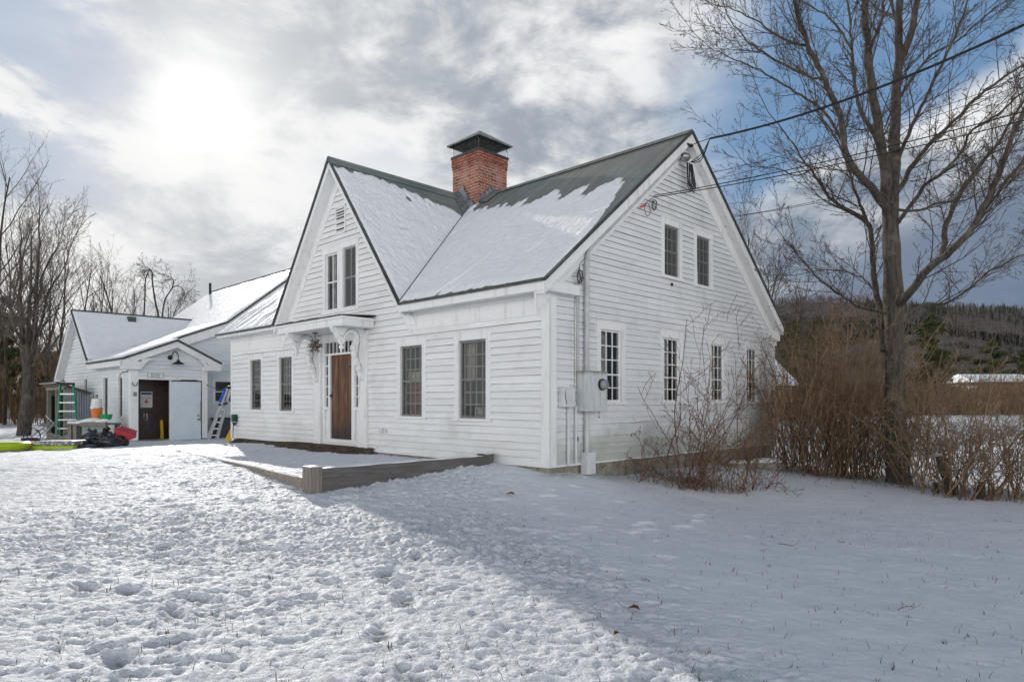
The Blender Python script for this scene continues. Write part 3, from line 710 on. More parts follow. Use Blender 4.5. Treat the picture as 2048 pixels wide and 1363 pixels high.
# carved brackets
prof = [(0, 2.66), (.78, 2.66), (.79, 2.62), (.75, 2.56), (.70, 2.52), (.66, 2.43), (.61, 2.40), (.57, 2.30), (.50, 2.30), (.475, 2.37), (.45, 2.47), (.39, 2.54), (.32, 2.56), (.25, 2.53), (.21, 2.45), (.22, 2.36), (.28, 2.28), (.28, 2.20), (.23, 2.14), (.26, 2.06), (.22, 1.98), (.18, 1.96), (.235, 1.92), (.20, 1.85), (.135, 1.84), (.15, 1.77), (.105, 1.70), (.085, 1.60), (.045, 1.54), (0, 1.52)]
for sc_ in (-7.42, -5.43):
    m2 = MB()
    m2.prism(prof, lambda d, z, s=sc_-.055: Pf(s, d+.055, z), lambda d, z, s=sc_+.055: Pf(s, d+.055, z))
    br = m2.build('bracket', MAT['trim'], hood)
    m2 = MB(); m3 = MB()
    for sd2 in (-1, 1):
        s = sc_+sd2*.058
        m3.tube([Pf(s+sd2*.004, .055+d, z+.024) for d, z in ((.60, 2.46), (.53, 2.43), (.47, 2.54), (.38, 2.615), (.28, 2.625), (.17, 2.575), (.115, 2.45), (.13, 2.33), (.15, 2.22))], .007, 5)
        m2.tube([Pf(s, .055+d, z) for d, z in [(.72, 2.6)]+[(.62, 2.46), (.53, 2.40), (.47, 2.52), (.38, 2.60), (.28, 2.61), (.18, 2.56), (.14, 2.45), (.16, 2.33), (.19, 2.24), (.16, 2.16), (.12, 2.2)]], [.012]+[.02]*9+[.012, .006], 6)
        m3.tube([Pf(s, .055+d, z) for d, z in ((.16, 2.60), (.13, 2.5), (.12, 2.38), (.14, 2.25), (.16, 2.1), (.13, 1.95), (.08, 1.85), (.06, 1.7))], [.006, .012, .015, .015, .014, .012, .010, .006], 6)
        for d, z, r in ((.66, 2.60, .018), (.64, 2.54, .015), (.25, 2.20, .035), (.22, 2.06, .03), (.13, 1.92, .026), (.09, 1.78, .02), (.3, 2.62, .012), (.2, 2.62, .012)): m2.sphere(Pf(s, .055+d, z), r, 8)
    m2.lathe(Pf(sc_, .59, 2.17), [(.004, -.045), (.02, -.035), (.022, -.01), (.012, .0), (.035, .02), (.055, .055), (.05, .095), (.025, .12), (.03, .14)], 12)
    for z, r, d in ((2.24, .075, .24), (2.10, .07, .22), (1.94, .055, .17), (1.80, .045, .13)): m2.sphere(Pf(sc_, .055+d, z), r, 12)
    m2.build('carving', MAT['trim'], br, smooth=True); m3.build('groove', MAT['carved_groove'], br)
# ---- outlet box with cable low on the front wall
m2 = MB(); pbox(m2, Pf, -4.80, -4.68, .015, .07, .40, .50); m2.lathe(Pf(-4.58, .05, .43), [(.03, -.03), (.035, 0), (.03, .03)], 8); m2.tube([Pf(-4.70, .05, .46), Pf(-4.60, .06, .44)], .018, 6); m2.tube([Pf(-4.78, .02, .40), Pf(-4.82, .02, .2), Pf(-4.95, .02, .02)], .005, 4)
m2.build('outlet_box', MAT['pvc'], house)
# ---- chimney
ch = MB(); cx0, cx1, cy0, cy1 = CG-.42, CG+.64, RY-.40-.53+.0, RY-.40+.53
cy0, cy1 = 3.78, 4.84
ch.box(cx0+.006, cx1-.006, cy0+.006, cy1-.006, 5.3, 7.74)
chim = ch.build('chimney', MAT['mortar'], house)
bk = MB(); R = random.Random(4); zc = 5.45; row = 0
while zc < 7.74:
    o = 0
    if zc > 7.50: o = .028
    elif zc > 7.40: o = .014
    if 6.16 < zc < 6.24: o = .03
    if zc < 6.16: o = .05
    h = .061; off = .11 if row % 2 else 0
    for side in range(4):
        n = 5; wd = 1.06+2*o
        t = -off
        while t < wd-.02:
            a = max(t, 0); b = min(t+.212, wd)
            if b-a > .03:
                e = R.uniform(0, .004)
                if side == 0: bk.box(cx0-o+a+.005, cx0-o+b-.005, cy0-o-e, cy0-o+.05, zc, zc+h)
                elif side == 1: bk.box(cx1+o-.05, cx1+o+e, cy0-o+a+.005, cy0-o+b-.005, zc, zc+h)
                elif side == 2: bk.box(cx0-o+a+.005, cx0-o+b-.005, cy1+o-.05, cy1+o+e, zc, zc+h)
                else: bk.box(cx0-o-e, cx0-o+.05, cy0-o+a+.005, cy0-o+b-.005, zc, zc+h)
            t += .222
    if o:
        ch2 = None
        bk.box(cx0-o+.05, cx1+o-.05, cy0-o+.05, cy1+o-.05, zc-.006, zc+h)
    zc += .080; row += 1
bk.build('brickwork', MAT['brick'], chim)
cc = ((cx0+cx1)/2, (cy0+cy1)/2)
m2 = MB(); m2.box(cx0-.04, cx1+.04, cy0-.04, cy1+.04, 7.745, 7.82); m2.box(cx0+.15, cx1-.15, cy0+.15, cy1-.15, 7.82, 7.87); m2.build('crown', MAT['soot_metal'], chim)
m2 = MB(); hs = .64; top = 8.58; rim = 8.14
V4 = [(cc[0]-hs, cc[1]-hs), (cc[0]+hs, cc[1]-hs), (cc[0]+hs, cc[1]+hs), (cc[0]-hs, cc[1]+hs)]
for i in range(4):
    a = V4[i]; b = V4[(i+1) % 4]
    m2.add([(a[0], a[1], rim), (b[0], b[1], rim), (cc[0], cc[1], top)], ((0, 1, 2),)); m2.beam((*a, rim-.012), (*b, rim-.012), .03, .035)
cap_ = m2.build('chimney_cap', MAT['cap_metal'], chim, recalc=False)
m2 = MB()
for i in range(4):
    a = V4[i]; b = V4[(i+1) % 4]; m2.add([(a[0]*.97+cc[0]*.03, a[1]*.97+cc[1]*.03, rim-.004), (b[0]*.97+cc[0]*.03, b[1]*.97+cc[1]*.03, rim-.004), (cc[0], cc[1], top-.02)], ((0, 1, 2),))
for a in V4:
    q = (cc[0]+(a[0]-cc[0])*.83, cc[1]+(a[1]-cc[1])*.83); m2.tube([(*q, 7.6), (*q, rim+.05)], .011, 6)
m2.build('cap_underside', MAT['soot_metal'], cap_, recalc=False)
def fnm(g, p, out):
    tr = g.n('ShaderNodeBsdfTransparent'); df = g.n('ShaderNodeBsdfDiffuse'); df.inputs[0].default_value = (.2, .2, .2, 1)
    co = g.coord(); xx, yy, zz = g.sep(co); s = g.math('ADD', xx, yy)
    a = g.math('ABSOLUTE', g.math('SUBTRACT', g.math('FRACT', g.math('MULTIPLY', g.math('ADD', s, zz), 38)), .5)); b = g.math('ABSOLUTE', g.math('SUBTRACT', g.math('FRACT', g.math('MULTIPLY', g.math('SUBTRACT', s, zz), 38)), .5))
    mx = g.n('ShaderNodeMixShader'); g.set(mx.inputs[0], g.math('LESS_THAN', g.math('MINIMUM', a, b), .03)); g.t.links.new(tr.outputs[0], mx.inputs[1]); g.t.links.new(df.outputs[0], mx.inputs[2]); g.t.links.new(mx.outputs[0], out.inputs[0])
mat('mesh_screen', fnm)
m2 = MB(); hq = hs*.83
for i in range(4):
    a = V4[i]; b = V4[(i+1) % 4]; a = (cc[0]+(a[0]-cc[0])*.83, cc[1]+(a[1]-cc[1])*.83); b = (cc[0]+(b[0]-cc[0])*.83, cc[1]+(b[1]-cc[1])*.83)
    m2.quad((*a, 7.80), (*b, 7.80), (*b, rim), (*a, rim))
m2.build('spark_screen', MAT['mesh_screen'], cap_, recalc=False)
# crumpled lead flashing at the chimney foot
m2 = MB(); R = random.Random(9); N = 22
for side in range(2):
    pr = []
    for i in range(N+1):
        t = i/N; 
        if side == 0: x_ = cx0-.1+(1.26)*t; y_ = cy0-.06; zr = max(float(roof_main(x_, y_-.30)), float(roof_cross(x_, y_)))
        else: x_ = cx1+.06; y_ = cy0-.1+.9*t; zr = max(float(roof_main(x_+.3, y_)), float(roof_cross(x_+.2, y_)))
        j = R.uniform(-.02, .02); up = .20+R.uniform(-.06, .08)
        if side == 0: pr.append(((x_, y_+j*.5, zr+up+.1), (x_, y_-.06+j, zr+.10), (x_, y_-.36, float(max(roof_main(x_, y_-.36), roof_cross(x_, y_-.36)))+.02+abs(j))))
        else: pr.append(((x_+j*.5, y_, zr+up), (x_+.06+j, y_, zr+.10), (x_+.36, y_, float(max(roof_main(x_+.36, y_), roof_cross(x_+.36, y_)))+.02+abs(j))))
    for i in range(N):
        for k_ in range(2): m2.quad(pr[i][k_], pr[i+1][k_], pr[i+1][k_+1], pr[i][k_+1])
m2.build('flashing', MAT['lead'], chim, recalc=False)

# ---- electrical things fixed to the gable wall (parts of the house)
m2 = MB(); pbox(m2, Pg, .70, 1.25, .02, .27, .90, 1.575); pbox(m2, Pg, .69, 1.26, .02, .285, 1.575, 1.59)
mbx = m2.build('meter_box', MAT['box_metal'], house, bevel=.006)
Mx = Matrix.Translation((.27, 1.08, 1.36)) @ Matrix.Rotation(pi/2, 4, 'Y')
m2 = MB(); m2.lathe(None, [(.10, 0), (.10, .035), (.092, .04)], 24, Mx); m2.build('meter_ring', MAT['black_iron'], mbx, smooth=True)
m2 = MB(); m2.lathe(None, [(.086, .04), (.086, .085), (.078, .105), (.04, .112), (.001, .112)], 24, Mx); m2.build('electric_meter', MAT['meter_face'], mbx, smooth=True)
m2 = MB(); pbox(m2, Pg, 1.00, 1.012, .271, .276, .84, .90); m2.sphere(Pg(1.006, .27, .80), .014, 6); m2.build('padlock', MAT['black_iron'], mbx)
m2 = MB(); pbox(m2, Pg, .235, .50, .02, .155, .975, 1.305); m2.build('junction_box', MAT['pvc'], house, bevel=.008)
m2 = MB(); m2.tube([Pg(.24, .158, 1.24), Pg(.245, .160, 1.12), Pg(.28, .160, 1.05), Pg(.275, .160, 1.02)], [.004, .008, .006, .003], 4); m2.build('cable', MAT['black_rubber'], house)
m2 = MB(); mast = [Pg(.92, .075, 1.58), Pg(.92, .075, 3.5), Pg(.93, .075, 3.62), Pg(.98, .08, 3.72), Pg(1.05, .085, 3.79)]
k1 = Pg(3.95, .10, 3.79+(3.95-1.05)*RS*1.01); mast += [k1]
m2.tube(mast, .043, 12); m2.tube([Pg(.92, .075, .18), Pg(.92, .075, .90)], .043, 12)
for zz_ in (2.6, 1.75): m2.tube([Pg(.92, .075, zz_), Pg(.92, .075, zz_+.05)], .048, 12)
m2.build('service_conduit', MAT['pvc_old'], house, smooth=True)
m2 = MB(); m2.sphere(Pg(4.06, .17, 6.10), .12, 12, (.9, 1.1, .75)); m2.tube([k1, Pg(4.1, .14, 6.17)], .05, 10); m2.build('weatherhead', MAT['steel'], house, smooth=True)
m2 = MB(); pbox(m2, Pg, .815, 1.05, .02, .17, -.19, .19); m2.build('conduit_cover', MAT['pvc'], house, bevel=.006)
m2 = MB(); m2.tube([Pg(.45, .05, -.02), Pg(.455, .05, .97)], .027, 8); m2.build('downpipe', MAT['pvc'], house, smooth=True)
m2 = MB(); m2.tube([Pg(.655, .045, 0.0), Pg(.655, .045, .97)], .025, 8); pbox(m2, Pg, .62, .69, .02, .07, .94, .99); m2.build('downpipe', MAT['pvc'], house, smooth=True)
m2 = MB(); m2.tube([Pg(.66, .035, 1.3), Pg(.66, .035, 3.1)], .012, 6); m2.tube([Pg(.70, .035, 1.3), Pg(.70, .035, 3.1)], .006, 6); m2.tube([Pg(.75, .035, 1.58), Pg(.76, .035, 3.4)], .008, 6); m2.build('conduit', MAT['steel'], house)
m2 = MB()
R = random.Random(2)
for i in range(4): r = .055+.012*i; m2.tube([Pg(.70+r*.8*cos(a)+R.uniform(-.01, .01), .07+.01*i, 3.20+1.35*r*sin(a)) for a in np.linspace(0, 2*pi, 18)], .006, 5)
m2.tube([Pg(.70, .07, 3.28), Pg(.74, .07, 3.42), Pg(.86, .08, 3.55)], .006, 5)
m2.build('cable_coil', MAT['black_rubber'], house)
m2 = MB()
for i in range(9):
    a0 = R.uniform(-.2, .2); wd = R.uniform(.05, .17); dp = R.uniform(.46, .66); c = Pg(4.22+a0*.5, .17, 6.02)
    m2.tube([c, c+Vector((.02, -.03, -dp*.4)), c+Vector((.03, -.02, -dp*.85)), c+Vector((.04, .03, -dp)), c+Vector((.03, .05+wd, -dp*.8)), c+Vector((.02, wd, -.2)), c+Vector((0, wd*.6, 0))], .009, 5)
m2.build('drip_loop', MAT['black_rubber'], house)
m2 = MB(); m2.sphere(Pg(4.12, .2, 6.36), .05, 8, (1, 2, .7)); m2.sphere(Pg(4.24, .2, 6.38), .045, 8, (1, 1.6, .8)); m2.build('insulator', MAT['black_rubber'], house)
m2 = MB()
for (c, r) in (((3.05, 4.93), .10), ((3.08, 4.95), .075), ((3.02, 4.90), .085), ((2.80, 4.78), .12)): m2.tube([Pg(c[0]+r*.8*cos(a), .08, c[1]+r*sin(a)) for a in np.linspace(0, 2*pi, 20)], .006, 5)
m2.tube([Pg(2.62, .08, 4.80), Pg(2.85, .08, 4.97), Pg(3.05, .08, 5.08)], .006, 5)
for (s, z_) in ((6.05, 5.10), (6.28, 5.03)): m2.tube([Pg(s, .06, z_+.2), Pg(s-.06, .08, z_-.05), Pg(s+.03, .08, z_-.08), Pg(s+.12, .12, z_+.22), Pg(s+.3, .2, z_+.28)], .006, 5)
m2.build('cable_coil', MAT['black_rubber'], house)
m2 = MB(); m2.beam(Pg(2.56, .09, 4.79), Pg(2.68, .09, 4.82), .02, .035); m2.build('red_tape', MAT['tape_red'], house)
m2 = MB(); m2.sphere(Pg(.70, .03, .42), .04, 7, (.6, 1, 1.2)); m2.build('vent_plug', MAT['black_rubber'], house)
m2 = MB(); m2.sphere(Pg(3.78, .03, 3.46), .035, 7, (.7, 1.3, 1)); m2.build('vent_plug', MAT['black_iron'], house)
m2 = MB(); pbox(m2, Pg, .18, .5, .022, .024, 1.31, 1.42); m2.build('rust_stain', MAT['trim'], house)

# star lantern under the hood (hangs: its own thing)
star = thing_at('star_lantern', tuple(hw(-6.86, -.42, 2.36)), 'star shaped glass and metal lantern hanging under the door hood', 'lantern')
bmx = bmesh.new(); bmesh.ops.create_icosphere(bmx, subdivisions=1, radius=.065); m2 = MB(); ed = MB(); R = random.Random(3)
bmx.faces.ensure_lookup_table()
for f in bmx.faces:
    c = f.calc_center_median(); tip = c.normalized()*(.195 if f.index % 1 == 0 else .12); vs = [v.co.copy() for v in f.verts]
    m2.add([*vs, tip], ((0, 1, 3), (1, 2, 3), (2, 0, 3)))
    for v in vs: ed.tube([v, tip], .0045, 4)
    for i in range(3): ed.tube([vs[i], vs[(i+1) % 3]], .004, 4)
bmx.free()
m2.build('shade', MAT['star_glass'], star); ed.build('frame', MAT['black_iron'], star)
m2 = MB(); m2.tube([(0, 0, .1), (0, 0, .29)], .010, 6); m2.lathe((0, 0, .285), [(.07, 0), (.07, .015), (.01, .018)], 14); m2.build('hanger', MAT['black_iron'], star)
# ================================================================== ROOF SNOW (lies on the roofs)
def snow_sheet(name, Hf, Tf, x0, x1, y0, y1, st, label, M=HM, thick_side=True):
    nx = int((x1-x0)/st)+1; ny = int((y1-y0)/st)+1
    X, Y = np.meshgrid(np.linspace(x0, x1, nx), np.linspace(y0, y1, ny), indexing='ij')
    T = Tf(X, Y); Z = Hf(X, Y)+np.maximum(T, -.03)
    V = np.stack([X.ravel(), Y.ravel(), Z.ravel()], 1); idx = np.arange(nx*ny).reshape(nx, ny)
    F = np.stack([idx[:-1, :-1], idx[1:, :-1], idx[1:, 1:], idx[:-1, 1:]], -1).reshape(-1, 4)
    tm = T.ravel()[F].max(1); F = F[tm > .0]
    used = np.unique(F); mp = np.zeros(nx*ny, int); mp[used] = np.arange(len(used)); V = V[used]; F = mp[F]
    o = fast_mesh(name, V, F, MAT['snow_roof'], smooth=True); o.matrix_world = M
    return tag(o, label, 'snow', kind='stuff')
bx = np.array([-6.0, -5.5, -5.38, -4.6, -3.9, -3.2, -2.82, -2.53, -1.9, -1.60, -1.1, -.78, -.45, -.1, .25])
by = np.array([3.9, 3.45, 3.42, 3.34, 3.10, 2.98, 3.08, 3.30, 2.72, 2.95, 2.55, 2.60, 2.66, 2.1, 1.3])
def T_main(X, Y):
    H1 = roof_main(X, Y); H2 = roof_cross(X, Y)
    top = np.interp(X, bx, by)
    fing = .85*np.maximum(fbm(X*4.5, Y*.30+3, 3, 2), 0)+.22*fbm(X*14, Y*.7, 3, 5)
    edge = top+fing-.20-Y
    right = np.interp(Y, [-.4, 0, .7, 1.2, 1.9, 2.5, 3], [.25, .24, .20, .12, -.05, -.28, -.5])-X+.05*fbm(X*5, Y*5, 3, 8)
    m = np.minimum(edge, right)
    valley = np.minimum((H1-H2)*.7+.0, 9)
    m = np.minimum(m, valley)
    lump = .045+.022*fbm(X*3, Y*2, 4, 11)+.016*fbm(X*13, Y*8, 3, 13)+.012*fbm(X*9, Y*.8, 3, 17)
    # slipped seam cracks
    crack = np.abs((X+2.35)-.10*np.sin(Y*3)-.18*(Y-.3)); lump = lump-.10*np.exp(-(crack/(.018+.03*sstep(.6, -.3, Y)))**2)*(Y < 1.3)*(Y > -.4)
    crack2 = np.abs(Y-(1.55+.05*X+.1*np.sin(X*2.2))); lump = lump-.075*np.exp(-(crack2/.022)**2)*(vn_mask(X, 3))
    m = np.minimum(m, Y+.345-.16*np.maximum(fbm(X*5, X*0+2, 3, 19), 0)-.05*np.maximum(fbm(X*22, Y*3, 2, 20), 0)); eave = np.clip((Y-(-.36))/.10, 0, 1)**.4
    pit = fbm(X*11, Y*5, 3, 33); lump = lump-.10*np.clip(pit-.40, 0, 1)
    for c0, c1, y0_, y1_ in ((-5.2, -4.6, 1.9, 2.9), (-3.3, -3.1, .2, 1.2), (-.9, -.75, .5, 1.3)):
        cr = X-(c0+(c1-c0)*(Y-y0_)/(y1_-y0_)+.03*np.sin(Y*9)); lump = lump-.06*np.exp(-(cr/.02)**2)*(Y > y0_)*(Y < y1_)
    return np.minimum(np.clip(m/.10, -.5, 1)*lump, lump)*np.where(m > 0, eave, 1)
def vn_mask(X, s): return (vnoise(X*1.1, X*0+s, 4) > .0)
def H_main(X, Y): return roof_main(X, Y)+.002
snow_sheet('roof_snow', H_main, T_main, -6.0, .25, -.36, 4.2, .03, 'snow blanket on the main roof slope between the front gable and the right verge')
def T_cross(X, Y):
    H1 = roof_main(X, Y); H2 = roof_cross(X, Y)
    dx = X-CG
    top = np.interp(Y, [-.3, .1, .5, 1.1, 2.0, 2.6, 3.1, 3.6], [.16, .20, .17, .18, .34, .43, .52, .8])
    m = dx-top+.10*fbm(X*3, Y*6, 3, 21)
    m = np.minimum(m, (H2-H1)*.45+.0); m = np.minimum(m, (Y-FY-.03)*1.0+.02*fbm(X*6, Y*6, 2, 4))
    lump = .040+.030*fbm(X*9, Y*5, 4, 23)+.030*fbm(X*24, Y*10, 3, 25)
    pit = fbm(X*13, Y*7, 2, 31); lump = lump-.16*np.clip(pit-.33, 0, 1)
    return np.minimum(np.clip(m/.06, -.5, 1)*lump, lump)
snow_sheet('roof_snow', lambda X, Y: roof_cross(X, Y)+.004, T_cross, CG, -3.60, -.30, 3.9, .025, 'dimpled snow on the right slope of the front gable roof')
def T_left(X, Y):
    H1 = roof_main(X, Y); H2 = roof_cross(X, Y)
    m = np.minimum((H1-H2)*.7-.03, X+L+.26); m = np.minimum(m, Y+.37)
    lump = .03+.03*fbm(X*9, Y*.8, 3, 41)+.02*fbm(X*30, Y*2.2, 2, 43)
    lump = lump-.05*np.clip(fbm(X*11, Y*1.0, 3, 45)-.22, 0, 1)*2
    return np.minimum(np.clip(m/.05, -.5, 1)*lump, lump)
snow_sheet('roof_snow', H_main, T_left, -L-.27, -7.0, -.36, 4.2, .035, 'streaky sunlit snow on the main roof left of the front gable')
mb = MB(); 
HXa, HXb = HX0-.04, HX1+.04
snow_sheet('hood_snow', lambda X, Y: 2.94+.062*Y/.88, lambda X, Y: (.018+.02*fbm(X*4, Y*5, 3, 51))*np.clip((HXb-.55-X)/.5+.1, -.3, 1), HXa, HXb, -.87, -.03, .03, 'thin snow on top of the door hood')
ic = MB(); R = random.Random(12)
for i in range(34):
    x_ = -L-.2+R.random()**1.5*3.4; l_ = R.uniform(.02, .07) if i > 3 else R.uniform(.1, .3); ic.tube([(x_, EV-.02, zE-.03), (x_+R.uniform(-.005, .005), EV-.02, zE-.03-l_)], [.008, .001], 5)
icl = ic.build('icicles', MAT['ice'], None, mat=HM); tag(icl, 'small icicles hanging from the left end of the farmhouse eave', 'icicles', kind='stuff')

# ================================================================== THE KITCHEN WING
WGX = -14.8; WFY = -2.33; PX = -13.8; WLX = -23.2; CGX = -19.4; WRY, WRZ = 3.6, 5.95
wing = empty('kitchen_wing', mat=HM)
tag(wing, 'low white clapboard wing with snowy roofs and a gabled delivery entrance, left of the farmhouse', 'building')
def wz(y): # roof profile of the wing
    return 0
WKY = .73; WZK = WRZ-.794*(WRY-WKY)   # kink height
def wroof(x, y):
    up = WRZ-.794*np.abs(WRY-y); lo = WZK-.41*(WKY-y); return np.where(y > WKY, up, lo)
def wcross(x, y): return 4.18-.88*np.abs(x-CGX)
EYW = -2.62; zEW = float(wroof(0, EYW))
Pw = lambda s, d, z: Vector((s, WFY-d, z))
Pwg = lambda s, d, z: Vector((WGX+d, s, z))
Pp = lambda s, d, z: Vector((PX+d, s, z))
wwin = [(-16.50, -16.02, .66, 1.80), (-14.93, -14.53, .62, 1.77), (-18.80, -18.42, .75, 1.81)]
def bw(z):
    if z <= 2.0: return (-21.7, PX)
    h = (4.10-z)/.88
    if z < 2.25: return (-21.7 if z < 2.08 else CGX-h, PX)
    return (max(-21.7, CGX-h), min(CGX+h, PX))
siding(Pw, -.05, 4.0, .11, bw, wwin, seed=21).build('wall', MAT['siding_wing'], wing, recalc=False)
def bwg(z):
    if z < zEW: return (-1.2, 7.5)
    lo = (z-WZK)/.41+WKY if z < WZK else WRY-(WRZ-z)/.794
    return (max(lo+.02, -1.3), 7.5)
wgw = (.40, .98, 1.03, 1.74)
siding(Pwg, -.05, 5.9, .11, bwg, [wgw], seed=22).build('wall', MAT['siding_wing'], wing, recalc=False)
P_R = -.24
def bp(z):
    if z <= 2.2: return (WFY, P_R)
    h = 2.80-z; return (max(WFY, -1.16-h/.41), min(P_R, -1.16+h/.5))
PD = (-2.15, -.38, -.10, 1.70)
siding(Pp, -.05, 2.78, .11, bp, [PD], seed=23).build('wall', MAT['siding_wing'], wing, recalc=False)
siding(lambda s, d, z: Vector((s, P_R+d, z)), -.05, 2.22, .11, lambda z: (WGX, PX), [], seed=24).build('wall', MAT['siding_wing'], wing, recalc=False)
m2 = MB(); m2.box(-21.7, -21.66, WFY+.05, 8, -.05, 2.0); m2.box(WLX, WLX+.05, 0, 7.5, -.05, 2.4); m2.box(WLX, WGX, 7.45, 7.5, -.05, 2.6)
m2.build('wall', MAT['siding_wing'], wing)
m2 = MB(); m2.box(-21.3, -15.6, -1.85, 7.1, .05, 2.1); m2.build('room_backing', MAT['dark_backing'], wing)  # dark backing box in the wing; its colour stands in for room shade
m2 = MB(); m2.box(-21.69, PX-.02, WFY+.02, -.3, -.7, -.05); m2.box(WLX, WGX-.02, -.2, 7.45, -.7, -.05); m2.build('foundation', MAT['foundation'], wing)
# corner boards of the entrance
m2 = MB(); pbox(m2, Pp, WFY-.02, PD[0], -.02, .03, -.05, 2.12); pbox(m2, Pw, PX-.14, PX+.02, -.01, .028, -.05, 2.10); m2.build('corner_board', MAT['trim_clean'], wing)
m2 = MB(); pbox(m2, Pp, PD[1], P_R+.02, -.02, .03, -.05, 2.12); m2.build('corner_board', MAT['trim_clean'], wing)
m2 = MB(); pbox(m2, Pp, PD[0], PD[1], -.02, .026, 1.70, 1.80); m2.build('door_head', MAT['trim_clean'], wing)
# vestibule behind the open leaf
m2 = MB()
m2.quad(Pp(PD[0], -.02, -.1), Pp(PD[0], -1.6, -.1), Pp(PD[0], -1.6, 1.75), Pp(PD[0], -.02, 1.75)); m2.quad(Pp(PD[1], -.02, -.1), Pp(PD[1], -1.6, -.1), Pp(PD[1], -1.6, 1.75), Pp(PD[1], -.02, 1.75))
m2.quad(Pp(PD[0], -1.6, -.1), Pp(PD[1], -1.6, -.1), Pp(PD[1], -1.6, 1.75), Pp(PD[0], -1.6, 1.75)); m2.quad(Pp(PD[0], -.02, 1.72), Pp(PD[1], -.02, 1.72), Pp(PD[1], -1.6, 1.72), Pp(PD[0], -1.6, 1.72))
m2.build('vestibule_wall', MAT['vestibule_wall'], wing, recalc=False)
m2 = MB(); m2.quad(Pp(PD[0], .02, -.09), Pp(PD[1], .02, -.09), Pp(PD[1], -1.6, -.09), Pp(PD[0], -1.6, -.09)); m2.build('vestibule_floor', MAT['vestibule_floor'], wing, recalc=False)
m2 = MB(); pbox(m2, Pp, -2.14, -.40, -.9, -.86, -.08, 1.70); idr = m2.build('door', flat('inner_door', (.085, .055, .05), .3, var=.2, spec=.5), wing); idr['label'] = 'dark inner door seen through the open entrance'
m2 = MB(); pbox(m2, Pp, -1.84, -1.51, -.858, -.845, .88, 1.36); sgn = m2.build('notice', MAT['sign_white'], idr)
m2 = MB(); pbox(m2, Pp, -1.82, -1.53, -.845, -.842, 1.27, 1.335); m2.build('notice_header', MAT['sign_blue'], sgn)
m2 = MB(); pbox(m2, Pp, -1.735, -1.615, -.845, -.841, 1.045, 1.08); pbox(m2, Pp, -1.69, -1.66, -.845, -.840, 1.00, 1.125); m2.build('red_cross', MAT['sign_red'], sgn)
m2 = MB()
for i in range(2): pbox(m2, Pp, -1.80, -1.55, -.845, -.842, 1.18-i*.04, 1.195-i*.04)
m2.build('notice_text', MAT['steel'], sgn)
m2 = MB()
for s in (-1.74, -1.67): m2.tube([Pp(s, -.84, .50), Pp(s+.012*(1 if s > -1.7 else -1), -.83, .6), Pp(s, -.84, .70)], .009, 5)
m2.build('handle', MAT['steel'], idr)
m2 = MB(); m2.beam(Pp(-1.36, -.45, -.05), Pp(-1.37, -.50, .50), .015, .14); m2.beam(Pp(-1.36, -.58, -.05), Pp(-1.37, -.51, .50), .015, .14)
fs = m2.build('floor_sign', MAT['yellow_plastic'], None, mat=HM); tag(fs, 'yellow folding floor sign standing just inside the open kitchen entrance', 'floor sign')
m2 = MB(); pbox(m2, Pp, -1.30, -1.27, -.06, .035, -.08, 1.695); m2.build('door_post', MAT['trim_clean'], wing)
m2 = MB(); pbox(m2, Pp, -1.268, -.42, .0, .045, -.08, 1.66); dl = m2.build('door', MAT['door_paint'], wing, bevel=.003); dl['label'] = 'closed pale blue leaf of the double entrance door'
m2 = MB(); pbox(m2, Pp, -1.268, -.42, -.02, .0, 1.66, 1.70); m2.build('door_gap', MAT['dark_inside'], dl)
m2 = MB(); pbox(m2, Pp, -1.0, -.52, .03, .05, 1.675, 1.715); m2.build('door_closer', MAT['black_iron'], dl)
m2 = MB(); pbox(m2, Pp, -.445, -.43, .045, .055, .45, 1.08); m2.build('weather_strip', MAT['steel'], dl)
m2 = MB(); m2.lathe(None, [(.03, 0), (.032, .02), (.01, .04), (.03, .06), (.025, .08)], 12, Matrix.Translation(Pp(-.50, .045, .52)) @ Matrix.Rotation(pi/2, 4, 'Y')); m2.lathe(None, [(.03, 0), (.028, .02)], 12, Matrix.Translation(Pp(-.50, .045, .64)) @ Matrix.Rotation(pi/2, 4, 'Y')); m2.build('door_knob', MAT['brass'], dl)
# windows
for q in wwin: window(wing, Pw, *q, 1, (1, 1), cw=.06, head=.06, style='grey', sill=.03, bare=True)
window(wing, Pwg, *wgw, 1, (1, 1), cw=.08, head=.09, style='white', sill=.05, bare=True, curtain=[(0, 1, 0, .1, 'curtain')])
# roofs
m2 = MB(); OW = .20
def wslab(p, n, th=.05): plane_slab(m2, p, n, th)
gx = WGX+OW
wslab(((WLX-.2, WRY, WRZ), (gx, WRY, WRZ), (gx, WKY, WZK), (WLX-.2, WKY, WZK)), (0, -.794, 1))
wslab(((WLX-.2, WKY, WZK), (gx, WKY, WZK), (gx, -1.18, float(wroof(0, -1.18))), (WLX-.2, -1.18, float(wroof(0, -1.18)))), (0, -.41, 1))
wslab(((-17.35, -1.18, float(wroof(0, -1.18))), (PX+.25, -1.18, float(wroof(0, -1.18))), (PX+.25, EYW, zEW), (-17.35, EYW, zEW)), (0, -.41, 1))
pkz = float(wroof(0, -1.16))
wslab(((WGX+.0, -1.16, pkz), (PX+.25, -1.16, pkz), (PX+.25, .12, pkz-.5*1.28), (WGX+.0, .12, pkz-.5*1.28)), (0, .5, 1))
wslab(((WLX-.2, WRY, WRZ), (gx, WRY, WRZ), (gx, 7.8, WRZ-.794*4.2), (WLX-.2, 7.8, WRZ-.794*4.2)), (0, .794, 1))
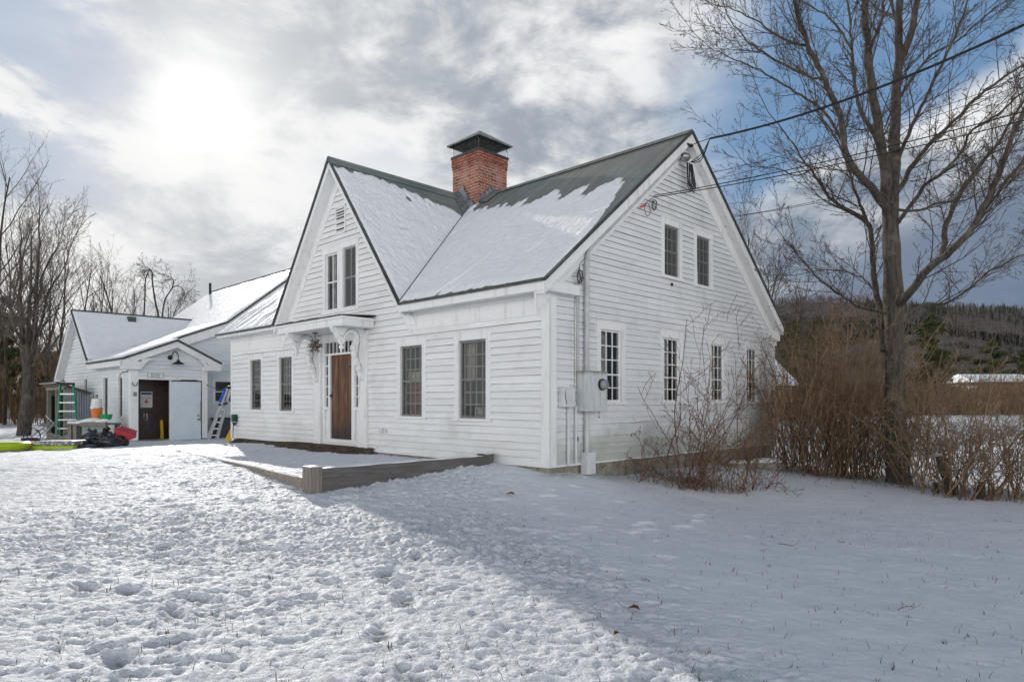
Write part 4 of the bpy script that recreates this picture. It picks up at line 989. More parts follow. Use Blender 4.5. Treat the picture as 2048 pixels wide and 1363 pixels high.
for sgn, xe in ((1, -17.38), (-1, -21.95)):
    ze = 4.18-.88*abs(xe-CGX); ym = 2.2
    plane_slab(m2, ((CGX, WFY-.27, 4.18), (CGX, ym, 4.18), (xe, ym if sgn < 0 else -.4, ze), (xe, WFY-.27, ze)), (.88*sgn, 0, 1), .05)
m2.build('roof', MAT['roof_metal'], wing)
m2 = MB()
e = .03
m2.beam((gx+.01, WRY, WRZ-.03), (gx+.01, WKY, WZK-.03), .03, .06); m2.beam((gx+.01, WKY, WZK-.03), (gx+.01, -1.2, pkz-.03), .03, .06)
m2.beam((PX+.26, -1.16, pkz-.03), (PX+.26, EYW, zEW-.03), .03, .06); m2.beam((PX+.26, -1.16, pkz-.03), (PX+.26, .12, pkz-.67), .03, .06); m2.beam((PX+.26, EYW-.01, zEW-.03), (-17.35, EYW-.01, zEW-.03), .03, .06)
m2.beam((CGX, WFY-.28, 4.15), (-17.38, WFY-.28, 4.15-.88*2.02), .03, .06); m2.beam((CGX, WFY-.28, 4.19), (CGX, 2.2, 4.19), .10, .03); m2.beam((WLX-.2, WRY, WRZ+.01), (gx, WRY, WRZ+.01), .12, .04)
m2.build('drip_edge', MAT['roof_edge'], wing)
m2 = MB()
def trimstrip(pts, x0, x1, t0, t1, ax='x'):
    for (y0_, z0_), (y1_, z1_) in zip(pts, pts[1:]):
        vs = []
        for y_, z_ in ((y0_, z0_), (y1_, z1_)):
            for a, t in ((x0, t0), (x1, t0), (x1, t1), (x0, t1)): vs.append((a, y_, z_-t) if ax == 'x' else (y_, a, z_-t))
        m2.add(vs, ((0, 3, 2, 1), (4, 5, 6, 7), (0, 1, 5, 4), (1, 2, 6, 5), (2, 3, 7, 6), (3, 0, 4, 7)))
trimstrip([(WRY, WRZ), (WKY, WZK), (-1.2, pkz)], WGX, gx-.003, .06, .34)
trimstrip([(EYW, zEW), (-1.16, pkz), (.12, pkz-.64)], PX+.0, PX+.24, .055, .24)
trimstrip([(-21.95, 4.18-.88*2.55), (CGX, 4.18), (-17.38, 4.18-.88*2.02)], WFY-.265, WFY+.01, .055, .10, 'y')
trimstrip([(-21.95, 4.18-.88*2.55), (CGX, 4.18), (-17.38, 4.18-.88*2.02)], WFY-.268, WFY-.24, .055, .22, 'y')
m2.box(-17.35, PX+.2, EYW+.01, WFY+.0, zEW-.22, zEW-.045)
for a, b in ((EYW, -2.12), (-.33, .10)):   # square returns of the entrance gable
    m2.box(PX+.02, PX+.235, a, b, 1.98 if a < -1 else 2.0, zEW-.09)
m2.prism([(-2.12, 2.0), (-2.05, 2.12), (-1.95, 2.22), (-1.8, 2.3), (-2.12, 2.3)], lambda a, b: Vector((PX+.03, a, b)), lambda a, b: Vector((PX+.22, a, b)))
m2.prism([(-.33, 2.02), (-.36, 2.14), (-.44, 2.24), (-.55, 2.31), (-.33, 2.31)], lambda a, b: Vector((PX+.03, a, b)), lambda a, b: Vector((PX+.22, a, b)))
m2.build('rake_board', MAT['trim_clean'], wing)
m2 = MB(); m2.tube([(-22.7, 3.30, 5.6), (-22.7, 3.30, 6.25)], .055, 10); m2.build('vent_pipe', MAT['black_iron'], wing)
m2 = MB(); m2.box(-19.25, -19.02, -.95, -.70, 3.85, 4.08); m2.build('roof_vent', MAT['roof_edge'], wing)
# wing snow
def T_w1(X, Y):
    m = np.minimum(gx-.02-X, X-WLX); m = np.minimum(m, (WRY-.05-Y)); m = np.minimum(m, (wroof(X, Y)-np.where(np.abs(X-CGX) < 2.6, wcross(X, Y), -9))*.8)
    lump = .05+.012*fbm(X*3, Y*1.2, 3, 61)-.03*np.clip(fbm(X*8, Y*1.2, 2, 63)-.25, 0, 1)*sstep(-17, -15, X)*2
    return np.minimum(np.clip(m/.06, -.5, 1)*lump, lump)
snow_sheet('roof_snow', lambda X, Y: wroof(X, Y), T_w1, WLX-.1, gx, -1.14, WRY, .06, 'smooth snow on the long main roof of the kitchen wing')
def T_w2(X, Y):
    m = np.minimum(PX+.23-X, X+17.35); m = np.minimum(m, Y-EYW); m = np.minimum(m, (wroof(X, Y)-np.where(np.abs(X-CGX) < 2.1, wcross(X, Y), -9))*.8)
    lump = .05+.012*fbm(X*3, Y*2, 3, 65); return np.minimum(np.clip(m/.06, -.5, 1)*lump, lump)
snow_sheet('roof_snow', lambda X, Y: wroof(X, Y), T_w2, -17.35, PX+.23, EYW, -1.14, .04, 'snow on the low eave beside the delivery entrance')
snow_sheet('roof_snow', lambda X, Y: pkz-.5*(Y+1.16), lambda X, Y: (.035+.01*fbm(X*4, Y*4, 2, 67))*np.clip(np.minimum(PX+.22-X, .12-Y)/.05, -.5, 1), WGX+.02, PX+.24, -1.16, .12, .03, 'thin snow on the right slope of the entrance gable')
def T_w3(X, Y):
    m = np.minimum(X-CGX-.03, -17.40-X+.02*fbm(X*3, Y*3, 2, 4)); m = np.minimum(m, Y-(WFY-.25)); m = np.minimum(m, (wcross(X, Y)-wroof(X, Y))*.8+.03)
    lump = .05+.012*fbm(X*2, Y*2, 3, 71); return np.minimum(np.clip(m/.06, -.5, 1)*lump, lump)
snow_sheet('roof_snow', lambda X, Y: wcross(X, Y), T_w3, CGX, -17.35, WFY-.27, 2.2, .05, 'smooth shaded snow on the far left cross gable of the wing')

# fixed fittings of the wing
m2 = MB()
pbox(m2, Pp, -1.914, -1.483, .028, .038, 1.75, 1.885); sg = m2.build('sign', MAT['sign_white'], wing)
m2 = MB()
for a, b, c, d in ((-1.914, -1.483, 1.75, 1.757), (-1.914, -1.483, 1.878, 1.885), (-1.914, -1.907, 1.757, 1.878), (-1.49, -1.483, 1.757, 1.878)): pbox(m2, Pp, a, b, .037, .041, c, d)
m2.build('sign_border', MAT['ink'], sg)
def text(parent, s, size, P0, m, name, ext=.001):
    cu = bpy.data.curves.new(name, 'FONT'); cu.body = s; cu.size = size; cu.extrude = ext; cu.align_x = 'CENTER'; cu.align_y = 'CENTER'; cu.space_character = 1.15; cu.offset = size*.012
    ot = bpy.data.objects.new(name, cu); COL.objects.link(ot); bpy.context.view_layer.update()
    dg = bpy.context.evaluated_depsgraph_get(); me = bpy.data.meshes.new_from_object(ot.evaluated_get(dg)); bpy.data.objects.remove(ot)
    o = bpy.data.objects.new(name, me); COL.objects.link(o); me.materials.clear(); me.materials.append(m)
    o.parent = parent; o.matrix_local = Matrix.Translation(P0) @ Matrix.Rotation(pi/2, 4, 'Z') @ Matrix.Rotation(pi/2, 4, 'X'); return o
text(sg, "KITCHEN", .050, Pp(-1.70, .0415, 1.845), MAT['ink'], 'lettering'); text(sg, "DELIVERIES", .046, Pp(-1.70, .0415, 1.79), MAT['ink'], 'lettering')
m2 = MB(); lb = Pp(-1.30, .03, 2.36); m2.lathe(None, [(.07, 0), (.068, .015), (.03, .03)], 14, Matrix.Translation(lb) @ Matrix.Rotation(pi/2, 4, 'Y'))
arc = [lb+Vector((.03, 0, 0))]+[lb+Vector((.16-.13*cos(a), .04+.03*a, .16*sin(a)+.02)) for a in np.linspace(.1, pi, 9)]; arc.append(arc[-1]+Vector((0, 0, -.10)))
m2.tube(arc, .014, 8); lamp = m2.build('barn_lamp', MAT['black_iron'], wing, smooth=True)
e_ = arc[-1]; m2 = MB(); m2.lathe(e_, [(.03, .01), (.045, .0), (.05, -.04), (.09, -.06), (.17, -.11), (.172, -.12), (.16, -.115), (.08, -.07), (.03, -.03)], 20); m2.build('lamp_shade', MAT['black_iron'], lamp, smooth=True)
m2 = MB(); m2.tube([Pp(-2.245+.058*sin(a)*(1 if abs(a) < 2 else .85), .045, 1.60-.062*cos(a)) for a in np.linspace(-2.6, 2.6, 16)], .009, 6)
m2 = MB(); m2.tube([Pp(-2.24+.062*cos(a), .045, 1.585+.075*sin(a)) for a in np.linspace(pi*1.0-.35, 2*pi+.35, 16)], [.010]*16, 6)
hs_ = m2.build('horseshoe', MAT['black_iron'], wing)
m2 = MB(); pbox(m2, Pp, -2.275, -2.20, .028, .055, 1.22, 1.33); kb = m2.build('key_box', MAT['black_iron'], wing)
m2 = MB(); pbox(m2, Pp, -2.262, -2.213, .055, .060, 1.24, 1.315); m2.build('keypad', MAT['steel'], kb)
m2 = MB(); m2.tube([Pw(-13.9, .05, 2.06), Pw(-13.9, .05, 1.95), Pw(-14.0, .05, 1.93), Pw(-14.45, .05, 1.92), Pw(-14.65, .05, 1.86), Pw(-14.72, .04, 1.78)], .010, 5); m2.sphere(Pw(-13.9, .06, 2.08), .03, 6); m2.build('cable', MAT['black_rubber'], wing)
# twin flood lamps on the left corner
m2 = MB(); c = Pw(-21.5, .12, 1.75)
m2.tube([Pw(-21.6, .0, 1.8), c], .03, 6); fl = m2.build('flood_lamp', MAT['black_iron'], wing)
m2 = MB(); m2.sphere(c+Vector((.0, -.12, .02)), .085, 10); m2.sphere(c+Vector((.28, -.12, -.14)), .085, 10); m2.build('bulb', MAT['sign_white'], fl)

# ================================================================== GROUND
CP = [  # world x, y, snow height
 (0, 1, .28), (-3, 1, .30), (3, 1, .18), (0, 3.5, .30), (-3, 4, .32), (3, 4.5, .12), (-2.8, 8.9, .345), (-1.0, 9.2, .33), (0.2, 10.6, .43), (.75, 10.85, .44), (-5, 9, .33), (-3.8, 10.3, .43), (-8, 10, .27),
 (-9.0, 15.9, .49), (-5.4, 12.2, .50), (-12, 17.2, .37), (-16, 17.5, .33), (-18, 24.5, .22), (-12, 20.5, .34), (2.7, 12.9, .25), (1.6, 11.6, .32), (4.0, 13.9, .18), (6.5, 17.2, .05), (3.2, 12.0, .0), (2.2, 12.2, .15), (1.6, 10.2, .20),
 (5, 11, -.12), (6.6, 14.3, -.02), (8.3, 14.3, -.1), (8.5, 12.3, -.15), (7.5, 9.8, -.12), (3.5, 7.5, .04), (0.5, 6, .27), (-2, 6, .33), (-6, 6, .31), (-8, 3, .3), (0, -8, .2), (12, 16, -.25), (14, 10, -.2), (18, 25, -.45), (10, 22, -.25), (0, 25, .4), (-25, 25, .25), (-9, 23, .28), (-12.5, 25, .19), (-16, 27, .17), (-22, 30, .05), (8, 5, -.06), (-30, 40, .25)]
CPa = np.array(CP)
def mean_h(x, y): return .28+(-.75)*sstep(-6, 18, x)*1.0*sstep(2, 14, y)-.0
def kern(d): a = d*1.732/6.0; return (1+a)*np.exp(-a)
Kd = np.sqrt(((CPa[:, None, :2]-CPa[None, :, :2])**2).sum(-1)); wts = np.linalg.solve(kern(Kd)+np.eye(len(CPa))*.004, CPa[:, 2]-mean_h(CPa[:, 0], CPa[:, 1]))
ct, st_ = cos(TH), sin(TH)
def to_local(X, Y): a = X-DX; b = Y-DY; return a*ct-b*st_, a*st_+b*ct
def inside_terrace(lx, ly):
    t = np.clip((-1.3-lx)/10.1, 0, 1); edge = -3.60+1.0*t**.8
    return sstep(-.02, .05, ly-edge)*sstep(.0, .06, -1.35-lx)*sstep(11.6, 9.5, -lx)
def ground_base(X, Y):
    h = mean_h(X, Y)
    for i in range(len(CPa)): h = h+wts[i]*kern(np.sqrt((X-CPa[i, 0])**2+(Y-CPa[i, 1])**2))
    lx, ly = to_local(X, Y)
    terr = .50+.02*np.clip(-ly, 0, 3.5)
    m = inside_terrace(lx, ly)
    h = h*(1-m)+terr*m
    # far right: field dips then rises to the bank and the foot of the hill
    d = np.sqrt(X*X+Y*Y)
    h = h+sstep(70, 140, Y)*sstep(-20, 40, X)*1.2
    return h
FOOT = []
R = random.Random(31)
for (ox, oy, dx, dy, n) in ((-3.0, 2.6, .62, .72, 12), (-1.6, 2.7, -.35, .8, 12), (-4.8, 4.8, .75, .35, 12), (-.6, 3.2, -.1, .75, 7), (-5.6, 8.2, .8, .15, 10), (-3.6, 3.6, -.55, .5, 9), (-2.2, 4.4, -.8, .45, 8)):
    a = atan2(dy, dx)
    for i in range(n):
        s = (1 if i % 2 else -1)*.11; FOOT.append((ox+dx*i*.85-sin(a)*s+R.uniform(-.08, .08), oy+dy*i*.85+cos(a)*s+R.uniform(-.08, .08), a+R.uniform(-.3, .3), R.uniform(.032, .055), R.uniform(.85, 1.1)))
for i in range(900):
    FOOT.append((R.uniform(-11, 1.6), R.uniform(1.8, 16)**1.0, R.uniform(-.5, .9), R.uniform(.010, .026), R.uniform(.28, .75)))
for i in range(14): FOOT.append((.6+i*.55+R.uniform(-.06, .06), 8.3-.12*i+R.uniform(-.12, .12), .2+R.uniform(-.4, .4), R.uniform(.010, .02), R.uniform(.5, .8)))
for i in range(16): FOOT.append((R.uniform(0, 7), R.uniform(3, 10), R.uniform(0, 3), R.uniform(.006, .012), R.uniform(.3, .6)))
def sunside(X, Y):  # trampled, crusted part of the lawn left of the house
    return sstep(.9, -.5, X+.10*(Y-4)-.9*(sstep(9, 3, Y))-.2)*1.0
def ground_detail(X, Y):
    lx, ly = to_local(X, Y); r = sunside(X, Y)
    nearw = sstep(0, 1, 0*X+1)
    r = r*(1-.30*inside_terrace(lx, ly))
    fade = sstep(60, 15, Y); r0 = r; r = r*(.62+.62*sstep(-.30, .35, fbm(X*.55, Y*.7, 2, 101)))
    h = (.016*fbm(X*1.6, Y*1.9, 3, 81)+r*(.036*fbm(X*3.2, Y*4.6, 3, 83, .6)+.046*np.abs(fbm(X*8, Y*12, 3, 87, .65))+.036*fbm(X*19, Y*27, 4, 89, .68))+(1-r)*(.007*fbm(X*7, Y*7, 3, 91)+.004*fbm(X*22, Y*22, 3, 93)))*(.25+.75*fade)
    melt = np.zeros_like(X)
    for fx, fy, a, dp, sc in FOOT:
        sel = (np.abs(X-fx) < .35) & (np.abs(Y-fy) < .35)
        if not sel.any(): continue
        ax = X[sel]-fx; ay = Y[sel]-fy; u = (ax*cos(a)+ay*sin(a))/(.17*sc); v = (-ax*sin(a)+ay*cos(a))/(.085*sc)
        u = u+.25*vnoise(X[sel]*9, Y[sel]*9, 3); v = v+.35*vnoise(X[sel]*9+40, Y[sel]*9, 5)
        q = np.sqrt(u*u+v*v); prof = -dp*.85*sstep(1.25, .3, q)+.30*dp*np.exp(-((q-1.25)/.22)**2)
        h[sel] += prof
        if dp > .034: melt[sel] = np.maximum(melt[sel], sstep(.75, .35, q)*.55*(dp/.05))
    # grass tips through thin snow; more beneath the hedge
    return h, melt, r0
def axis(lo, hi, c0, c1, st, g):
    a = list(np.arange(c0, c1, st)); x = c1; s = st
    while x < hi: a.append(x); s *= g; x += s
    a.append(hi); x = c0; s = st; b = []
    while x > lo: s *= g; x -= s; b.append(max(x, lo))
    return np.array(sorted(set(b))+a)
xs = axis(-1600, 1800, -6.2, 6.0, .021, 1.035); ys = np.array([y for y in axis(-60, 2600, 2.3, 12.5, .026, 1.03) if not 2.31 < y < 6.3]); ys = np.sort(np.concatenate([ys, np.arange(2.32, 6.3, .017)]))
GX, GY = np.meshgrid(xs, ys, indexing='ij')
gb = ground_base(GX.ravel(), GY.ravel()).reshape(GX.shape); gd_, gm, gr_ = ground_detail(GX, GY); GZ = gb+gd_
lx_, ly_ = to_local(GX, GY)
# snow melted back at the foot of the walls
hedge_d = np.abs((GX-6.3)*.50+(GY-15.5)*.87-0.0)
gm = np.maximum(gm, sstep(.40, .12, -ly_)*sstep(0, .1, -ly_)*sstep(-13, -12.4, lx_)*sstep(.2, 0, lx_)*.0)
gm = np.maximum(gm, .55*sstep(.55, .0, lx_)*sstep(-.1, .1, lx_)*sstep(-.5, 0, ly_)*sstep(9.4, 8.8, ly_))
hx = np.array([4.6, 6.0, 7.4, 9.2, 11.5, 15]); hy_ = np.array([17.2, 15.6, 14.6, 12.9, 12.4, 12.4])
dh = np.abs(GY-np.interp(GX, hx, hy_)-.2); gm = np.maximum(gm, .50*sstep(1.3, .2, dh)*sstep(4.4, 5.2, GX)*sstep(16, 12, GX))
gm = np.maximum(gm, .40*sstep(1.1, .2, np.sqrt((GX-3.3)**2+((GY-12.6)*1.3)**2)))
nx, ny = GX.shape; idx = np.arange(nx*ny).reshape(nx, ny)
F = np.stack([idx[:-1, :-1], idx[1:, :-1], idx[1:, 1:], idx[:-1, 1:]], -1).reshape(-1, 4)
ground = fast_mesh('ground', np.stack([GX.ravel(), GY.ravel(), GZ.ravel()], 1), F, MAT['snow_ground'], smooth=True)
for nm, ar in (('melt', gm), ('rough', gr_)):
    at_ = ground.data.attributes.new(nm, 'FLOAT', 'POINT'); at_.data.foreach_set('value', ar.astype(np.float32).ravel())
tag(ground, kind='structure')
def gh(x, y):
    X = np.array([float(x)]); Y = np.array([float(y)]); return float(ground_base(X, Y)[0])
# soil along the foundation in front of the door
m = MB(); N = 60; R = random.Random(5)
pts = []
for i in range(N+1):
    x_ = -11.9+6.9*i/N; wdt = .25+.50*float(sstep(-10, -7.5, x_))*float(sstep(-4.9, -5.9, x_))+.08*R.uniform(-1, 1)+.1*sin(i*.7)
    row = []
    for j in range(9):
        t = j/8; y_ = .0-wdt*t-.04; row.append((x_, y_, -.075+.10*(1-t)**.7*(.5+.5*float(sstep(-10, -8, x_)))+R.uniform(-.025, .025)*(1-abs(2*t-1))-.09*t**3))
    pts.append(row)
for i in range(N):
    for j in range(8): m.quad(pts[i][j], pts[i+1][j], pts[i+1][j+1], pts[i][j+1])
so_ = m.build('soil', MAT['soil'], None, recalc=False, smooth=True, mat=HM @ Matrix.Translation((0, 0, .03))); tag(so_, kind='structure')
# timber edging + board
brd = thing_at('retaining_board', (0, 0, 0), 'wide dark grey plank wall capped with thin snow, running out from the house corner', 'retaining wall', mat=HM)
m = MB(); m.box(-1.24, -1.16, -3.46, -.32, -.62, .125); m.build('plank', MAT['board_grey'], brd, bevel=.004)
m = MB(); m.box(-1.38, -1.245, -3.46, -.32, -.62, .115); m.build('plank', MAT['board_grey'], brd)
m = MB(); m.box(-1.40, -1.15, -3.64, -3.465, -.62, .155); m.build('post', MAT['old_timber'], brd, bevel=.006)
m = MB(); m.box(-1.40, -1.152, -.315, -.14, -.62, .15); m.build('post', MAT['board_grey'], brd, bevel=.006)
m = MB(); R = random.Random(3)
def snowcap(name, pts, wd, th, label, M=HM, seed=1):
    """little loaf of snow along a line"""
    mm = MB(); R = random.Random(seed); n = len(pts); K = 7; rows = []
    for i, p in enumerate(pts):
        p = Vector(p); d = (Vector(pts[min(i+1, n-1)])-Vector(pts[max(0, i-1)])).normalized(); r = Vector((d.y, -d.x, 0)).normalized(); t = th*R.uniform(.55, 1.15); e = .25 if i in (0, n-1) else 1
        rows.append([p+r*(wd*.5*cos(pi*k/(K-1)))*(.9+.1*R.random())+Vector((0, 0, t*e*sin(pi*k/(K-1))**.55)) for k in range(K)])
    for i in range(n-1):
        for k in range(K-1): mm.quad(rows[i][k], rows[i+1][k], rows[i+1][k+1], rows[i][k+1])
    o = mm.build(name, MAT['snow_roof'], None, smooth=True, recalc=False, mat=M); return tag(o, label, 'snow', kind='stuff')
snowcap('board_snow', [(-1.24-.03*sin(i), -3.42+i*.125, .124) for i in range(25)], .16, .022, 'thin strip of snow lying along the top of the grey plank wall')
snowcap('board_snow', [(-1.275, -3.645+i*.03, .154) for i in range(7)], .25, .018, 'snow cap on the near post of the plank wall', seed=4)
snowcap('board_snow', [(-1.275, -.32+i*.03, .149) for i in range(7)], .24, .03, 'snow cap on the far post of the plank wall', seed=5)
edge = []
for i in range(30):
    t = i/29; lx = -1.42-9.9*t; ly = -3.60+1.0*t**.8; edge.append((lx, ly))
tl = thing_at('timber_edging', (0, 0, 0), 'long low row of landscape timbers edging the raised snowy bed', 'edging', mat=HM)
for a, b in ((0, 8), (8, 16), (16, 24), (24, 29)):
    m = MB(); top = lambda i: -.005-.0*i
    m.beam((*edge[a], -.085-.002*a), (*edge[b], -.085-.002*b), .07, .15); m.build('timber', MAT['timber'], tl, bevel=.008)
snowcap('edging_snow', [(edge[i][0]+k/6*(edge[i+1][0]-edge[i][0]), edge[i][1]+.0+k/6*(edge[i+1][1]-edge[i][1]), -.014-.002*i) for i in range(28) for k in range(6)], .085, .035, 'snow lying along the top of the low timber edging', seed=6)
# small flat stone near the corner
m = MB(); m.box(-.75, -.25, -.30, -.12, -.2, -.13); o = m.build('flat_stone', MAT['foundation'], None, bevel=.02, mat=HM); tag(o, 'flat grey stone lying by the foundation at the near house corner', 'stone')
WK = 1.25; HORG = Vector((DX, DY, Z0)); WORG = Vector((.7519, 13.75, .3125))   # wing scale factor about the camera; origin of its frame so scaled
def scale_about_cam(p): return WORG+(p-HORG)*WK
# ================================================================== THINGS BESIDE THE WING
def MT(x, y, z, rz=0): return Matrix.Translation((x, y, z)) @ Matrix.Rotation(rz, 4, 'Z')
# lean-to shed
shed = thing_at('lean_to_shed', (0, 0, 0), 'small weathered lean-to shed of corrugated sheet with a dark open doorway, against the wing', 'shed', mat=HM)
S0, S1, T0, T1 = -20.1, -17.6, -3.17, -2.42
m = MB()
for a in (S0+.07, S0+1.35, S1-.06): m.box(a-.06, a+.06, T0, T0+.11, -.55, 1.50)
m.box(S0, S1, T0-.02, T0+.06, 1.44, 1.56)
for i in range(8): a = S0+.12+i*.32; m.beam((a, T0-.12, 1.61), (a, T1, 1.30), .05, .09)
m.build('frame', MAT['old_timber'], shed)
def corr(mb, P, s0, s1, za, zb, pitch=.07, amp=.012, topf=None):
    n = max(4, int((s1-s0)/pitch*4))
    for i in range(n):
        a = s0+(s1-s0)*i/n; b = s0+(s1-s0)*(i+1)/n; fa = amp*sin(2*pi*a/pitch); fb_ = amp*sin(2*pi*b/pitch)
        ta = topf(a) if topf else zb; tb = topf(b) if topf else zb
        mb.quad(P(a, fa, za), P(b, fb_, za), P(b, fb_, tb), P(a, fa, ta))
m = MB(); corr(m, lambda s, d, z: Vector((S1+d, s, z)), T0+.05, T1, -.5, 1.5, topf=lambda s: 1.53-(s-T0)*.42); m.build('side_sheet', MAT['corrugated'], shed, recalc=False)
m = MB(); corr(m, lambda s, d, z: Vector((s, T1-.06+d, z)), S0, S1, -.5, 1.2); corr(m, lambda s, d, z: Vector((S0+d, s, z)), T0, T1, -.5, 1.25); m.build('back_sheet', flat('shed_green', (.03, .06, .05), .7, var=.3), shed, recalc=False)
m = MB(); plane_slab(m, ((S0-.12, T0-.2, 1.69), (S1+.10, T0-.2, 1.69), (S1+.10, T1, 1.35), (S0-.12, T1, 1.35)), (0, .42, 1), .03); m.build('roof', MAT['roof_edge'], shed)
snowcap('shed_snow', [(S0-.05+i*.2, T0-.05, 1.645) for i in range(13)], .34, .07, 'snow along the front edge of the lean-to shed roof', seed=9)
# props, placed from image pixel columns at depths in world metres
def prop(name, px, Y, label, cat, z=None, rz=0, group=None):
    X = (px-1024)/FP*Y; return thing_at(name, (X, Y, gh(X, Y)-.02 if z is None else z), label, cat, group, rz)
# green step ladder
lad = prop('step_ladder', 134, 19.05, 'tall green fibreglass step ladder with pale aluminium steps, in front of the lean-to shed', 'ladder', z=.42, rz=.6)
m = MB()
H_ = 1.72
for s in (-1, 1):
    m.beam((s*.255, -.02, 0), (s*.155, .12, H_), .035, .075)
m.build('rail', MAT['ladder_green'], lad)
m = MB()
for s in (-1, 1): m.beam((s*.27, .75, 0), (s*.15, .20, H_-.03), .03, .03)
for z in (.3, .8, 1.3): t = z/H_; m.beam((-.27+.12*t, .75-.55*t, z), (.27-.12*t, .75-.55*t, z), .02, .02)
m.build('rear_leg', MAT['ladder_green'], lad)
for i in range(6):
    z = .22+i*.245; t = z/H_; m = MB(); hwid = .255-.10*t; m.box(-hwid, hwid, -.06+.14*t, .03+.14*t, z-.025, z+.012); m.build('step', MAT['aluminium'], lad)
m = MB(); m.box(-.19, .19, .03, .24, H_-.02, H_+.045); m.build('top_cap', MAT['black_rubber'], lad)
# work bench with snow
bench = prop('work_bench', 176, 19.0, 'old grey timber work bench with a corrugated skirt, piled with snow and buckets', 'bench', z=.40)
for x_, y_ in ((-.40, -.2), (-.22, -.25), (.62, -.25), (-.40, .3), (.62, .3)): m = MB(); m.box(x_-.05, x_+.05, y_, y_+.10, -.05, .575); m.build('leg', MAT['old_timber'], bench, bevel=.006)
m = MB(); m.box(-.46, .70, -.30, .42, .58, .63); m.box(-.02, .70, -.35, -.29, .55, .66); m.build('bench_top', MAT['old_timber'], bench, bevel=.006)
m = MB(); corr(m, lambda s, d, z: Vector((s, -.27+d, z)), .0, .66, -.02, .55, pitch=.09, amp=.014); m.build('skirt', MAT['corrugated_pale'], bench, recalc=False)
BX, BY, BZ = bench.location
snowcap('bench_snow', [(BX-.44+i*.07, BY-.05+.02*sin(i*2), BZ+.63) for i in range(8)], .55, .10, 'lumpy snow on the left half of the work bench', M=Matrix.Identity(4), seed=12)
for lb, (x_, y_, rr, hh) in (('white snow covered sack lying on the work bench below the orange bucket', (.14, -.15, .28, .08)), ('smaller white snow covered sack on the right end of the work bench', (.50, -.16, .19, .07))):
    m = MB(); m.sphere((0, 0, hh*.8), rr, 14, (1, .55, hh/rr)); m.sphere((rr*.5, .02, hh*.9), rr*.45, 10, (1.2, .7, .5)); o = m.build('snowy_sack', MAT['snow_roof'], None, smooth=True); o.location = (BX+x_, BY+y_, BZ+.63); o.rotation_euler = (0, -.12, .1); tag(o, lb, 'sack')
def bucket(name, loc, r0, r1, h, m_, label, handle=True, rot=(0, 0, 0), rim=True):
    t = thing_at(name, loc, label, 'bucket'); t.rotation_euler = rot
    m = MB(); m.lathe((0, 0, 0), [(r0*.9, 0), (r0, .01), (r1, h), (r1*.93, h), (r0*.93, .02)], 20); m.build('body', m_, t, smooth=True)
    m = MB(); m.lathe((0, 0, 0), [(r1*1.0, h*.86), (r1*1.06, h*.87), (r1*1.06, h*.90), (r1, h*.91)], 20); m.build('rim', m_, t, smooth=True)
    return t
bucket('bucket', (BX+.22, BY+.05, BZ+.70), .125, .15, .37, MAT['orange_plastic'], 'orange bucket standing on the work bench under an upturned white one')
bucket('bucket', (BX+.22, BY+.05, BZ+1.33), .125, .15, .30, MAT['white_plastic'], 'upturned white bucket stacked on top of the orange bucket', rot=(pi, .05, 0))
bucket('bucket', (BX+.50, BY+.02, BZ+.73), .13, .17, .15, MAT['green_plastic'], 'low bright green tub on the work bench beside the orange bucket')
for lb, x_, h_ in (('thin dark metal rod stuck upright left of the orange bucket', .08, .95), ('thin dark metal rod standing between the bench and the tall window', .44, .92)):
    m = MB(); m.tube([(0, 0, 0), (.01, 0, h_)], .010, 6); m.tube([(0, 0, .02), (0, 0, .05)], .016, 6); o = m.build('metal_rod', MAT['black_iron'], None); o.location = (BX+x_, BY+.12, BZ+.50); tag(o, lb, 'rod')
m = MB(); m.beam((0, 0, 0), (.16, .05, 1.0), .05, .06); m.beam((.1, .04, .80), (.26, .05, .86), .03, .04); o = m.build('timber_prop', MAT['old_timber'], None); o.location = (BX-.12, BY+.3, BZ+.45); tag(o, 'grey timber stick leaning between the ladder and the buckets', 'plank')
# rubbish bags
def bag(px, Y, w_, h_, label, seed, z=None):
    X = (px-1024)/FP*Y; t = thing_at('rubbish_bag', (X, Y, (gh(X, Y) if z is None else z)-.03), label, 'rubbish bag', 'black rubbish bags piled before the wing')
    R = random.Random(seed); K = 22; M_ = 13; vs = []; fs = []
    for i in range(M_):
        v = i/(M_-1); prof_ = sin(pi*min(v*.93+.06, 1))**.55 if v < .55 else max(.10, cos((v-.55)/.45*pi/2)**.8)
        for j in range(K):
            a = 2*pi*j/K; fold = 1+.10*sin(a*7+seed+v*3)*v+.07*sin(a*3+seed*2+v*5)+R.uniform(-.05, .05)
            vs.append((w_*.5*prof_*fold*cos(a), w_*.42*prof_*fold*sin(a), h_*v**.9+R.uniform(-.01, .01)))
    for i in range(M_-1):
        for j in range(K): j2 = (j+1) % K; fs.append((i*K+j, i*K+j2, (i+1)*K+j2, (i+1)*K+j))
    m = MB().add(vs, fs); m.build('sack', MAT['bag_black'], t, recalc=False)
    m = MB()
    for k_ in range(3):
        a = R.uniform(0, 6); c = Vector((0, 0, h_*.96)); m.sphere(c+Vector((.05*cos(a), .05*sin(a), .03)), .06, 6, (1, .5, .9))
    for k_ in range(2): a = R.uniform(0, 6); m.add([(0, 0, h_), (.12*cos(a), .12*sin(a), h_+.10), (.15*cos(a+.5), .15*sin(a+.5), h_+.02), (.05*cos(a+.9), .05*sin(a+.9), h_-.03)], ((0, 1, 2, 3),))
    m.build('knot', MAT['bag_black'], t, recalc=False)
bag(186, 18.5, .62, .48, 'large knotted black rubbish bag in front of the corrugated bench skirt', 3)
bag(212, 18.9, .50, .50, 'black rubbish bag with a loose top, behind the other bags', 5)
